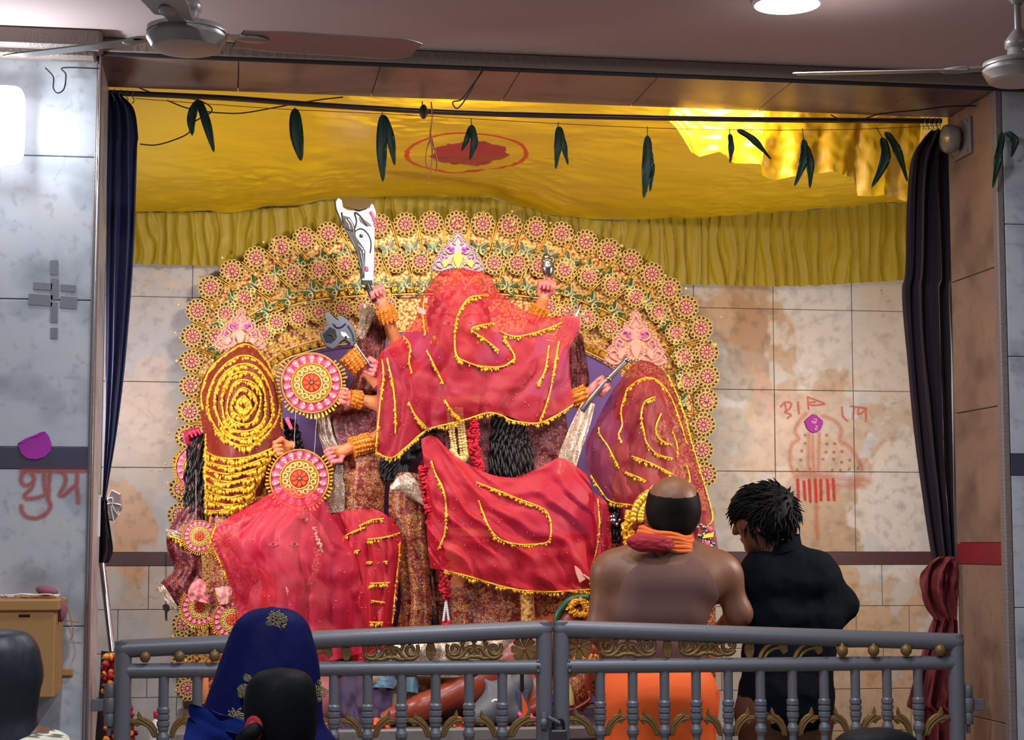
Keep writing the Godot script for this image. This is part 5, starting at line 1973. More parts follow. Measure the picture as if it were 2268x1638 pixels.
# a closed hand round a grip that runs along y; the wrist lies at -x, fingers close towards +z
var grip_mesh: ArrayMesh
func make_grip() -> void:
	var bones := []
	for i in 4:
		var y := 0.024 - 0.016 * i
		var l := [0.95, 1.05, 1.0, 0.82][i] as float
		bones.append([Vector3(-0.034, y * 0.6, -0.008), Vector3(0.0, y, -0.02), 0.0125, 0.0095])
		bones.append([Vector3(0.0, y, -0.02), Vector3(0.022 * l, y - 0.002, -0.006), 0.0085, 0.0078, 0.005])
		bones.append([Vector3(0.022 * l, y - 0.002, -0.006), Vector3(0.019 * l, y - 0.003, 0.017), 0.0078, 0.007, 0.004])
		bones.append([Vector3(0.019 * l, y - 0.003, 0.017), Vector3(0.001, y - 0.003, 0.022), 0.007, 0.006, 0.004])
	bones.append([Vector3(-0.03, 0.012, -0.004), Vector3(-0.012, 0.03, 0.012), 0.012, 0.0095])
	bones.append([Vector3(-0.012, 0.03, 0.012), Vector3(0.012, 0.024, 0.026), 0.0095, 0.0075, 0.004])
	bones.append([Vector3(-0.055, 0.0, -0.006), Vector3(-0.034, 0.0, -0.008), 0.017, 0.018])
	grip_mesh = sdf(bones, 0.0032, 0.006).mesh()

# hand with its wrist at a, gripping something that runs along grip direction g (both in pixels), seen from the front
func hand(parent: Node3D, at: Vector3, wrist: Vector3, s: float, mt: Material, mirror := false) -> void:
	var x := (at - wrist).normalized()
	var z := Vector3(0, 0, 1)
	var y := z.cross(x).normalized() * (-1.0 if mirror else 1.0)
	z = x.cross(y).normalized()
	if mirror:
		z = -z
	inst("hand", grip_mesh, mt, Transform3D(Basis(x * s, y * s, z * s), at), parent)

func head_bones(c: Vector3, bs: Basis, s: float) -> Array:
	var o := []
	for q in [[[0, 0.035, -0.02], [0, 0.03, 0.01], 0.088, 0.083], [[-0.02, 0.0, 0.02], [0.02, 0.0, 0.02], 0.07, 0.07], [[-0.022, -0.06, 0.03], [0.022, -0.06, 0.03], 0.042, 0.042], [[0, -0.09, 0.052], [0, -0.088, 0.054], 0.026, 0.024], [[0, 0.02, 0.088], [0, -0.024, 0.104], 0.011, 0.014, 0.01], [[-0.018, -0.055, 0.076], [0.018, -0.055, 0.076], 0.011, 0.011, 0.008],
			[[-0.035, 0.035, 0.07], [0.035, 0.035, 0.07], 0.016, 0.016, 0.02], [[-0.084, 0.008, -0.008], [-0.09, -0.032, -0.004], 0.017, 0.012, 0.008], [[0.084, 0.008, -0.008], [0.09, -0.032, -0.004], 0.017, 0.012, 0.008]]:
		var e := [c + bs * (Vector3(q[0][0], q[0][1], q[0][2]) * s), c + bs * (Vector3(q[1][0], q[1][1], q[1][2]) * s), q[2] * s, q[3] * s]
		if q.size() > 4:
			e.append(q[4] * s)
		o.append(e)
	return o

func face_marks(o: Node3D, c: Vector3, bs: Basis, s: float) -> void:
	for sd in [-1.0, 1.0]:
		var b := MB.new()
		var xf := Transform3D(bs * s, c)
		b.prism(PackedVector2Array([Vector2(-0.022, 0), Vector2(-0.01, 0.009), Vector2(0.006, 0.009), Vector2(0.022, 0.002), Vector2(0.006, -0.006), Vector2(-0.01, -0.006)]), Transform3D(xf.basis, xf * Vector3(0.036 * sd, 0.008, 0.094)), 0.012 * s)
		part("eye", b, m.eye_white, o)
		b = MB.new()
		b.blob(xf * Vector3(0.036 * sd, 0.0095, 0.0945), Vector3(0.0065, 0.0065, 0.003) * s, bs, 6, 8)
		part("pupil", b, m.black_paint, o)
		b = MB.new()
		var br := []
		for i in 7:
			var t := i / 6.0
			br.append(xf * Vector3(sd * (0.012 + 0.052 * t), 0.026 + 0.012 * sin(t * 2.4), 0.096 - 0.018 * t * t))
		b.tube(br, 0.0035 * s, 5)
		part("eyebrow", b, m.brow_dark, o)
	var b2 := MB.new()
	b2.blob(c + bs * (Vector3(0, -0.055, 0.088) * s), Vector3(0.02, 0.006, 0.006) * s, bs, 6, 10)
	part("lips", b2, m.lip_red, o)

# a bunch of wavy hair along a line of pixels
func locks(parent: Node3D, line: Array, width: float, d: float, n: int, mt: Material) -> void:
	var b := MB.new()
	for i in n:
		var off := (i / maxf(1.0, n - 1.0) - 0.5) * width
		var pts := []
		var ctl := []
		for q in line:
			ctl.append(Vector2(q[0], q[1]))
		var sm := spline(ctl, 10)
		var ph := rng.randf() * TAU
		for j in sm.size():
			var t := float(j) / (sm.size() - 1)
			pts.append(P(sm[j].x + off * (0.75 + 0.5 * t) + 2.5 * sin(t * 26.0 + ph), sm[j].y, d - 0.012 * sin(PI * i / maxf(1.0, n - 1.0)) + 0.006 * sin(t * 30.0 + ph)))
		b.tube(pts, width / n * mpp(d) * 0.85, 6)
	part("hair_lock", b, mt, parent)

func armlet(parent: Node3D, a: Vector3, c: Vector3, r: float, mt: Material) -> void:
	var b := MB.new()
	b.tube([a, a.lerp(c, 0.15), a.lerp(c, 0.5), a.lerp(c, 0.85), c], [r * 0.9, r, r * 1.05, r, r * 0.9], 12)
	var dir := (c - a).normalized()
	var u := dir.cross(Vector3(0, 0, 1)).normalized()
	var w := dir.cross(u)
	for j in 7:
		for i in 13:
			var an := TAU * i / 13.0 + j
			b.blob(a.lerp(c, (j + 0.5) / 7.0) + (u * cos(an) + w * sin(an)) * r * 1.03, Vector3.ONE * r * rng.randf_range(0.12, 0.24), Basis(), 4, 6)
	part("armlet", b, mt, parent)

func garland(parent: Node3D, line: Array, d: float, r: float, mt: Material, called := "flower_garland") -> void:
	var b := MB.new()
	var pts := spline(pixels(line, d), 8)
	for p in pts:
		for i in 5:
			var a := rng.randf() * TAU
			b.blob(p + Vector3(cos(a) * r, rng.randf_range(-r, r) * 0.6, absf(sin(a)) * r), Vector3(r, r * 0.45, r) * rng.randf_range(0.45, 0.8), Basis.from_euler(Vector3(rng.randf() * 3.0, rng.randf() * 3.0, 0)), 5, 7)
	part(called, b, mt, parent)

func panel(parent: Node3D, called: String, rows: Array, folds: float, amp: float, mt: Material, sd := 3) -> Array:
	var g := patch(rows, 8, 8, folds, amp, 0.1, sd)
	part(called, cloth(g), mt, parent)
	return g

func idols() -> void:
	idol_materials()
	make_grip()
	halo()
	goddess()
	veils()
	attendants()
	altar_foot()

func on_altar(bones: Array) -> Array:   # nothing reaches below the altar's top
	for b in bones:
		for k in 2:
			b[k].y = maxf(b[k].y, 0.853 + b[2 + k])
	return bones

func arm_bones(l: Array, r0: float, r1: float) -> Array:
	var o := []
	for i in l.size() - 1:
		var t0 := float(i) / (l.size() - 1)
		var t1 := float(i + 1) / (l.size() - 1)
		o.append([Pv(l[i]), Pv(l[i + 1]), lerpf(r0, r1, t0), lerpf(r0, r1, t1)])
	return o

func goddess() -> void:
	var o := thing("goddess_idol", "tall many-armed goddess idol in the middle under red veils", "idol", P(1010, 1600, 7.0))
	var c := P(1018, 728, 7.0)
	var face := Basis(Vector3(0, 1, 0), -0.12)
	var bones := head_bones(c, face, 1.15)
	bones.append([c + Vector3(0, -0.1, -0.02), P(1018, 830, 7.05), 0.045, 0.05])
	bones.append_array([[P(930, 850, 7.06), P(1110, 850, 7.06), 0.075, 0.075], [P(960, 900, 7.04), P(1085, 900, 7.04), 0.09, 0.09], [P(985, 980, 7.05), P(1060, 980, 7.05), 0.085, 0.085], [P(985, 1080, 7.06), P(1060, 1080, 7.06), 0.11, 0.11], [P(1000, 1250, 7.05), P(1060, 1250, 7.05), 0.14, 0.14], [P(990, 1590, 7.05), P(1080, 1590, 7.05), 0.12, 0.12], [P(1030, 1250, 7.05), P(1035, 1590, 7.05), 0.13, 0.12]])
	var arms := [
		[[930, 850, 7.08], [880, 770, 7.1], [846, 668, 7.02]], [[925, 870, 7.04], [846, 850, 7.0], [790, 806, 6.98]], [[920, 890, 7.0], [850, 895, 6.98], [770, 882, 6.97]], [[925, 905, 7.0], [850, 965, 6.95], [748, 1002, 6.9]],
		[[1110, 850, 7.08], [1165, 760, 7.1], [1205, 660, 7.02]], [[1115, 860, 7.04], [1215, 800, 7.0], [1258, 732, 6.97]], [[1115, 880, 7.02], [1220, 910, 6.98], [1316, 864, 6.93]], [[920, 880, 6.96], [980, 895, 6.93], [1060, 886, 6.92]]]
	for a in arms:
		bones.append_array(arm_bones(a, 0.034, 0.022))
	part("body", sdf(on_altar(bones), 0.0095, 0.03), m.skin_idol, o)
	var bl := [[P(930, 850, 7.06), P(1110, 850, 7.06), 0.081, 0.081], [P(960, 900, 7.04), P(1085, 900, 7.04), 0.097, 0.097], [P(985, 980, 7.05), P(1060, 980, 7.05), 0.092, 0.092], [P(985, 1060, 7.06), P(1060, 1060, 7.06), 0.115, 0.115], [P(1000, 825, 7.05), P(1038, 825, 7.05), 0.06, 0.06]]
	for a in arms:
		bl.append([Pv(a[0]), Pv(a[1]), 0.043, 0.038])
	part("blouse", sdf(bl, 0.011, 0.03), m.brocade_dark, o)
	face_marks(o, c, face, 1.15)
	# crown and headdress
	crown(1014, 600, 6.98, 116, 88, m.silver_lace, m.gem_yellow, o)
	var b := MB.new()
	for i in 9:
		var a := deg_to_rad(-62 + i * 15.5)
		b.prism(drop(0.017, 0.05, 12), Transform3D(Basis(Vector3(0, 0, 1), -a), P(1018, 735, 6.9) + Vector3(sin(a) * 0.128, cos(a) * 0.14, -0.03)), 0.012, 0.003)
		b.blob(P(1018, 735, 6.9) + Vector3(sin(a) * 0.11, cos(a) * 0.115, -0.01), Vector3.ONE * 0.014, Basis(), 6, 8)
	part("headdress", b, m.pink_petal, o)
	b = MB.new()
	b.blob(c + Vector3(0, 0.045, -0.03), Vector3(0.125, 0.11, 0.1), Basis(), 12, 18)
	part("hair", b, m.hair_black, o)
	for s in [-1.0, 1.0]:
		b = MB.new()
		b.blob(P(1018 + 52 * s - 4, 755, 6.9), Vector3(0.02, 0.026, 0.012), Basis(), 8, 10)
		part("earring", b, m.gold, o)
	# hands
	for h in [[[836, 650, 7.0], [850, 678, 7.02]], [[824, 814, 6.95], [790, 806, 6.97]], [[762, 878, 6.95], [790, 884, 6.97]], [[738, 1008, 6.89], [765, 995, 6.9]]]:
		hand(o, Pv(h[0]), Pv(h[1]), 1.0, m.skin_pink)
	for h in [[[1209, 636, 7.0], [1203, 665, 7.02]], [[1266, 718, 6.94], [1256, 745, 6.96]], [[1332, 854, 6.9], [1308, 868, 6.92]]]:
		hand(o, Pv(h[0]), Pv(h[1]), 1.0, m.skin_pink, true)
	for a in [[[862, 712, 7.05], [852, 682, 7.03], 0.033], [[800, 815, 6.97], [770, 782, 6.96], 0.036], [[800, 886, 6.97], [775, 882, 6.96], 0.03], [[822, 978, 6.93], [778, 992, 6.91], 0.034], [[1183, 712, 7.06], [1198, 678, 7.04], 0.033], [[1246, 752, 6.97], [1256, 735, 6.96], 0.028], [[1268, 888, 6.95], [1302, 870, 6.93], 0.034]]:
		armlet(o, Pv(a[0]), Pv(a[1]), a[2], m.armlet_gold)
	# rose-patterned sleeves and bodice on both sides
	panel(o, "sleeve", [[[800, 690, 7.16], [830, 690, 7.14], [860, 720, 7.12]], [[790, 770, 7.15], [825, 780, 7.12], [850, 790, 7.1]], [[775, 860, 7.12], [812, 862, 7.08], [850, 865, 7.06]], [[715, 905, 7.1], [775, 905, 7.05], [845, 905, 7.03]], [[700, 950, 7.08], [770, 955, 7.03], [840, 958, 7.0]], [[735, 1015, 7.06], [780, 1012, 7.02], [835, 1005, 7.0]]], 4.0, 0.012, m.brocade_dark, 21)
	panel(o, "sleeve_hem", [[[795, 680, 7.12], [815, 672, 7.11], [838, 690, 7.1]], [[795, 720, 7.11], [808, 712, 7.1], [822, 718, 7.1]], [[780, 750, 7.11], [792, 748, 7.1], [806, 752, 7.1]]], 3.0, 0.008, m.spangle, 22)
	panel(o, "sleeve_hem", [[[702, 905, 7.06], [716, 905, 7.05], [730, 908, 7.05]], [[705, 960, 7.05], [722, 960, 7.04], [740, 962, 7.04]], [[722, 1010, 7.04], [742, 1008, 7.03], [762, 1005, 7.03]]], 3.0, 0.008, m.spangle, 23)
	panel(o, "bodice", [[[985, 905, 6.94], [1100, 905, 6.94], [1250, 900, 6.97]], [[985, 980, 6.93], [1100, 985, 6.93], [1265, 985, 6.96]], [[985, 1060, 6.93], [1100, 1075, 6.92], [1290, 1060, 6.96]]], 3.0, 0.01, m.brocade_dark, 24)
	panel(o, "sleeve", [[[1255, 740, 7.06], [1275, 735, 7.05], [1290, 740, 7.05]], [[1258, 800, 7.05], [1282, 795, 7.04], [1305, 835, 7.04]], [[1262, 860, 7.02], [1280, 858, 7.01], [1300, 860, 7.02]]], 3.0, 0.01, m.brocade_dark, 25)
	# skirt and leg brocades
	panel(o, "skirt_panel", [[[764, 1005, 6.95], [805, 1000, 6.92], [850, 1005, 6.95]], [[760, 1060, 6.94], [808, 1060, 6.9], [853, 1060, 6.94]], [[764, 1130, 6.94], [808, 1130, 6.9], [850, 1130, 6.94]], [[770, 1260, 6.95], [808, 1260, 6.92], [850, 1260, 6.95]], [[770, 1500, 6.97], [808, 1500, 6.94], [850, 1500, 6.97]]], 2.0, 0.01, m.brocade, 26)
	panel(o, "skirt_panel", [[[866, 1050, 6.95], [905, 1045, 6.9], [945, 1055, 6.93]], [[860, 1120, 6.94], [905, 1125, 6.88], [948, 1130, 6.92]], [[872, 1220, 6.94], [915, 1225, 6.87], [955, 1235, 6.91]], [[888, 1320, 6.94], [925, 1325, 6.87], [965, 1330, 6.91]], [[878, 1410, 6.94], [920, 1415, 6.87], [968, 1420, 6.91]], [[880, 1530, 6.95], [920, 1530, 6.9], [970, 1530, 6.93]]], 3.5, 0.014, m.brocade, 27)
	panel(o, "skirt_panel", [[[955, 1180, 6.97], [1130, 1190, 6.9], [1310, 1180, 6.96]], [[955, 1270, 6.96], [1130, 1300, 6.88], [1315, 1290, 6.94]], [[950, 1400, 6.96], [1130, 1410, 6.88], [1320, 1400, 6.94]], [[940, 1540, 6.97], [1130, 1540, 6.9], [1330, 1540, 6.95]]], 7.0, 0.016, m.brocade, 28)
	# silver ribbons
	panel(o, "silver_ribbon", [[[1288, 893, 6.9], [1304, 890, 6.89], [1318, 895, 6.9]], [[1262, 945, 6.89], [1284, 945, 6.87], [1304, 950, 6.88]], [[1240, 1000, 6.88], [1264, 1002, 6.86], [1284, 1008, 6.87]], [[1230, 1048, 6.88], [1252, 1052, 6.86], [1272, 1056, 6.87]]], 0.5, 0.003, m.spangle, 29)
	panel(o, "silver_ribbon", [[[864, 1076, 6.88], [884, 1054, 6.86], [906, 1046, 6.86]], [[866, 1086, 6.875], [896, 1074, 6.85], [924, 1066, 6.86]], [[884, 1088, 6.87], [912, 1092, 6.85], [938, 1092, 6.86]], [[916, 1106, 6.87], [930, 1114, 6.855], [946, 1122, 6.86]]], 0.5, 0.003, m.spangle, 30)
	panel(o, "silver_ribbon", [[[728, 1030, 6.95], [742, 1028, 6.94], [762, 1030, 6.95]], [[724, 1080, 6.95], [742, 1080, 6.93], [764, 1080, 6.94]], [[722, 1135, 6.95], [742, 1135, 6.93], [764, 1135, 6.94]]], 0.5, 0.003, m.spangle, 31)
	# hair
	locks(o, [[1125, 905], [1128, 950], [1132, 1000], [1135, 1062]], 84.0, 6.9, 24, m.hair_black)
	locks(o, [[945, 950], [915, 985], [880, 1020], [852, 1065]], 60.0, 6.94, 16, m.hair_black)
	locks(o, [[945, 1040], [946, 1120], [950, 1250], [958, 1400]], 16.0, 6.92, 4, m.hair_black)
	# necklaces and garlands
	for q in [[[992, 905], [996, 945], [1002, 992]], [[1000, 905], [1004, 950], [1010, 1005]], [[1017, 905], [1022, 950], [1029, 1008]], [[1010, 905], [1016, 950], [1022, 1010]], [[1022, 905], [1028, 950], [1034, 1000]]]:
		b = MB.new()
		var pts := spline(pixels(q, 6.885), 10)
		for p in pts:
			b.blob(p, Vector3(0.007, 0.006, 0.006) * rng.randf_range(0.8, 1.3), Basis(), 5, 7)
		b.blob(pts[-1] + Vector3(0, -0.012, 0), Vector3(0.014, 0.016, 0.008), Basis(), 6, 8)
		part("necklace", b, m.gold_bright, o)
	garland(o, [[1046, 900], [1048, 950], [1052, 1000], [1060, 1040]], 6.88, 0.016, m.flower_red)
	garland(o, [[938, 1040], [950, 1120], [966, 1200], [985, 1262], [985, 1320]], 6.86, 0.016, m.flower_red)
	b = MB.new()
	for s in [-5.0, 5.0]:
		for i in 12:
			b.blob(P(988 + s * (i / 11.0) * 1.2, 1330 + i * 4.0, 6.85), Vector3(0.0055, 0.0045, 0.0055), Basis(), 5, 7)
	part("bead_tassel", b, m.white_paint, o)
	garland(o, [[988, 1380], [990, 1400]], 6.85, 0.013, m.flower_red)
	weapons()

func weapons() -> void:
	var b: MB
	# the great silver sword, raised
	var d := 6.985
	var o := thing("sword", "large curved silver sword with a painted eye held high", "sword", P(822, 650, d))
	var k := sc(800, d)
	var og := P(800, 540, d)
	var f := func(list: Array) -> PackedVector2Array:
		var r := PackedVector2Array()
		for q in list:
			r.append(Vector2((q[0] - 800.0) * k, (540.0 - q[1]) * k))
		return r
	b = MB.new()
	b.prism(f.call([[802, 632], [800, 595], [790, 556], [772, 520], [756, 492], [745, 466], [741, 446], [746, 436], [754, 440], [757, 456], [766, 462], [780, 464], [788, 456], [790, 444], [800, 438], [815, 440], [828, 450], [834, 466], [833, 482], [828, 494], [832, 505], [830, 560], [829, 600], [828, 632]]), Transform3D(Basis(), og), 0.01, 0.003)
	part("blade", b, m.silver, o)
	b = MB.new()
	b.tube(pixels([[742, 440], [744, 462], [756, 490], [772, 520], [790, 556], [799, 595], [801, 630]], d - 0.004), 1.8 * k, 6)
	b.tube(spline(pixels([[757, 470], [764, 500], [782, 510], [790, 490], [786, 470], [800, 480], [812, 500]], d - 0.004), 4), 2.0 * k, 6)
	b.prism(f.call([[758, 476], [774, 480], [786, 500], [788, 524], [800, 540], [810, 556], [809, 590], [808, 618], [803, 618], [801, 592], [792, 556], [774, 519], [760, 494]]), Transform3D(Basis(), og + Vector3(0, 0, 0.002)), 0.004)
	b.prism(f.call([[792, 478], [806, 484], [818, 492], [824, 500], [812, 500], [798, 492]]), Transform3D(Basis(), og + Vector3(0, 0, 0.002)), 0.004)
	b.tube(spline(pixels([[786, 512], [800, 506], [814, 516], [822, 536], [820, 560]], d - 0.004), 4), 1.6 * k, 6)
	b.prism(f.call([[800, 622], [826, 622], [826, 632], [800, 632]]), Transform3D(Basis(), og + Vector3(0, 0, 0.003)), 0.006)
	part("black_line", b, m.black_paint, o)
	for q in [[[764, 484], [772, 496], [776, 512]], [[770, 482], [780, 496], [784, 514]], [[798, 556], [803, 580], [804, 608]], [[804, 556], [806, 580], [806, 608]], [[792, 542], [800, 548], [808, 560]]]:
		b = MB.new()
		b.tube(spline(pixels(q, d - 0.004), 4), 1.2 * k, 5)
		part("silver_line", b, m.silver, o)
	b = MB.new()
	b.prism(f.call([[756, 440], [770, 436], [800, 436], [826, 446], [818, 462], [796, 470], [776, 466], [760, 462]]), Transform3D(Basis(Vector3(1, 0, 0), -0.35), og + Basis(Vector3(1, 0, 0), -0.35) * Vector3(0, -0.004, 0) + Vector3(0, 0.01, 0.0) + (Vector3(0, 1, 0) - Basis(Vector3(1, 0, 0), -0.35) * Vector3(0, 1, 0)) * 0.165), 0.004)
	part("tilted_mirror_plate", b, m.silver, o)  # blade plate added at a tilt so it mirrors the yellow canopy
	for e in [[800, 522, 1.0], [817, 458, 0.72]]:
		var s: float = e[2]
		b = MB.new()
		b.prism(f.call([[e[0] - 14 * s, e[1] - 13 * s], [e[0] - 4 * s, e[1] - 13 * s], [e[0] + 6 * s, e[1] - 2 * s], [e[0] + 12 * s, e[1] + 11 * s], [e[0] + 2 * s, e[1] + 10 * s], [e[0] - 8 * s, e[1] + 2 * s]]), Transform3D(Basis(), og + Vector3(0, 0, 0.004)), 0.004)
		part("painted_eye", b, m.white_paint, o)
		b = MB.new()
		b.blob(P(e[0], e[1], d - 0.006), Vector3(4.5 * k * s, 4.5 * k * s, 0.002), Basis(), 6, 10)
		part("pupil", b, m.black_paint, o)
	for q in [[[820, 468], [826, 478], [830, 490]], [[812, 590], [813, 600]]]:
		b = MB.new()
		b.tube(pixels(q, d - 0.005), 3.6 * k, 6)
		part("pink_mark", b, m.pink_hot, o)
	b = MB.new()
	b.tube(pixels([[814, 630], [824, 655], [830, 668]], d), 0.011, 10)
	part("grip", b, m.black_paint, o)
	# silver crescent axe
	d = 6.94
	o = thing("axe", "silver and black axe with a painted eye in the goddess's left-hand side", "axe", P(826, 814, d))
	og = P(800, 540, d)
	k = sc(760, d)
	b = MB.new()
	b.prism(f.call([[720, 696], [728, 692], [742, 706], [752, 712], [748, 700], [760, 702], [772, 710], [784, 722], [790, 742], [792, 758], [784, 770], [768, 762], [752, 768], [738, 778], [724, 772], [714, 758], [710, 742], [718, 738], [716, 726], [728, 722], [722, 708]]), Transform3D(Basis(), og), 0.012, 0.003)
	part("head", b, m.silver, o)
	b = MB.new()
	b.prism(f.call([[716, 744], [732, 728], [744, 734], [748, 750], [736, 764], [722, 762]]), Transform3D(Basis(), og + Vector3(0, 0, 0.003)), 0.005)
	for q in [[[738, 716], [746, 724], [756, 724], [766, 716]], [[752, 760], [764, 752], [776, 760]], [[770, 720], [780, 736], [784, 754]], [[726, 740], [738, 742], [742, 752]]]:
		b.tube(spline(pixels(q, d - 0.005), 4), 1.8 * k, 5)
	part("black_line", b, m.black_paint, o)
	b = MB.new()
	b.prism(f.call([[756, 738], [766, 740], [776, 752], [766, 752], [758, 746]]), Transform3D(Basis(), og + Vector3(0, 0, 0.004)), 0.004)
	part("painted_eye", b, m.white_paint, o)
	b = MB.new()
	b.blob(P(766, 746, d - 0.006), Vector3(3 * k, 3 * k, 0.002), Basis(), 6, 8)
	part("pupil", b, m.black_paint, o)
	b = MB.new()
	b.tube(pixels([[786, 762], [804, 788], [830, 822], [838, 832]], d), [0.008, 0.0065, 0.006, 0.003], 10)
	part("shaft", b, m.silver, o)
	# conch
	o = thing("conch", "bright silver conch held up on the goddess's right-hand side", "conch", P(1212, 625, 6.985))
	b = MB.new()
	b.lathe([[0.0, 0.062], [0.006, 0.058], [0.014, 0.05], [0.019, 0.044], [0.015, 0.041], [0.022, 0.034], [0.025, 0.028], [0.018, 0.025], [0.027, 0.012], [0.027, -0.002], [0.02, -0.02], [0.012, -0.034], [0.0, -0.04]], Transform3D(Basis(Vector3(0, 0, 1), 0.12), P(1213, 594, 6.985)), 16)
	part("shell", b, m.silver, o)
	# trident
	o = thing("trident", "thin silver trident sticking out above the red veil", "trident", P(1266, 718, 6.94))
	for q in [[[1266, 722], [1276, 700], [1288, 672]], [[1268, 714], [1264, 695], [1268, 672]], [[1270, 712], [1286, 702], [1300, 684]], [[1268, 712], [1278, 690], [1278, 664]]]:
		b = MB.new()
		b.tube(spline(pixels(q, 6.94), 4), [0.004, 0.0038, 0.0036, 0.0034, 0.0032, 0.003, 0.0025, 0.002, 0.0006], 7)
		part("prong", b, m.silver, o)
	b = MB.new()
	b.tube(pixels([[1266, 722], [1255, 760]], 6.95), 0.006, 8)
	part("shaft", b, m.silver, o)
	# short club
	o = thing("club", "dark silver club held slantwise in front of the right idol's veil", "club", P(1332, 854, 6.89))
	b = MB.new()
	b.tube(pixels([[1290, 908], [1310, 880], [1332, 854], [1360, 826], [1386, 798]], 6.88), [0.012, 0.011, 0.0105, 0.011, 0.0115], 12)
	part("shaft", b, mat("old_silver", rgb(122, 116, 120), 0.3, 0.7), o)
	b = MB.new()
	b.tube(pixels([[1384, 800], [1390, 794]], 6.88), [0.013, 0.013], 12)
	b.tube(pixels([[1346, 842], [1350, 836]], 6.88), [0.014, 0.014], 12)
	part("collar", b, m.silver, o)
	# shield disc and other discs
	rosette("large pink and gold rosette shield left of the goddess", 690, 848, 6.93, 68)
	rosette("rosette disc crowning the veiled elephant-headed idol", 663, 1060, 6.88, 66)
	rosette("rosette disc half hidden by the gold-fringed veil", 440, 1035, 7.02, 52)
	rosette("small rosette disc at the left below the black hair", 442, 1187, 6.93, 36)
	rosette("rosette disc showing through the pink veil's left corner", 508, 1200, 6.9, 42)
	rosette("low rosette disc at the left edge of the idols", 442, 1345, 6.9, 40)
	rosette("bright rosette disc beside the blue headscarf", 514, 1372, 6.86, 42)

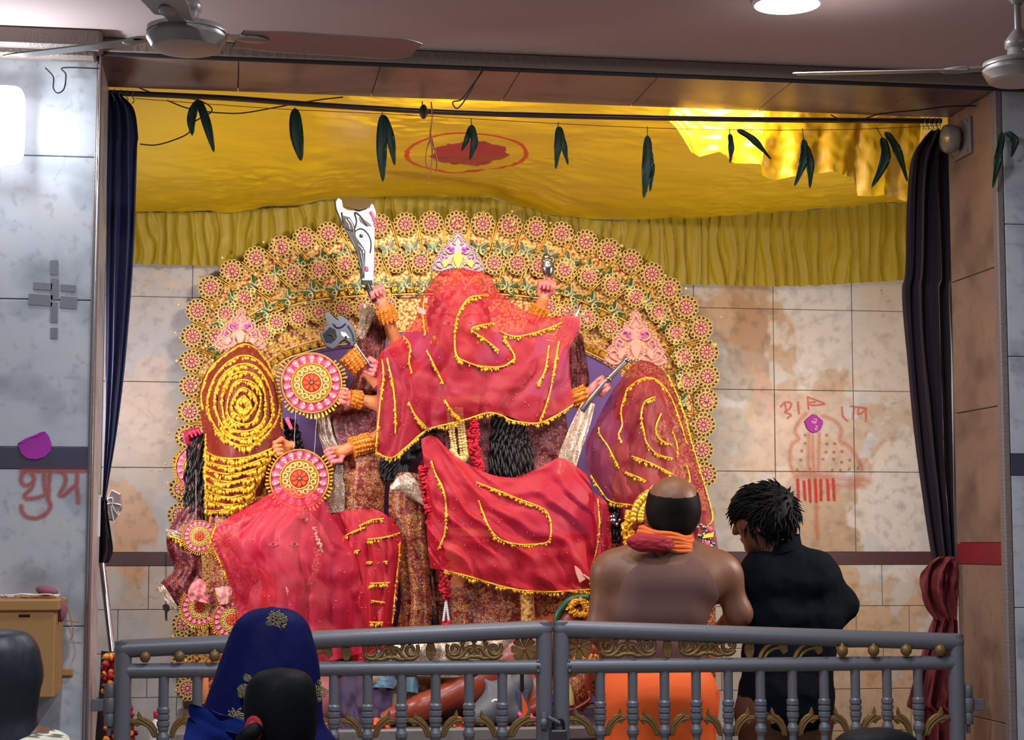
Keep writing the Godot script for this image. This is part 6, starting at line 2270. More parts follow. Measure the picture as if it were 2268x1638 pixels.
func veils() -> void:
	veil("red sheer veil over the goddess's head and shoulders", [
		[[965, 610, 6.99], [982, 601, 6.97], [1003, 597, 6.95], [1025, 596, 6.95], [1047, 598, 6.95], [1068, 603, 6.97], [1088, 613, 6.99]],
		[[936, 652, 6.99], [955, 645, 6.92], [985, 640, 6.85], [1020, 638, 6.83], [1055, 640, 6.85], [1088, 646, 6.92], [1114, 655, 6.99]],
		[[920, 705, 6.98], [942, 702, 6.92], [975, 700, 6.84], [1020, 698, 6.81], [1065, 698, 6.84], [1118, 692, 6.92], [1192, 700, 6.95]],
		[[880, 750, 6.96], [918, 758, 6.9], [968, 762, 6.85], [1022, 765, 6.82], [1082, 765, 6.85], [1155, 748, 6.9], [1282, 702, 6.91]],
		[[838, 792, 6.92], [888, 812, 6.88], [950, 825, 6.86], [1025, 832, 6.84], [1100, 830, 6.86], [1182, 812, 6.88], [1262, 778, 6.9]],
		[[835, 870, 6.91], [888, 885, 6.87], [952, 885, 6.85], [1030, 880, 6.83], [1108, 880, 6.85], [1188, 872, 6.87], [1264, 845, 6.9]],
		[[832, 1003, 6.9], [872, 1012, 6.87], [945, 952, 6.86], [1040, 926, 6.85], [1108, 918, 6.86], [1190, 937, 6.87], [1272, 893, 6.9]]],
		m.veil_red, 5.0, 0.012, 0.35, 41, [
		[[832, 1000], [850, 1010], [872, 1012], [905, 985], [945, 952], [1000, 937], [1040, 926], [1080, 914], [1110, 919], [1135, 931], [1190, 937], [1235, 918], [1270, 896]], [[846, 796], [849, 830], [843, 880], [836, 950], [833, 1000]], [[857, 792], [862, 815], [870, 850], [875, 900], [876, 960]], [[893, 744], [908, 765], [906, 800], [912, 825]], [[945, 775], [960, 805], [982, 850]], [[905, 890], [920, 920], [948, 950]], [[940, 655], [937, 700], [942, 740]],
		[[1082, 653], [1050, 656], [1035, 663], [1017, 690], [1009, 720], [1007, 760], [1012, 788], [1030, 800], [1065, 811], [1110, 812], [1132, 800], [1140, 790], [1130, 770], [1115, 745]], [[1096, 715], [1065, 720], [1045, 730], [1075, 752], [1105, 776]], [[1216, 765], [1207, 820], [1190, 850]], [[1238, 755], [1230, 800], [1220, 860], [1205, 910], [1195, 932]], [[985, 885], [1000, 910], [1018, 924]], [[1110, 735], [1140, 745], [1180, 738], [1215, 727], [1245, 714]]])
	veil("bright red veil slung across the goddess's skirt", [
		[[932, 972, 6.86], [962, 966, 6.84], [1008, 1008, 6.83], [1075, 1046, 6.82], [1140, 1056, 6.82], [1205, 1030, 6.83], [1245, 1014, 6.84], [1300, 1050, 6.87]],
		[[940, 1040, 6.85], [968, 1040, 6.82], [1020, 1075, 6.8], [1080, 1100, 6.79], [1140, 1105, 6.79], [1205, 1090, 6.8], [1260, 1080, 6.82], [1316, 1100, 6.86]],
		[[944, 1110, 6.85], [972, 1115, 6.81], [1025, 1145, 6.79], [1085, 1160, 6.78], [1145, 1165, 6.78], [1210, 1155, 6.79], [1265, 1150, 6.81], [1319, 1160, 6.85]],
		[[946, 1190, 6.85], [975, 1200, 6.81], [1030, 1215, 6.79], [1090, 1228, 6.78], [1150, 1235, 6.78], [1212, 1235, 6.79], [1268, 1232, 6.81], [1316, 1235, 6.85]],
		[[953, 1258, 6.86], [985, 1263, 6.82], [1035, 1275, 6.8], [1090, 1292, 6.79], [1150, 1306, 6.79], [1212, 1310, 6.8], [1265, 1308, 6.82], [1310, 1304, 6.86]]],
		m.veil_crimson, 4.0, 0.014, -0.9, 43, [
		[[985, 1263], [1035, 1275], [1090, 1292], [1150, 1306], [1212, 1310], [1265, 1308], [1308, 1304]], [[1055, 1068], [1100, 1085], [1150, 1105], [1195, 1122], [1212, 1135], [1220, 1160], [1217, 1195], [1195, 1204], [1150, 1205], [1110, 1195], [1085, 1170], [1068, 1130], [1060, 1108]], [[955, 1020], [965, 1050], [980, 1080], [988, 1120], [985, 1180], [970, 1215]]])
	veil("wine-red veil over the crowned idol at the right", [
		[[1385, 824, 7.0], [1400, 809, 6.97], [1415, 801, 6.95], [1428, 798, 6.95], [1442, 800, 6.95], [1458, 809, 6.97], [1472, 824, 7.0]],
		[[1355, 868, 6.98], [1380, 858, 6.92], [1405, 852, 6.86], [1428, 850, 6.84], [1452, 852, 6.86], [1476, 858, 6.92], [1497, 870, 6.98]],
		[[1325, 925, 6.97], [1360, 925, 6.9], [1395, 925, 6.85], [1430, 925, 6.83], [1462, 925, 6.85], [1492, 925, 6.9], [1515, 930, 6.97]],
		[[1298, 985, 6.96], [1342, 995, 6.89], [1385, 1000, 6.85], [1430, 1000, 6.84], [1470, 1000, 6.86], [1508, 998, 6.9], [1537, 1000, 6.96]],
		[[1303, 1050, 6.95], [1350, 1065, 6.88], [1395, 1070, 6.84], [1440, 1070, 6.83], [1482, 1068, 6.85], [1522, 1065, 6.89], [1558, 1062, 6.95]],
		[[1338, 1108, 6.93], [1375, 1125, 6.87], [1410, 1135, 6.83], [1450, 1140, 6.82], [1495, 1140, 6.84], [1540, 1138, 6.88], [1577, 1130, 6.94]],
		[[1350, 1190, 6.92], [1390, 1220, 6.86], [1420, 1235, 6.83], [1460, 1240, 6.82], [1505, 1240, 6.84], [1550, 1235, 6.88], [1592, 1224, 6.94]]],
		m.veil_wine, 4.5, 0.014, 0.2, 45, [
		[[1388, 862], [1410, 845], [1432, 836], [1455, 842], [1475, 862], [1493, 895], [1508, 940], [1520, 980]], [[1450, 878], [1428, 890], [1420, 920], [1425, 950], [1432, 980], [1455, 1005], [1490, 1015]], [[1464, 915], [1452, 950], [1465, 975], [1488, 985]], [[1325, 945], [1330, 965], [1345, 985], [1357, 1008], [1370, 1032]], [[1388, 865], [1376, 905], [1378, 940], [1370, 962], [1378, 980]], [[1490, 955], [1499, 985], [1500, 1012]], [[1400, 1010], [1440, 1025], [1490, 1050]], [[1385, 1045], [1410, 1055], [1430, 1065]],
		[[1480, 830], [1510, 900], [1532, 980], [1550, 1040], [1568, 1100], [1578, 1150], [1556, 1170]], [[1308, 1052], [1330, 1085], [1352, 1110], [1400, 1118]], [[1520, 1030], [1528, 1060], [1520, 1080]]])
	# gold-fringed veil over the left idol
	var trims := []
	for s in [0.13, 0.27, 0.41, 0.55, 0.69, 0.83]:
		var l := []
		for i in 17:
			var a: float = TAU * i / 16.0 + s * 5.0
			l.append([540.0 + 92.0 * s * cos(a) + 3.0 * sin(a * 3.0 + s * 9.0), 893.0 + (128.0 if sin(a) < 0.0 else 112.0) * s * sin(a)])
		trims.append(l)
	for i in 7:
		var y := 1002.0 + i * 17.0
		var xr := 622.0 - i * 6.5 - maxf(0.0, i - 3) * 3.0
		trims.append([[458, y - 2.0], [480, y + 9.0], [515, y + 13.0], [560, y + 7.0 - i * 2.0], [xr - 14.0, y - 12.0 - i * 2.5]])
	trims.append([[456, 960], [455, 1040], [456, 1090], [457, 1130]])
	trims.append([[457, 1130], [480, 1131], [500, 1127], [540, 1114], [576, 1099]])
	trims.append([[450, 900], [446, 870], [464, 818], [500, 785], [540, 762], [575, 780], [606, 830], [620, 885], [624, 945]])
	veil("egg-shaped brown veil wound with rings of gold fringe", [
		[[505, 777, 6.99], [518, 765, 6.97], [530, 759, 6.95], [540, 757, 6.95], [552, 761, 6.95], [565, 769, 6.97], [580, 780, 6.99]],
		[[462, 815, 6.98], [490, 805, 6.92], [515, 800, 6.87], [538, 798, 6.86], [562, 802, 6.87], [588, 812, 6.92], [608, 830, 6.98]],
		[[442, 865, 6.98], [472, 862, 6.9], [505, 860, 6.85], [537, 860, 6.83], [570, 862, 6.85], [600, 868, 6.9], [621, 885, 6.98]],
		[[446, 930, 6.97], [475, 930, 6.9], [508, 930, 6.85], [540, 930, 6.83], [572, 932, 6.85], [602, 938, 6.9], [625, 945, 6.97]],
		[[455, 1000, 6.96], [482, 1004, 6.89], [512, 1008, 6.85], [545, 1010, 6.84], [578, 1008, 6.86], [606, 1000, 6.9], [629, 985, 6.96]],
		[[456, 1070, 6.95], [480, 1075, 6.89], [508, 1078, 6.86], [535, 1075, 6.86], [560, 1065, 6.88], [582, 1050, 6.91], [602, 1038, 6.95]],
		[[456, 1130, 6.95], [478, 1132, 6.9], [500, 1128, 6.88], [520, 1122, 6.88], [540, 1114, 6.9], [560, 1106, 6.92], [578, 1098, 6.95]]],
		m.veil_brown, 2.0, 0.006, 0.1, 47, trims, 1.6, 13.0)
	veil("pink-red sheer veil over the elephant-headed idol", [
		[[600, 1091, 6.84], [618, 1083, 6.82], [636, 1079, 6.81], [655, 1083, 6.81], [672, 1093, 6.81], [690, 1083, 6.82], [709, 1086, 6.84]],
		[[548, 1122, 6.84], [580, 1125, 6.8], [610, 1128, 6.77], [645, 1130, 6.76], [675, 1132, 6.77], [705, 1130, 6.8], [729, 1128, 6.84]],
		[[480, 1163, 6.85], [520, 1178, 6.8], [565, 1190, 6.75], [615, 1195, 6.72], [665, 1195, 6.74], [712, 1190, 6.79], [754, 1175, 6.84]],
		[[466, 1200, 6.86], [516, 1232, 6.8], [568, 1250, 6.75], [620, 1258, 6.72], [672, 1255, 6.73], [728, 1245, 6.78], [784, 1220, 6.84]],
		[[500, 1275, 6.86], [543, 1300, 6.8], [585, 1312, 6.75], [630, 1318, 6.73], [680, 1315, 6.74], [735, 1305, 6.79], [797, 1285, 6.84]],
		[[520, 1350, 6.86], [555, 1370, 6.8], [592, 1380, 6.76], [635, 1385, 6.74], [685, 1380, 6.75], [740, 1370, 6.79], [802, 1350, 6.84]],
		[[526, 1462, 6.86], [560, 1465, 6.8], [600, 1468, 6.76], [645, 1468, 6.74], [690, 1466, 6.75], [745, 1460, 6.79], [802, 1445, 6.84]]],
		m.veil_pink, 6.0, 0.015, 0.1, 49, [[[478, 1165], [470, 1185], [467, 1198], [490, 1250], [505, 1285]]], 5.0, 5.0)
	veil("crimson veil with short gold bars beside the pink one", [
		[[736, 1138, 6.88], [760, 1131, 6.86], [785, 1128, 6.85], [810, 1127, 6.85], [835, 1129, 6.86], [856, 1140, 6.87], [874, 1155, 6.89]],
		[[752, 1200, 6.87], [775, 1200, 6.85], [798, 1200, 6.83], [822, 1200, 6.83], [845, 1198, 6.84], [868, 1196, 6.86], [891, 1196, 6.88]],
		[[768, 1285, 6.87], [788, 1290, 6.85], [808, 1290, 6.83], [828, 1290, 6.83], [848, 1290, 6.84], [866, 1288, 6.86], [883, 1285, 6.88]],
		[[778, 1390, 6.87], [795, 1394, 6.85], [812, 1394, 6.83], [828, 1394, 6.83], [845, 1394, 6.84], [858, 1392, 6.86], [870, 1388, 6.88]],
		[[782, 1520, 6.87], [797, 1522, 6.85], [812, 1522, 6.84], [828, 1522, 6.84], [843, 1522, 6.85], [855, 1520, 6.86], [866, 1518, 6.88]]],
		m.veil_crimson, 3.5, 0.012, 0.05, 51, [[[795, 1165], [822, 1152], [850, 1148]], [[758, 1190], [785, 1176], [808, 1168]], [[768, 1226], [796, 1218]], [[815, 1194], [850, 1190], [886, 1180]], [[812, 1245], [858, 1243]], [[820, 1292], [862, 1290]], [[822, 1330], [852, 1334]], [[886, 1200], [882, 1250], [876, 1300], [869, 1380]], [[818, 1378], [848, 1378]]])
	veil("narrow red veil end hanging left of the priest", [
		[[1300, 1085, 6.86], [1318, 1092, 6.84], [1332, 1102, 6.84], [1346, 1115, 6.86]], [[1310, 1150, 6.86], [1324, 1152, 6.83], [1338, 1155, 6.83], [1352, 1160, 6.86]], [[1312, 1220, 6.86], [1326, 1222, 6.83], [1340, 1225, 6.83], [1354, 1230, 6.86]], [[1298, 1290, 6.86], [1312, 1292, 6.84], [1326, 1296, 6.84], [1340, 1300, 6.86]]],
		m.veil_crimson, 1.5, 0.012, 0.1, 53, [[[1324, 1105], [1328, 1160], [1322, 1215], [1312, 1250], [1304, 1290]]])

func attendants() -> void:
	var b: MB
	# left crowned idol
	var o := thing("crowned_idol", "idol with a pink lace crown under the gold-fringed veil", "idol", P(530, 1600, 7.03))
	var c := P(536, 862, 7.0)
	var bones := head_bones(c, Basis(), 1.0)
	bones.append_array([[c + Vector3(0, -0.09, -0.02), P(538, 950, 7.05), 0.04, 0.045], [P(490, 965, 7.05), P(585, 965, 7.05), 0.055, 0.055], [P(510, 1030, 7.04), P(565, 1030, 7.04), 0.07, 0.07], [P(510, 1150, 7.04), P(565, 1150, 7.04), 0.09, 0.09], [P(510, 1590, 7.04), P(565, 1590, 7.04), 0.11, 0.11], [P(538, 1150, 7.04), P(538, 1590, 7.04), 0.09, 0.11]])
	bones.append_array(arm_bones([[490, 965, 7.05], [450, 1010, 7.02], [432, 985, 6.98]], 0.03, 0.02))
	bones.append_array(arm_bones([[585, 965, 7.05], [640, 1030, 7.0], [628, 1002, 6.93]], 0.03, 0.02))
	part("body", sdf(on_altar(bones), 0.011, 0.03), m.skin_idol, o)
	face_marks(o, c, Basis(), 1.0)
	crown(532, 772, 6.97, 112, 92, m.rose_lace, m.pink_petal, o)
	hand(o, P(428, 965, 6.97), P(440, 995, 6.98), 0.95, m.palm_red)
	hand(o, P(618, 990, 6.9), P(645, 985, 6.92), 0.95, m.skin_idol, true)
	locks(o, [[438, 960], [430, 1040], [432, 1110], [428, 1170]], 40.0, 6.98, 13, m.hair_black)
	locks(o, [[640, 930], [648, 960], [652, 990]], 26.0, 7.0, 5, m.hair_black)
	panel(o, "skirt", [[[425, 1100, 6.99], [442, 1100, 6.97], [458, 1105, 6.98]], [[375, 1170, 6.98], [410, 1170, 6.95], [445, 1170, 6.97]], [[370, 1215, 6.98], [405, 1220, 6.94], [445, 1225, 6.96]], [[385, 1262, 6.98], [415, 1262, 6.95], [448, 1262, 6.97]], [[354, 1295, 6.98], [395, 1300, 6.94], [440, 1310, 6.96]], [[392, 1345, 6.98], [415, 1350, 6.95], [440, 1352, 6.97]]], 2.5, 0.012, m.brocade_dark, 61)
	panel(o, "skirt", [[[468, 1120, 6.93], [540, 1120, 6.9], [612, 1110, 6.93]], [[462, 1300, 6.92], [540, 1300, 6.88], [618, 1300, 6.92]], [[462, 1545, 6.92], [540, 1545, 6.88], [618, 1545, 6.92]]], 5.0, 0.014, m.brocade, 69)
	var sg := panel(o, "skirt_band", [[[368, 1170, 6.955], [400, 1178, 6.935], [440, 1200, 6.95]], [[368, 1182, 6.955], [400, 1192, 6.935], [440, 1215, 6.95]]], 2.0, 0.006, m.spangle, 62)
	panel(o, "skirt_band", [[[354, 1290, 6.955], [368, 1302, 6.94], [395, 1345, 6.94]], [[350, 1300, 6.955], [360, 1320, 6.94], [385, 1352, 6.94]]], 2.0, 0.004, m.spangle, 63)
	part("gold_fringe", fringe(sg, [[370, 1185], [400, 1195], [440, 1217]], 3.0, 12.0), m.gold_braid, o)
	b = MB.new()
	b.tube(pixels([[646, 950], [634, 925]], 6.93), [0.006, 0.009], 8)
	part("flute_tip", b, m.pink_hot, o)
	for t in [[[434, 1040], [434, 1180]], [[655, 905], [650, 1010]], [[702, 915], [696, 1005]], [[492, 1250], [492, 1310]]]:
		b = MB.new()
		b.tube(pixels(t, 6.88), 0.0006, 5)
		part("thread", b, m.white_paint, o)
	# right crowned idol
	o = thing("crowned_idol", "idol with a cream lace crown under the wine-red veil", "idol", P(1440, 1600, 7.03))
	c = P(1418, 905, 7.0)
	bones = head_bones(c, Basis(Vector3(0, 1, 0), -0.2), 1.05)
	bones.append_array([[c + Vector3(0, -0.09, -0.02), P(1420, 995, 7.05), 0.042, 0.045], [P(1375, 1010, 7.05), P(1475, 1010, 7.05), 0.055, 0.055], [P(1395, 1080, 7.04), P(1460, 1080, 7.04), 0.075, 0.075], [P(1395, 1200, 7.04), P(1470, 1200, 7.04), 0.1, 0.1], [P(1400, 1590, 7.04), P(1470, 1590, 7.04), 0.12, 0.12], [P(1432, 1200, 7.04), P(1435, 1590, 7.04), 0.1, 0.12]])
	part("body", sdf(on_altar(bones), 0.011, 0.03), m.skin_idol, o)
	face_marks(o, c, Basis(Vector3(0, 1, 0), -0.2), 1.05)
	crown(1408, 806, 6.97, 136, 118, m.rose_lace, m.rose_lace, o)
	panel(o, "skirt", [[[1345, 1120, 6.98], [1450, 1130, 6.93], [1580, 1130, 6.98]], [[1345, 1300, 6.97], [1450, 1310, 6.9], [1585, 1300, 6.97]], [[1350, 1560, 6.97], [1450, 1570, 6.9], [1585, 1560, 6.97]]], 6.0, 0.014, m.brocade, 64)
	locks(o, [[1360, 1115], [1372, 1150], [1365, 1200]], 30.0, 6.91, 6, m.hair_black)
	b = MB.new()
	for i in 14:
		b.blob(P(1362 + rng.randf_range(-16, 16), 1152 + rng.randf_range(-10, 10), 6.87), Vector3.ONE * rng.randf_range(0.006, 0.012), Basis(), 6, 8)
	part("silver_bead", b, m.silver, o)
	# front right idol behind the priest
	o = thing("warrior_idol", "small golden-crowned idol mostly hidden behind the priest", "idol", P(1460, 1600, 6.85))
	c = P(1466, 1135, 6.83)
	bones = head_bones(c, Basis(), 0.95)
	bones.append_array([[c + Vector3(0, -0.08, -0.02), P(1466, 1220, 6.86), 0.045, 0.06], [P(1466, 1225, 6.86), P(1466, 1320, 6.86), 0.07, 0.09], [P(1415, 1235, 6.86), P(1515, 1235, 6.86), 0.055, 0.055], [P(1435, 1320, 6.86), P(1500, 1320, 6.86), 0.085, 0.085], [P(1440, 1580, 6.86), P(1500, 1580, 6.86), 0.1, 0.1], [P(1468, 1320, 6.86), P(1470, 1580, 6.86), 0.085, 0.1]])
	part("body", sdf(on_altar(bones), 0.013, 0.03), m.skin_idol, o)
	b = MB.new()
	for i in 40:
		var a := PI * (i % 20) / 19.0
		var r := 44.0 + 16.0 * (i / 20)
		var p := P(1462 - cos(a) * r, 1150 - sin(a) * r * 1.05, 6.715)
		b.blob(p, Vector3(0.012, 0.012, 0.008), Basis(), 6, 8)
	part("crown_bead", b, m.gold_braid, o)
	b = MB.new()
	b.prism(arch_poly(66.0, 72.0, sc(1462, 6.72)), Transform3D(Basis(), P(1462, 1150, 6.72)), 0.01)
	part("crown", b, m.filigree, o)
	garland(o, [[1400, 1130], [1392, 1170], [1398, 1215], [1420, 1240]], 6.8, 0.018, m.gold_braid, "gold_garland")
	b = MB.new()
	for i in 26:
		b.blob(P(1556 + rng.randf_range(-18, 24), 1190 + rng.randf_range(-30, 22), 6.8), Vector3.ONE * rng.randf_range(0.006, 0.013), Basis(), 6, 8)
	part("silver_bead", b, m.silver, o)
	b = MB.new()
	for q in [[1572, 1172], [1566, 1204]]:
		b.blob(P(q[0], q[1], 6.78), Vector3(0.012, 0.012, 0.008), Basis(), 6, 8)
	part("pink_flower", b, m.pink_hot, o)
	b = MB.new()
	b.prism(poly([[-10, 0], [14, 3], [16, 14], [6, 12], [-6, 8]], sc(1574, 6.78)), Transform3D(Basis(), P(1566, 1192, 6.78)), 0.006, 0.002)
	part("gold_leaf", b, m.gem_yellow, o)
	# arrow
	o = thing("arrow", "pink arrow with a leaf-shaped head beside the priest's left arm", "arrow", P(1300, 1275, 6.8))
	b = MB.new()
	b.prism(poly([[-24, 24], [-10, 12], [2, -8], [-12, -16], [-20, 4]], sc(1290, 6.8)), Transform3D(Basis(), P(1296, 1274, 6.8)), 0.006, 0.002)
	part("head", b, m.pink_petal, o)
	b = MB.new()
	b.tube(pixels([[1292, 1272], [1330, 1300]], 6.8), 0.004, 7)
	part("shaft", b, m.pink_petal, o)
	# elephant-headed idol
	o = thing("elephant_idol", "elephant-headed idol under the pink-red veil", "idol", P(620, 1600, 6.9))
	bones = [[P(605, 1175, 6.86), P(655, 1175, 6.86), 0.085, 0.085], [P(632, 1215, 6.83), P(632, 1240, 6.8), 0.06, 0.05], [P(632, 1240, 6.8), P(640, 1300, 6.78), 0.045, 0.036], [P(640, 1300, 6.78), P(625, 1360, 6.78), 0.036, 0.028], [P(625, 1360, 6.78), P(595, 1385, 6.79), 0.028, 0.02],
		[P(560, 1180, 6.9), P(535, 1215, 6.9), 0.03, 0.022], [P(575, 1170, 6.89), P(545, 1240, 6.89), 0.025, 0.02], [P(700, 1180, 6.9), P(728, 1220, 6.9), 0.03, 0.022], [P(690, 1170, 6.89), P(715, 1240, 6.89), 0.025, 0.02],
		[P(600, 1330, 6.92), P(680, 1330, 6.92), 0.09, 0.09], [P(605, 1430, 6.95), P(690, 1430, 6.95), 0.11, 0.11], [P(600, 1570, 6.95), P(700, 1570, 6.95), 0.1, 0.1], [P(648, 1430, 6.95), P(650, 1570, 6.95), 0.1, 0.1], [P(635, 1215, 6.87), P(635, 1320, 6.9), 0.07, 0.09]]
	part("body", sdf(on_altar(bones), 0.012, 0.035), m.skin_pink, o)
	for q in [605, 652]:
		b = MB.new()
		b.prism(PackedVector2Array([Vector2(-0.02, 0), Vector2(0, 0.01), Vector2(0.02, 0.0), Vector2(0, -0.007)]), Transform3D(Basis(), P(q, 1205, 6.765)), 0.01)
		part("eye", b, m.eye_white, o)
		b = MB.new()
		b.blob(P(q, 1204, 6.765), Vector3(0.006, 0.006, 0.003), Basis(), 6, 8)
		part("pupil", b, m.black_paint, o)
	panel(o, "sash", [[[560, 1255, 6.83], [585, 1262, 6.8], [610, 1280, 6.79]], [[580, 1300, 6.83], [600, 1310, 6.79], [615, 1320, 6.78]], [[560, 1420, 6.8], [585, 1430, 6.77], [605, 1440, 6.77]]], 2.0, 0.008, m.orange, 65)
	garland(o, [[655, 1130], [690, 1170], [705, 1230], [690, 1290]], 6.79, 0.012, m.pink_petal, "bead_garland")
	panel(o, "pink_cloth", [[[424, 1292, 6.86], [440, 1280, 6.85], [456, 1290, 6.86]], [[416, 1312, 6.855], [440, 1306, 6.845], [460, 1312, 6.855]], [[420, 1334, 6.86], [440, 1332, 6.85], [464, 1336, 6.86]]], 2.0, 0.008, m.skin_pink, 67)
	panel(o, "pink_cloth", [[[476, 1302, 6.85], [494, 1298, 6.84], [514, 1300, 6.85]], [[480, 1320, 6.845], [496, 1318, 6.835], [512, 1318, 6.845]], [[486, 1338, 6.85], [498, 1338, 6.84], [508, 1336, 6.85]]], 2.0, 0.006, m.pink_petal, 68)

func arch_poly(rx: float, ry: float, k: float) -> PackedVector2Array:
	var o := PackedVector2Array()
	for i in 17:
		var a := PI * i / 16.0
		o.append(Vector2(cos(a) * rx * k, sin(a) * ry * k))
	return o

func altar_foot() -> void:
	var b: MB
	# demon lying across the altar
	var o := thing("demon_idol", "brown glossy demon figure sprawled at the idol's feet", "idol", P(1050, 1600, 6.75))
	var bones := [[P(1030, 1525, 6.74), P(935, 1565, 6.7), 0.055, 0.045], [P(935, 1565, 6.7), P(855, 1612, 6.7), 0.042, 0.03], [P(855, 1612, 6.7), P(820, 1606, 6.68), 0.028, 0.02], [P(1030, 1525, 6.76), P(1120, 1470, 6.8), 0.07, 0.09], [P(1120, 1470, 6.8), P(1190, 1430, 6.82), 0.1, 0.1], [P(1190, 1430, 6.82), P(1260, 1390, 6.8), 0.08, 0.06],
		[P(1260, 1395, 6.8), P(1300, 1440, 6.76), 0.045, 0.035], [P(1300, 1440, 6.76), P(1290, 1540, 6.72), 0.035, 0.03], [P(1180, 1500, 6.76), P(1200, 1560, 6.7), 0.04, 0.03], [P(1200, 1560, 6.7), P(1175, 1572, 6.68), 0.02, 0.016], [P(1255, 1375, 6.78), P(1285, 1350, 6.78), 0.05, 0.045], [P(1150, 1520, 6.78), P(1180, 1600, 6.74), 0.06, 0.05]]
	part("body", sdf(on_altar(bones), 0.011, 0.03), m.demon_brown, o)
	garland(o, [[1262, 1345], [1280, 1330], [1300, 1342], [1290, 1362], [1270, 1355]], 6.73, 0.012, mat("marigold", rgb(232, 160, 30), 0.6), "flower_garland")
	b = MB.new()
	b.tube(spline(pixels([[1305, 1322], [1270, 1325], [1245, 1345], [1232, 1375], [1236, 1420], [1250, 1460]], 6.74), 6), 0.013, 10)
	part("snake", b, mat("snake_green", rgb(40, 84, 50), 0.35), o)
	b = MB.new()
	b.grid(drape_rows([[1310, 1152, 1182], [1360, 1154, 1184], [1420, 1156, 1188], [1480, 1150, 1190]], 6.8, 0.02))
	part("gold_sash", b, m.filigree, o)
	hand(o, P(1282, 1556, 6.71), P(1288, 1535, 6.72), 0.9, m.demon_brown)
	armlet(o, P(1296, 1450, 6.755), P(1294, 1475, 6.75), 0.042, m.armlet_gold)
	# things lying about the demon
	o = thing("quiver", "gold and brown patterned quiver behind the right gate leaf", "quiver", P(1275, 1540, 6.68))
	b = MB.new()
	b.tube(pixels([[1268, 1500], [1278, 1530], [1290, 1566]], 6.68), [0.034, 0.036, 0.03], 14)
	part("case", b, m.brocade, o)
	b = MB.new()
	b.tube(pixels([[1258, 1512], [1262, 1535], [1268, 1560]], 6.645), [0.008, 0.014, 0.01], 10)
	part("gold_band", b, m.gold_bright, o)
	b = MB.new()
	b.tube(spline(pixels([[1256, 1574], [1280, 1566], [1306, 1548], [1304, 1530]], 6.65), 4), 0.006, 8)
	part("cord", b, m.demon_brown, o)
	o = thing("short_sword", "dark short sword standing beside the grey buffalo figure", "sword", P(1156, 1560, 6.66))
	b = MB.new()
	b.box(P(1156, 1502, 6.66), Vector3(0.014, 0.09, 0.01), 0.003)
	part("grip", b, m.black_paint, o)
	b = MB.new()
	b.prism(poly([[-14, 0], [14, 0], [10, -20], [16, -44], [0, -70], [-10, -40]], sc(1156, 6.66)), Transform3D(Basis(), P(1158, 1528, 6.66)), 0.012, 0.003)
	part("blade", b, mat("iron_blue", rgb(96, 108, 130), 0.35, 0.5), o)
	o = thing("red_tongue", "red leaf-shaped ornament beside the gate's hasp", "ornament", P(1165, 1600, 6.645))
	b = MB.new()
	b.prism(poly([[-8, 36], [4, 10], [12, -20], [4, -36], [-6, -14]], sc(1166, 6.64)), Transform3D(Basis(), P(1164, 1572, 6.64)), 0.008, 0.002)
	part("blade", b, m.orange, o)
	# buffalo
	o = thing("buffalo_idol", "grey buffalo head figure lying behind the gate's middle", "idol", P(1080, 1600, 6.68))
	bones = [[P(1110, 1540, 6.72), P(1075, 1590, 6.68), 0.06, 0.045], [P(1075, 1590, 6.68), P(1055, 1618, 6.66), 0.045, 0.035], [P(1150, 1520, 6.74), P(1110, 1545, 6.72), 0.06, 0.06], [P(1120, 1600, 6.7), P(1160, 1608, 6.7), 0.045, 0.04], [P(1095, 1530, 6.7), P(1070, 1500, 6.7), 0.018, 0.006], [P(1130, 1520, 6.7), P(1125, 1490, 6.7), 0.018, 0.006]]
	part("body", sdf(on_altar(bones), 0.01, 0.025), m.buffalo_grey, o)
	b = MB.new()
	for q in [[[1085, 1560], [1095, 1550], [1108, 1552]], [[1080, 1580], [1100, 1568]]]:
		b.tube(spline(pixels(q, 6.65), 3) if q.size() > 2 else pixels(q, 6.65), 0.005, 6)
	part("white_line", b, m.white_paint, o)
	# lion
	o = thing("lion_idol", "pale tan lion figure with a dark mane under the goddess", "idol", P(870, 1600, 6.8))
	bones = [[P(880, 1490, 6.84), P(985, 1480, 6.86), 0.085, 0.09], [P(985, 1480, 6.86), P(1010, 1520, 6.84), 0.07, 0.05], [P(870, 1490, 6.82), P(842, 1488, 6.78), 0.07, 0.06], [P(842, 1488, 6.78), P(825, 1500, 6.73), 0.05, 0.035], [P(880, 1480, 6.8), P(870, 1580, 6.78), 0.045, 0.035], [P(900, 1480, 6.86), P(905, 1590, 6.84), 0.045, 0.035], [P(990, 1480, 6.9), P(1000, 1590, 6.9), 0.05, 0.04]]
	part("body", sdf(on_altar(bones), 0.012, 0.035), m.lion_tan, o)
	locks(o, [[866, 1440], [856, 1470], [860, 1520]], 56.0, 6.74, 9, mat("mane", rgb(120, 110, 118), 0.7))
	panel(o, "saddle_cloth", [[[872, 1398, 6.74], [930, 1396, 6.71], [1000, 1398, 6.7], [1070, 1400, 6.71], [1135, 1402, 6.74]], [[872, 1440, 6.73], [930, 1440, 6.69], [1000, 1440, 6.68], [1070, 1440, 6.69], [1135, 1440, 6.73]], [[880, 1492, 6.74], [930, 1496, 6.7], [1000, 1500, 6.69], [1070, 1490, 6.7], [1130, 1480, 6.74]]], 5.0, 0.012, m.spangle, 66)
	# dark violet cloth at the foot of the altar, blue patterned cloths
	o = thing("altar_cloth", "dark violet cloth bunched on the altar front", "cloth", P(800, 1600, 6.68))
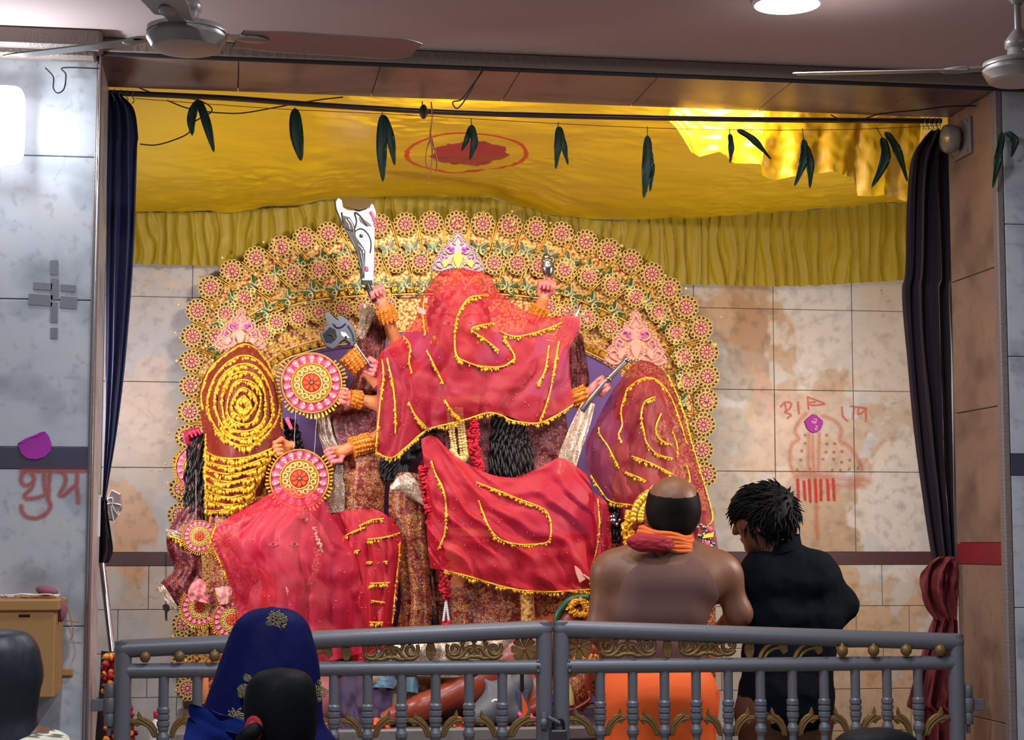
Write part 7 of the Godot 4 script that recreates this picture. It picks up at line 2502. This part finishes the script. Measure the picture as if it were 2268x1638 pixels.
	panel(o, "fold", [[[745, 1505, 6.74], [780, 1490, 6.71], [820, 1505, 6.72], [870, 1520, 6.74]], [[742, 1560, 6.7], [780, 1560, 6.67], [820, 1562, 6.67], [868, 1565, 6.7]], [[740, 1615, 6.68], [780, 1615, 6.65], [820, 1615, 6.65], [870, 1615, 6.68]]], 3.0, 0.012, mat("violet_cloth", rgb(58, 40, 72), 0.7), 71)
	panel(o, "patterned_hem", [[[822, 1500, 6.72], [850, 1497, 6.69], [876, 1500, 6.71]], [[824, 1522, 6.71], [850, 1522, 6.68], [874, 1524, 6.7]]], 1.0, 0.004, mat("blue_print", rgb(92, 128, 150), 0.6), 72)
	panel(o, "patterned_hem", [[[898, 1500, 6.72], [912, 1498, 6.69], [926, 1500, 6.71]], [[900, 1530, 6.71], [912, 1532, 6.68], [926, 1534, 6.7]]], 1.0, 0.004, m.blue_print, 73)
	# offerings on the altar
	for s in [[845, 1602, 22, "orange", "orange flower heap on the altar's left"], [1024, 1600, 16, "orange", "small orange flower heap before the buffalo figure"], [1166, 1590, 20, "pink_hot", "pink flower heap by the gate's lock"], [700, 1602, 20, "orange", "orange flower heap beside the blue headscarf"]]:
		var t := thing("flower_heap", s[4], "flowers", P(s[0], 1612, 6.67), "flower heaps on the altar")
		b = MB.new()
		for i in 26:
			b.blob(P(s[0] + rng.randf_range(-1, 1) * s[2], s[1] + rng.randf_range(-8, 10), 6.66 - rng.randf() * 0.02), Vector3(0.012, 0.007, 0.012) * rng.randf_range(0.7, 1.3), Basis.from_euler(Vector3(rng.randf(), rng.randf() * 3.0, rng.randf())), 5, 7)
		var f := part("petals", b, m[s[3]], t)
		f.set_meta("kind", "stuff")

# a closed cloth or hair surface given by rows of [py, left px, right px]; deep is its front-to-back size for a width of 1
func shell(rows: Array, d: float, deep: float, folds: float, amp: float, sd: int, lean := 0.0) -> MB:
	var ctl := []
	for r in rows:
		ctl.append(Vector3(r[0], r[1], r[2]))
	var sm := spline(ctl, 6)
	var nz := noise(sd, 1.0, 3)
	var n := 64
	var out := []
	for j in sm.size():
		var a := P(sm[j].y, sm[j].x, d)
		var c := P(sm[j].z, sm[j].x, d)
		var mid := (a + c) * 0.5
		var hw := (c - a).length() * 0.5
		var row := []
		var t := float(j) / (sm.size() - 1)
		for i in n:
			var an := TAU * i / n
			var w := nz.get_noise_3d(cos(an) * 1.5, sin(an) * 1.5, t * 4.0)
			var f := 1.0 + amp * (sin(an * folds + w * 6.0) + w) * minf(1.0, t * 4.0)
			row.append(Vector3(mid.x + cos(an) * hw * f, mid.y, mid.z - lean * t + sin(an) * hw * deep * f))
		out.append(row)
	var tip: Vector3 = Vector3.ZERO
	for p in out[0]:
		tip += p / float(n)
	out.push_front(out[0].map(func(p): return tip.lerp(p, 0.5) + Vector3(0, 0.0016, 0)))
	out.push_front(out[0].map(func(p): return tip.lerp(p, 0.02) + Vector3(0, 0.0026, 0)))
	var mb := MB.new()
	mb.grid(out, 1, 1, true)
	return mb

func tufts(c: Vector3, rad: Vector3, n: int, l: float, sd: int, low: float, up_dir: Vector3, bs := Basis()) -> MB:
	var r := RandomNumberGenerator.new()
	r.seed = sd
	var mb := MB.new()
	for i in n:
		var y := r.randf_range(low, 1.0)
		var a := r.randf() * TAU
		var q := sqrt(1.0 - y * y)
		var dir := bs * Vector3(cos(a) * q, y, sin(a) * q)
		var p := c + dir * rad * 0.94
		var flow := (up_dir - dir * up_dir.dot(dir) + Vector3(r.randf_range(-0.4, 0.4), r.randf_range(-0.3, 0.3), r.randf_range(-0.4, 0.4))).normalized()
		var ll := l * r.randf_range(0.6, 1.2)
		mb.tube([p, p + dir * 0.007 + flow * ll * 0.5, p + dir * 0.004 + flow * ll - Vector3(0, ll * 0.1, 0)], [0.005, 0.004, 0.0008], 5, false)
	return mb

func motif(c: Vector3, s: float, sd: int) -> MB:   # raised gold thread blossom
	var r := RandomNumberGenerator.new()
	r.seed = sd
	var mb := MB.new()
	for i in 9:
		var a := TAU * i / 9.0
		var rr := s * r.randf_range(0.5, 0.95)
		var o := c + Vector3(cos(a) * rr, sin(a) * rr, 0)
		ring(mb, o, s * r.randf_range(0.14, 0.24), s * 0.06, 7, 4)
		mb.blob(o, Vector3.ONE * s * 0.1, Basis(), 4, 6)
	for i in 46:
		var a := r.randf() * TAU
		var rr := s * sqrt(r.randf()) * 1.05
		mb.blob(c + Vector3(cos(a) * rr, sin(a) * rr, 0), Vector3.ONE * s * r.randf_range(0.05, 0.12), Basis(), 4, 6)
	for i in 7:
		var a := TAU * i / 7.0
		ring(mb, c + Vector3(cos(a), sin(a), 0) * s * 0.35, s * 0.2, s * 0.05, 8, 4)
	return mb

func people() -> void:
	mat("skin_priest", rgb(112, 74, 54), 0.5)
	mat("skin_dark", rgb(96, 62, 46), 0.5)
	mat("skin_mid", rgb(138, 92, 68), 0.55)
	mat("vest", rgb(106, 80, 74), 0.8)
	mat("dhoti", rgb(226, 92, 24), 0.75)
	mat("scarf_orange", rgb(214, 104, 36), 0.8)
	mat("scarf_red", rgb(150, 24, 40), 0.8)
	mat("hair_short", rgb(22, 19, 18), 0.6)
	mat("shirt_dark", rgb(8, 13, 20), 0.9)
	bump(m.shirt_dark, 17, 0.02, 1.0, 3.0)
	mat("trousers_brown", rgb(86, 62, 48), 0.8)
	mat("saree_blue", rgb(10, 15, 66), 0.6)
	bump(m.saree_blue, 18, 0.015, 1.5, 2.5)
	mat("saree_light", rgb(22, 38, 104), 0.55)
	mat("thread_gold", rgb(150, 136, 92), 0.5, 0.4)
	mat("hair_glossy", rgb(14, 15, 17), 0.58)
	mat("dress_green", rgb(40, 58, 52), 0.8)
	mat("dress_cream", rgb(206, 200, 176), 0.8)
	for k in ["shirt_dark", "saree_blue", "saree_light", "hair_short", "hair_glossy", "vest", "dress_green", "trousers_brown"]:   # matt cloth and hair
		m[k].metallic_specular = 0.2
	priest()
	dark_shirt_man()
	crowd()

func crop(mb: MB, c: Vector3, bs: Basis, top: float) -> MB:   # cut a hair cap off above the crown and in front of the ears
	var out := MB.new()
	out.v = mb.v
	out.uv = mb.uv
	for k in range(0, mb.ix.size(), 3):
		var q := bs.inverse() * ((mb.v[mb.ix[k]] + mb.v[mb.ix[k + 1]] + mb.v[mb.ix[k + 2]]) / 3.0 - c)
		if q.y < top + q.z * 0.5 and q.z < 0.02:
			out.tri(mb.ix[k], mb.ix[k + 1], mb.ix[k + 2])
	return out

func legs(o: Node3D, hip: Vector3, gap: float, r0: float, r1: float, mt: Material, floor_y: float, called := "trousers", skin: Material = null, dirz := -1.0) -> void:
	var b := []
	for s in [-1.0, 1.0]:
		var h := hip + Vector3(s * gap, 0, 0)
		b.append([h, Vector3(h.x + s * 0.01, lerpf(floor_y, hip.y, 0.5), h.z + 0.0), r0, lerpf(r0, r1, 0.5)])
		b.append([Vector3(h.x + s * 0.01, lerpf(floor_y, hip.y, 0.5), h.z), Vector3(h.x + s * 0.015, floor_y + 0.09, h.z), lerpf(r0, r1, 0.5), r1])
	b.append([hip + Vector3(-gap, 0.03, 0), hip + Vector3(gap, 0.03, 0), r0 * 1.08, r0 * 1.08])
	part(called, sdf(b, 0.016, 0.04), mt, o)
	for s in [-1.0, 1.0]:
		var q := Vector3(hip.x + s * (gap + 0.015), floor_y, hip.z)
		var f := sdf([[q + Vector3(0, 0.11, 0), q + Vector3(0, 0.045, 0), 0.04, 0.042], [q + Vector3(0, 0.034, -0.01 * dirz), q + Vector3(0.0, 0.026, 0.15 * dirz), 0.036, 0.026], [q + Vector3(0.02, 0.024, 0.13 * dirz), q + Vector3(-0.02, 0.024, 0.13 * dirz), 0.024, 0.024]], 0.011, 0.02)
		part("foot", f, skin if skin else m.skin_dark, o)

func priest() -> void:
	var d := 6.33
	var o := thing("person", "bald priest seen from behind in a thin vest and orange wrap", "person", Vector3(P(1460, 1400, d).x, 0, -d))
	var hb := Basis(Vector3(0, 1, 0), PI - 0.05) * Basis(Vector3(1, 0, 0), 0.22)
	var hc := P(1489, 1134, d + 0.02)
	var b := head_bones(hc, hb, 1.0)
	b.append_array([[hc + Vector3(0, -0.05, 0.02), P(1478, 1205, d), 0.06, 0.064], [P(1478, 1215, d), P(1375, 1248, d), 0.058, 0.058], [P(1478, 1215, d), P(1580, 1250, d), 0.058, 0.058],
		[P(1355, 1264, d), P(1350, 1270, d), 0.062, 0.062], [P(1600, 1268, d), P(1604, 1274, d), 0.062, 0.062],
		[P(1349, 1268, d), P(1328, 1395, d), 0.058, 0.045], [P(1328, 1395, d), P(1352, 1450, d + 0.2), 0.043, 0.03], [P(1352, 1450, d + 0.2), P(1362, 1452, d + 0.27), 0.032, 0.03],
		[P(1604, 1272, d), P(1636, 1358, d), 0.056, 0.042], [P(1636, 1358, d), P(1592, 1402, d + 0.2), 0.044, 0.03], [P(1592, 1402, d + 0.2), P(1580, 1402, d + 0.27), 0.032, 0.03],
		[P(1410, 1285, d), P(1545, 1285, d), 0.1, 0.1], [P(1400, 1350, d + 0.01), P(1508, 1350, d + 0.01), 0.1, 0.1], [P(1400, 1430, d + 0.02), P(1500, 1430, d + 0.02), 0.1, 0.1], [P(1400, 1510, d + 0.02), P(1505, 1510, d + 0.02), 0.112, 0.112], [P(1405, 1570, d + 0.01), P(1505, 1570, d + 0.01), 0.118, 0.118]])
	for w in [[1362, 1452], [1580, 1402]]:   # fingers reaching for the idol
		for i in 4:
			b.append([P(w[0] - 12 + i * 7, w[1], d + 0.28), P(w[0] - 12 + i * 7, w[1] + 4, d + 0.36), 0.01, 0.0075, 0.006])
		b.append([P(w[0] + 14, w[1] - 6, d + 0.27), P(w[0] + 20, w[1] - 10, d + 0.32), 0.011, 0.009, 0.006])
	part("body", sdf(b, 0.0105, 0.035), m.skin_priest, o)
	# short hair round the bald crown
	var h := [[hc + hb * Vector3(0, 0.034, -0.024), hc + hb * Vector3(0, 0.03, -0.002), 0.0925, 0.089], [hc + hb * Vector3(-0.022, -0.005, -0.02), hc + hb * Vector3(0.022, -0.005, -0.02), 0.075, 0.075], [hc + hb * Vector3(-0.02, -0.05, -0.03), hc + hb * Vector3(0.02, -0.05, -0.03), 0.05, 0.05]]
	part("hair", crop(sdf(h, 0.0048, 0.02), hc, hb, 0.08), m.hair_short, o)
	var v := [[P(1412, 1290, d - 0.003), P(1538, 1290, d - 0.003), 0.103, 0.103], [P(1402, 1350, d + 0.007), P(1506, 1350, d + 0.007), 0.104, 0.104], [P(1402, 1430, d + 0.017), P(1498, 1430, d + 0.017), 0.104, 0.104], [P(1402, 1510, d + 0.017), P(1503, 1510, d + 0.017), 0.116, 0.116], [P(1405, 1545, d + 0.012), P(1503, 1545, d + 0.012), 0.12, 0.12],
		[P(1440, 1222, d), P(1430, 1275, d - 0.01), 0.062, 0.07], [P(1522, 1226, d), P(1528, 1275, d - 0.01), 0.058, 0.07]]
	part("vest", sdf(v, 0.0105, 0.03), m.vest, o)
	# neck cloth
	for i in 5:
		var t := MB.new()
		var pts := []
		for k in 25:
			var a := TAU * k / 24.0
			pts.append(P(1474, 1178 + i * 8, d + 0.005) + Vector3(cos(a) * (0.088 + 0.004 * i), 0.018 * cos(a + 2.6) + 0.003 * sin(a * 5.0 + i), sin(a) * 0.082))
		t.tube(pts, 0.0085 + 0.0015 * (i % 2), 8, false)
		part("neck_cloth", t, m.scarf_orange, o)
	var e := shell([[1182, 1405, 1455], [1190, 1393, 1482], [1200, 1388, 1490], [1210, 1395, 1490], [1218, 1408, 1484], [1222, 1420, 1470]], d - 0.105, 0.45, 7.0, 0.05, 5)
	part("neck_cloth_end", e, m.scarf_red, o)
	var hy := P(1455, 1560, d)
	var w := []
	for s in [-1.0, 1.0]:
		w.append([hy + Vector3(0.06 * s, 0.03, 0), Vector3(hy.x + 0.1 * s, 0.5, -d), 0.135, 0.13])
		w.append([Vector3(hy.x + 0.1 * s, 0.5, -d), Vector3(hy.x + 0.1 * s, 0.16, -d), 0.13, 0.1])
	w.append([hy + Vector3(-0.07, 0.03, 0), hy + Vector3(0.07, 0.03, 0), 0.132, 0.132])
	part("wrap", sdf(w, 0.014, 0.06), m.dhoti, o)
	for i in 9:
		var f := MB.new()
		var x := hy.x - 0.19 + i * 0.047
		var pts := []
		for k in 9:
			var y := lerpf(hy.y + 0.05, 0.3, k / 8.0)
			var u := (x - hy.x) / 0.22
			pts.append(Vector3(x + 0.012 * sin(k * 1.1 + i), y, -d + 0.124 * sqrt(maxf(0.02, 1.0 - u * u * 0.9))))
		f.tube(pts, 0.009, 6)
		part("wrap_fold", f, m.dhoti, o)
	for s in [-1.0, 1.0]:
		var q := Vector3(hy.x + s * 0.1, 0.0, -d)
		part("foot", sdf([[q + Vector3(0, 0.18, 0), q + Vector3(0, 0.05, 0), 0.045, 0.042], [q + Vector3(0, 0.034, 0.02), q + Vector3(0, 0.026, -0.16), 0.036, 0.026], [q + Vector3(0.02, 0.024, -0.14), q + Vector3(-0.02, 0.024, -0.14), 0.024, 0.024]], 0.011, 0.02), m.skin_priest, o)

func dark_shirt_man() -> void:
	var d := 6.41
	var o := thing("person", "man in a dark shirt standing right of the priest, hand on hip", "person", Vector3(P(1750, 1400, d).x, 0, -d))
	var hb := Basis(Vector3(0, 1, 0), deg_to_rad(-118)) * Basis(Vector3(1, 0, 0), 0.12)
	var hc := P(1690, 1155, d)
	var b := head_bones(hc, hb, 1.0)
	b.append([hc + Vector3(0.01, -0.05, 0.0), P(1722, 1232, d), 0.056, 0.062])
	b.append_array([[P(1700, 1412, d + 0.18), P(1690, 1420, d + 0.24), 0.032, 0.03], [P(1812, 1412, d - 0.03), P(1800, 1425, d - 0.02), 0.034, 0.032]])
	for i in 4:
		b.append([P(1692 - 3 * i, 1416 + 4 * i, d + 0.24), P(1686 - 3 * i, 1424 + 5 * i, d + 0.31), 0.01, 0.0075, 0.006])
		b.append([P(1800 - 2 * i, 1420 + 5 * i, d - 0.01), P(1778, 1424 + 6 * i, d + 0.02), 0.01, 0.008, 0.006])
	b.append([P(1706, 1410, d + 0.22), P(1712, 1404, d + 0.27), 0.011, 0.009, 0.006])
	b.append([P(1806, 1412, d + 0.0), P(1796, 1408, d + 0.05), 0.011, 0.009, 0.006])
	b.append([P(1700, 1380, d + 0.1), P(1700, 1412, d + 0.18), 0.038, 0.032])
	part("body", sdf(b, 0.009, 0.025), m.skin_dark, o)
	var hair := [[hc + hb * Vector3(0, 0.04, -0.03), hc + hb * Vector3(0, 0.045, 0.03), 0.096, 0.086], [hc + hb * Vector3(-0.03, -0.005, -0.035), hc + hb * Vector3(0.03, -0.005, -0.035), 0.068, 0.068], [hc + hb * Vector3(-0.05, 0.02, 0.0), hc + hb * Vector3(0.05, 0.02, 0.0), 0.052, 0.052]]
	var hm := sdf(hair, 0.009, 0.03)
	hm.add(tufts(hc + Vector3(0, 0.035, 0), Vector3(0.106, 0.1, 0.106), 620, 0.05, 3, -0.15, hb * Vector3(0, -0.3, 1)))
	hm.add(tufts(hc + Vector3(0, 0.012, 0) - hb.z * 0.022, Vector3(0.106, 0.1, 0.106), 420, 0.04, 4, -0.75, Vector3(0, -1, 0)))
	part("hair", hm, m.hair_glossy, o)
	var s := [[P(1735, 1232, d), P(1690, 1258, d), 0.062, 0.066], [P(1735, 1232, d), P(1806, 1262, d), 0.062, 0.066], [P(1702, 1290, d), P(1800, 1290, d), 0.1, 0.1], [P(1708, 1370, d), P(1800, 1370, d), 0.104, 0.104], [P(1708, 1450, d), P(1788, 1450, d), 0.104, 0.104], [P(1712, 1530, d), P(1772, 1530, d), 0.118, 0.118], [P(1714, 1572, d), P(1770, 1572, d), 0.12, 0.12],
		[P(1690, 1262, d), P(1676, 1372, d + 0.03), 0.062, 0.05], [P(1676, 1372, d + 0.03), P(1702, 1408, d + 0.17), 0.048, 0.04], [P(1808, 1268, d), P(1866, 1338, d + 0.02), 0.064, 0.052], [P(1866, 1338, d + 0.02), P(1815, 1408, d - 0.03), 0.05, 0.042]]
	var sh := sdf(s, 0.0105, 0.035)
	var nz := noise(91, 9.0, 3)
	for i in sh.v.size():
		sh.v[i] += Vector3(nz.get_noise_3dv(sh.v[i]), 0, nz.get_noise_3dv(sh.v[i] * 1.3 + Vector3(7, 0, 0))) * 0.008
	part("shirt", sh, m.shirt_dark, o)
	var cb := MB.new()
	var rows := []
	for j in 3:
		var row := []
		for i in 25:
			var a := TAU * i / 24.0
			row.append(P(1728, 1222 - j * 14, d) + Vector3(cos(a) * (0.078 - 0.004 * j), 0.02 * cos(a), sin(a) * (0.074 - 0.003 * j)))
		rows.append(row)
	rows.append(rows[2].map(func(p): return p + Vector3(0, -0.006, 0)))
	cb.grid(rows)
	part("collar", cb, m.shirt_dark, o)
	legs(o, P(1738, 1590, d), 0.07, 0.098, 0.06, m.trousers_brown, 0.0)

func crowd() -> void:
	var b: MB
	# woman in the blue saree
	var d := 4.5
	var o := thing("person", "woman with a deep blue gold-embroidered saree drawn over her head", "person", Vector3(P(600, 1400, d).x, FLOOR_HALL, -d))
	var hc := P(604, 1452, d + 0.06)
	var bones := head_bones(hc, Basis(Vector3(0, 1, 0), PI) * Basis(Vector3(1, 0, 0), 0.15), 0.9)
	bones.append_array([[hc + Vector3(0, -0.06, 0.0), P(600, 1560, d), 0.05, 0.055], [P(530, 1650, d), P(680, 1650, d), 0.05, 0.05], [P(550, 1760, d), P(650, 1760, d), 0.09, 0.09], [P(550, 1900, d), P(650, 1900, d), 0.1, 0.1]])
	part("body", sdf(bones, 0.013, 0.035), m.skin_mid, o)
	b = shell([[1345, 588, 616], [1348, 566, 640], [1358, 543, 662], [1378, 522, 680], [1410, 507, 692], [1450, 492, 703], [1500, 474, 710], [1550, 456, 713], [1600, 440, 720], [1640, 428, 745], [1700, 415, 775], [1800, 420, 790], [2000, 430, 780], [2300, 410, 790], [2690, 390, 810]], d, 0.86, 5.0, 0.012, 3)
	part("saree", b, m.saree_blue, o)
	for q in [[[[1545, 428, 500], [1552, 420, 540], [1575, 424, 575], [1592, 440, 590]], -0.12], [[[1575, 420, 520], [1600, 414, 560], [1650, 404, 600], [1700, 400, 620]], -0.135]]:
		var rows := []
		for r in q[0]:
			var row := []
			for i in 17:
				var u := i / 16.0
				var p := P(lerpf(r[1], r[2], u), r[0] + 26.0 * u, d)
				p.z = -d + 0.12 * sin(acos(clampf((p.x - P(580, 1500, d).x) / 0.26, -1.0, 1.0))) + 0.055 + 0.014 * sin(u * 7.0 + r[0] * 0.05)
				row.append(p)
			rows.append(row)
		var cols := []
		for i in 17:
			var c := []
			for r in rows:
				c.append(r[i])
			cols.append(spline(c, 5))
		b = MB.new()
		b.grid(cols)
		part("shoulder_fold", b, m.saree_light, o)
	for q in [[612, 1373, 22, 0.074], [704, 1530, 20, 0.05], [540, 1530, 14, 0.122], [548, 1500, 8, 0.118], [524, 1595, 24, 0.165], [440, 1625, 14, 0.13]]:
		b = motif(P(q[0], q[1], d - q[3]), q[2] * mpp(d), int(q[0]))
		part("gold_motif", b, m.thread_gold, o)
	# child with a ponytail in front of her
	d = 4.12
	o = thing("person", "child with dark tied hair and red hairband in front of the blue saree", "person", Vector3(P(622, 1500, d).x, FLOOR_HALL, -d))
	hc = P(622, 1588, d + 0.02)
	bones = head_bones(hc, Basis(Vector3(0, 1, 0), PI + 0.15), 0.72)
	bones.append_array([[hc + Vector3(0, -0.06, 0), P(622, 1690, d), 0.045, 0.048], [P(560, 1725, d), P(685, 1725, d), 0.055, 0.055], [P(580, 1820, d), P(665, 1820, d), 0.085, 0.085], [P(580, 1950, d), P(665, 1950, d), 0.09, 0.09]])
	part("body", sdf(bones, 0.012, 0.03), m.skin_dark, o)
	b = shell([[1480, 606, 640], [1483, 586, 660], [1492, 566, 680], [1512, 550, 694], [1545, 541, 702], [1585, 540, 703], [1625, 546, 700], [1660, 560, 690], [1690, 575, 675]], d, 0.98, 22.0, 0.006, 8)
	part("hair", b, m.hair_glossy, o)
	b = MB.new()
	var rp := []
	for i in 15:
		var a := TAU * i / 14.0
		rp.append(P(562, 1612, d - 0.075) + Vector3(cos(a) * 0.013, sin(a) * 0.02, 0.006 * cos(a)))
	b.tube(rp, 0.007, 8, false)
	b.blob(P(560, 1608, d - 0.08), Vector3(0.012, 0.014, 0.012), Basis(), 6, 8)
	part("hairband", b, m.scarf_red, o)
	b = MB.new()
	b.tube(spline(pixels([[572, 1612, d - 0.07], [556, 1622, d - 0.1], [540, 1636, d - 0.1], [528, 1670, d - 0.09], [524, 1720, d - 0.08]], d), 5), [0.012, 0.014, 0.016, 0.017, 0.018, 0.018, 0.018, 0.018, 0.018, 0.018, 0.017, 0.017, 0.016, 0.016, 0.015, 0.014, 0.012, 0.01, 0.008, 0.006, 0.003], 10)
	part("ponytail", b, m.hair_glossy, o)
	b = shell([[1700, 590, 655], [1715, 545, 700], [1760, 535, 710], [1900, 545, 700], [2300, 500, 745], [2600, 490, 755]], d, 0.6, 6.0, 0.03, 9)
	part("dress", b, m.dress_green, o)
	legs(o, Vector3(o.position.x, 0.3, -d), 0.05, 0.05, 0.036, m.skin_dark, FLOOR_HALL, "legs")
	# two more heads at the lower edge
	d = 4.25
	o = thing("person", "dark-haired person in a cream patterned top at the lower left corner", "person", Vector3(P(10, 1500, d).x, FLOOR_HALL, -d))
	hc = P(12, 1500, d + 0.025)
	bones = head_bones(hc, Basis(Vector3(0, 1, 0), PI - 0.3), 0.84)
	bones.append_array([[hc + Vector3(0, -0.07, 0), P(20, 1630, d), 0.052, 0.055], [P(-70, 1672, d), P(100, 1672, d), 0.06, 0.06], [P(-40, 1800, d), P(80, 1800, d), 0.1, 0.1]])
	part("body", sdf(bones, 0.013, 0.03), m.skin_dark, o)
	b = shell([[1394, -12, 30], [1398, -36, 54], [1410, -56, 72], [1440, -70, 88], [1490, -74, 94], [1540, -66, 88], [1590, -56, 82], [1640, -60, 92], [1700, -64, 96], [1800, -50, 84]], d, 0.95, 20.0, 0.008, 11)
	part("hair", b, mat("hair_blueblack", rgb(18, 26, 34), 0.5), o)
	b = shell([[1612, 60, 100], [1618, 20, 130], [1632, -80, 150], [1660, -110, 160], [1720, -110, 160], [1900, -90, 145], [2200, -90, 145]], d, 0.55, 6.0, 0.01, 12)
	var cm := m.dress_cream as StandardMaterial3D
	var im := Image.create(128, 128, false, Image.FORMAT_RGB8)
	im.fill(rgb(206, 200, 176))
	for i in 60:
		var c := Vector2(rng.randf() * 128, rng.randf() * 128)
		for y in 128:
			for x in 128:
				if Vector2(x, y).distance_to(c) < 4.0 + 2.0 * sin(x * 0.7 + y):
					im.set_pixel(x, y, rgb(96, 92, 84))
	cm.albedo_texture = ImageTexture.create_from_image(im)
	cm.albedo_color = Color.WHITE
	part("top", b, cm, o)
	legs(o, Vector3(o.position.x, 0.7, -d), 0.07, 0.09, 0.055, m.shirt_dark, FLOOR_HALL)
	d = 3.9
	o = thing("person", "only the top of a dark head at the lower right edge", "person", Vector3(P(1945, 1700, d).x, FLOOR_HALL, -d))
	hc = P(1945, 1735, d + 0.03)
	bones = head_bones(hc, Basis(Vector3(0, 1, 0), PI), 0.9)
	bones.append_array([[hc + Vector3(0, -0.07, 0), P(1945, 1850, d), 0.052, 0.055], [P(1860, 1890, d), P(2030, 1890, d), 0.06, 0.06], [P(1885, 2000, d), P(2005, 2000, d), 0.1, 0.1], [P(1890, 2150, d), P(2000, 2150, d), 0.1, 0.1]])
	part("body", sdf(bones, 0.013, 0.03), m.skin_dark, o)
	b = shell([[1612, 1925, 1965], [1616, 1895, 1990], [1628, 1865, 2018], [1655, 1845, 2040], [1700, 1838, 2050], [1750, 1842, 2046], [1800, 1855, 2030], [1830, 1880, 2010]], d, 0.95, 20.0, 0.01, 14)
	part("hair", b, m.hair_glossy, o)
	b = shell([[1850, 1900, 1990], [1870, 1850, 2040], [1900, 1835, 2055], [2050, 1850, 2040], [2300, 1850, 2040]], d, 0.6, 6.0, 0.01, 15)
	part("top", b, m.dress_green, o)
	legs(o, Vector3(o.position.x, 0.66, -d), 0.07, 0.09, 0.055, m.shirt_dark, FLOOR_HALL)
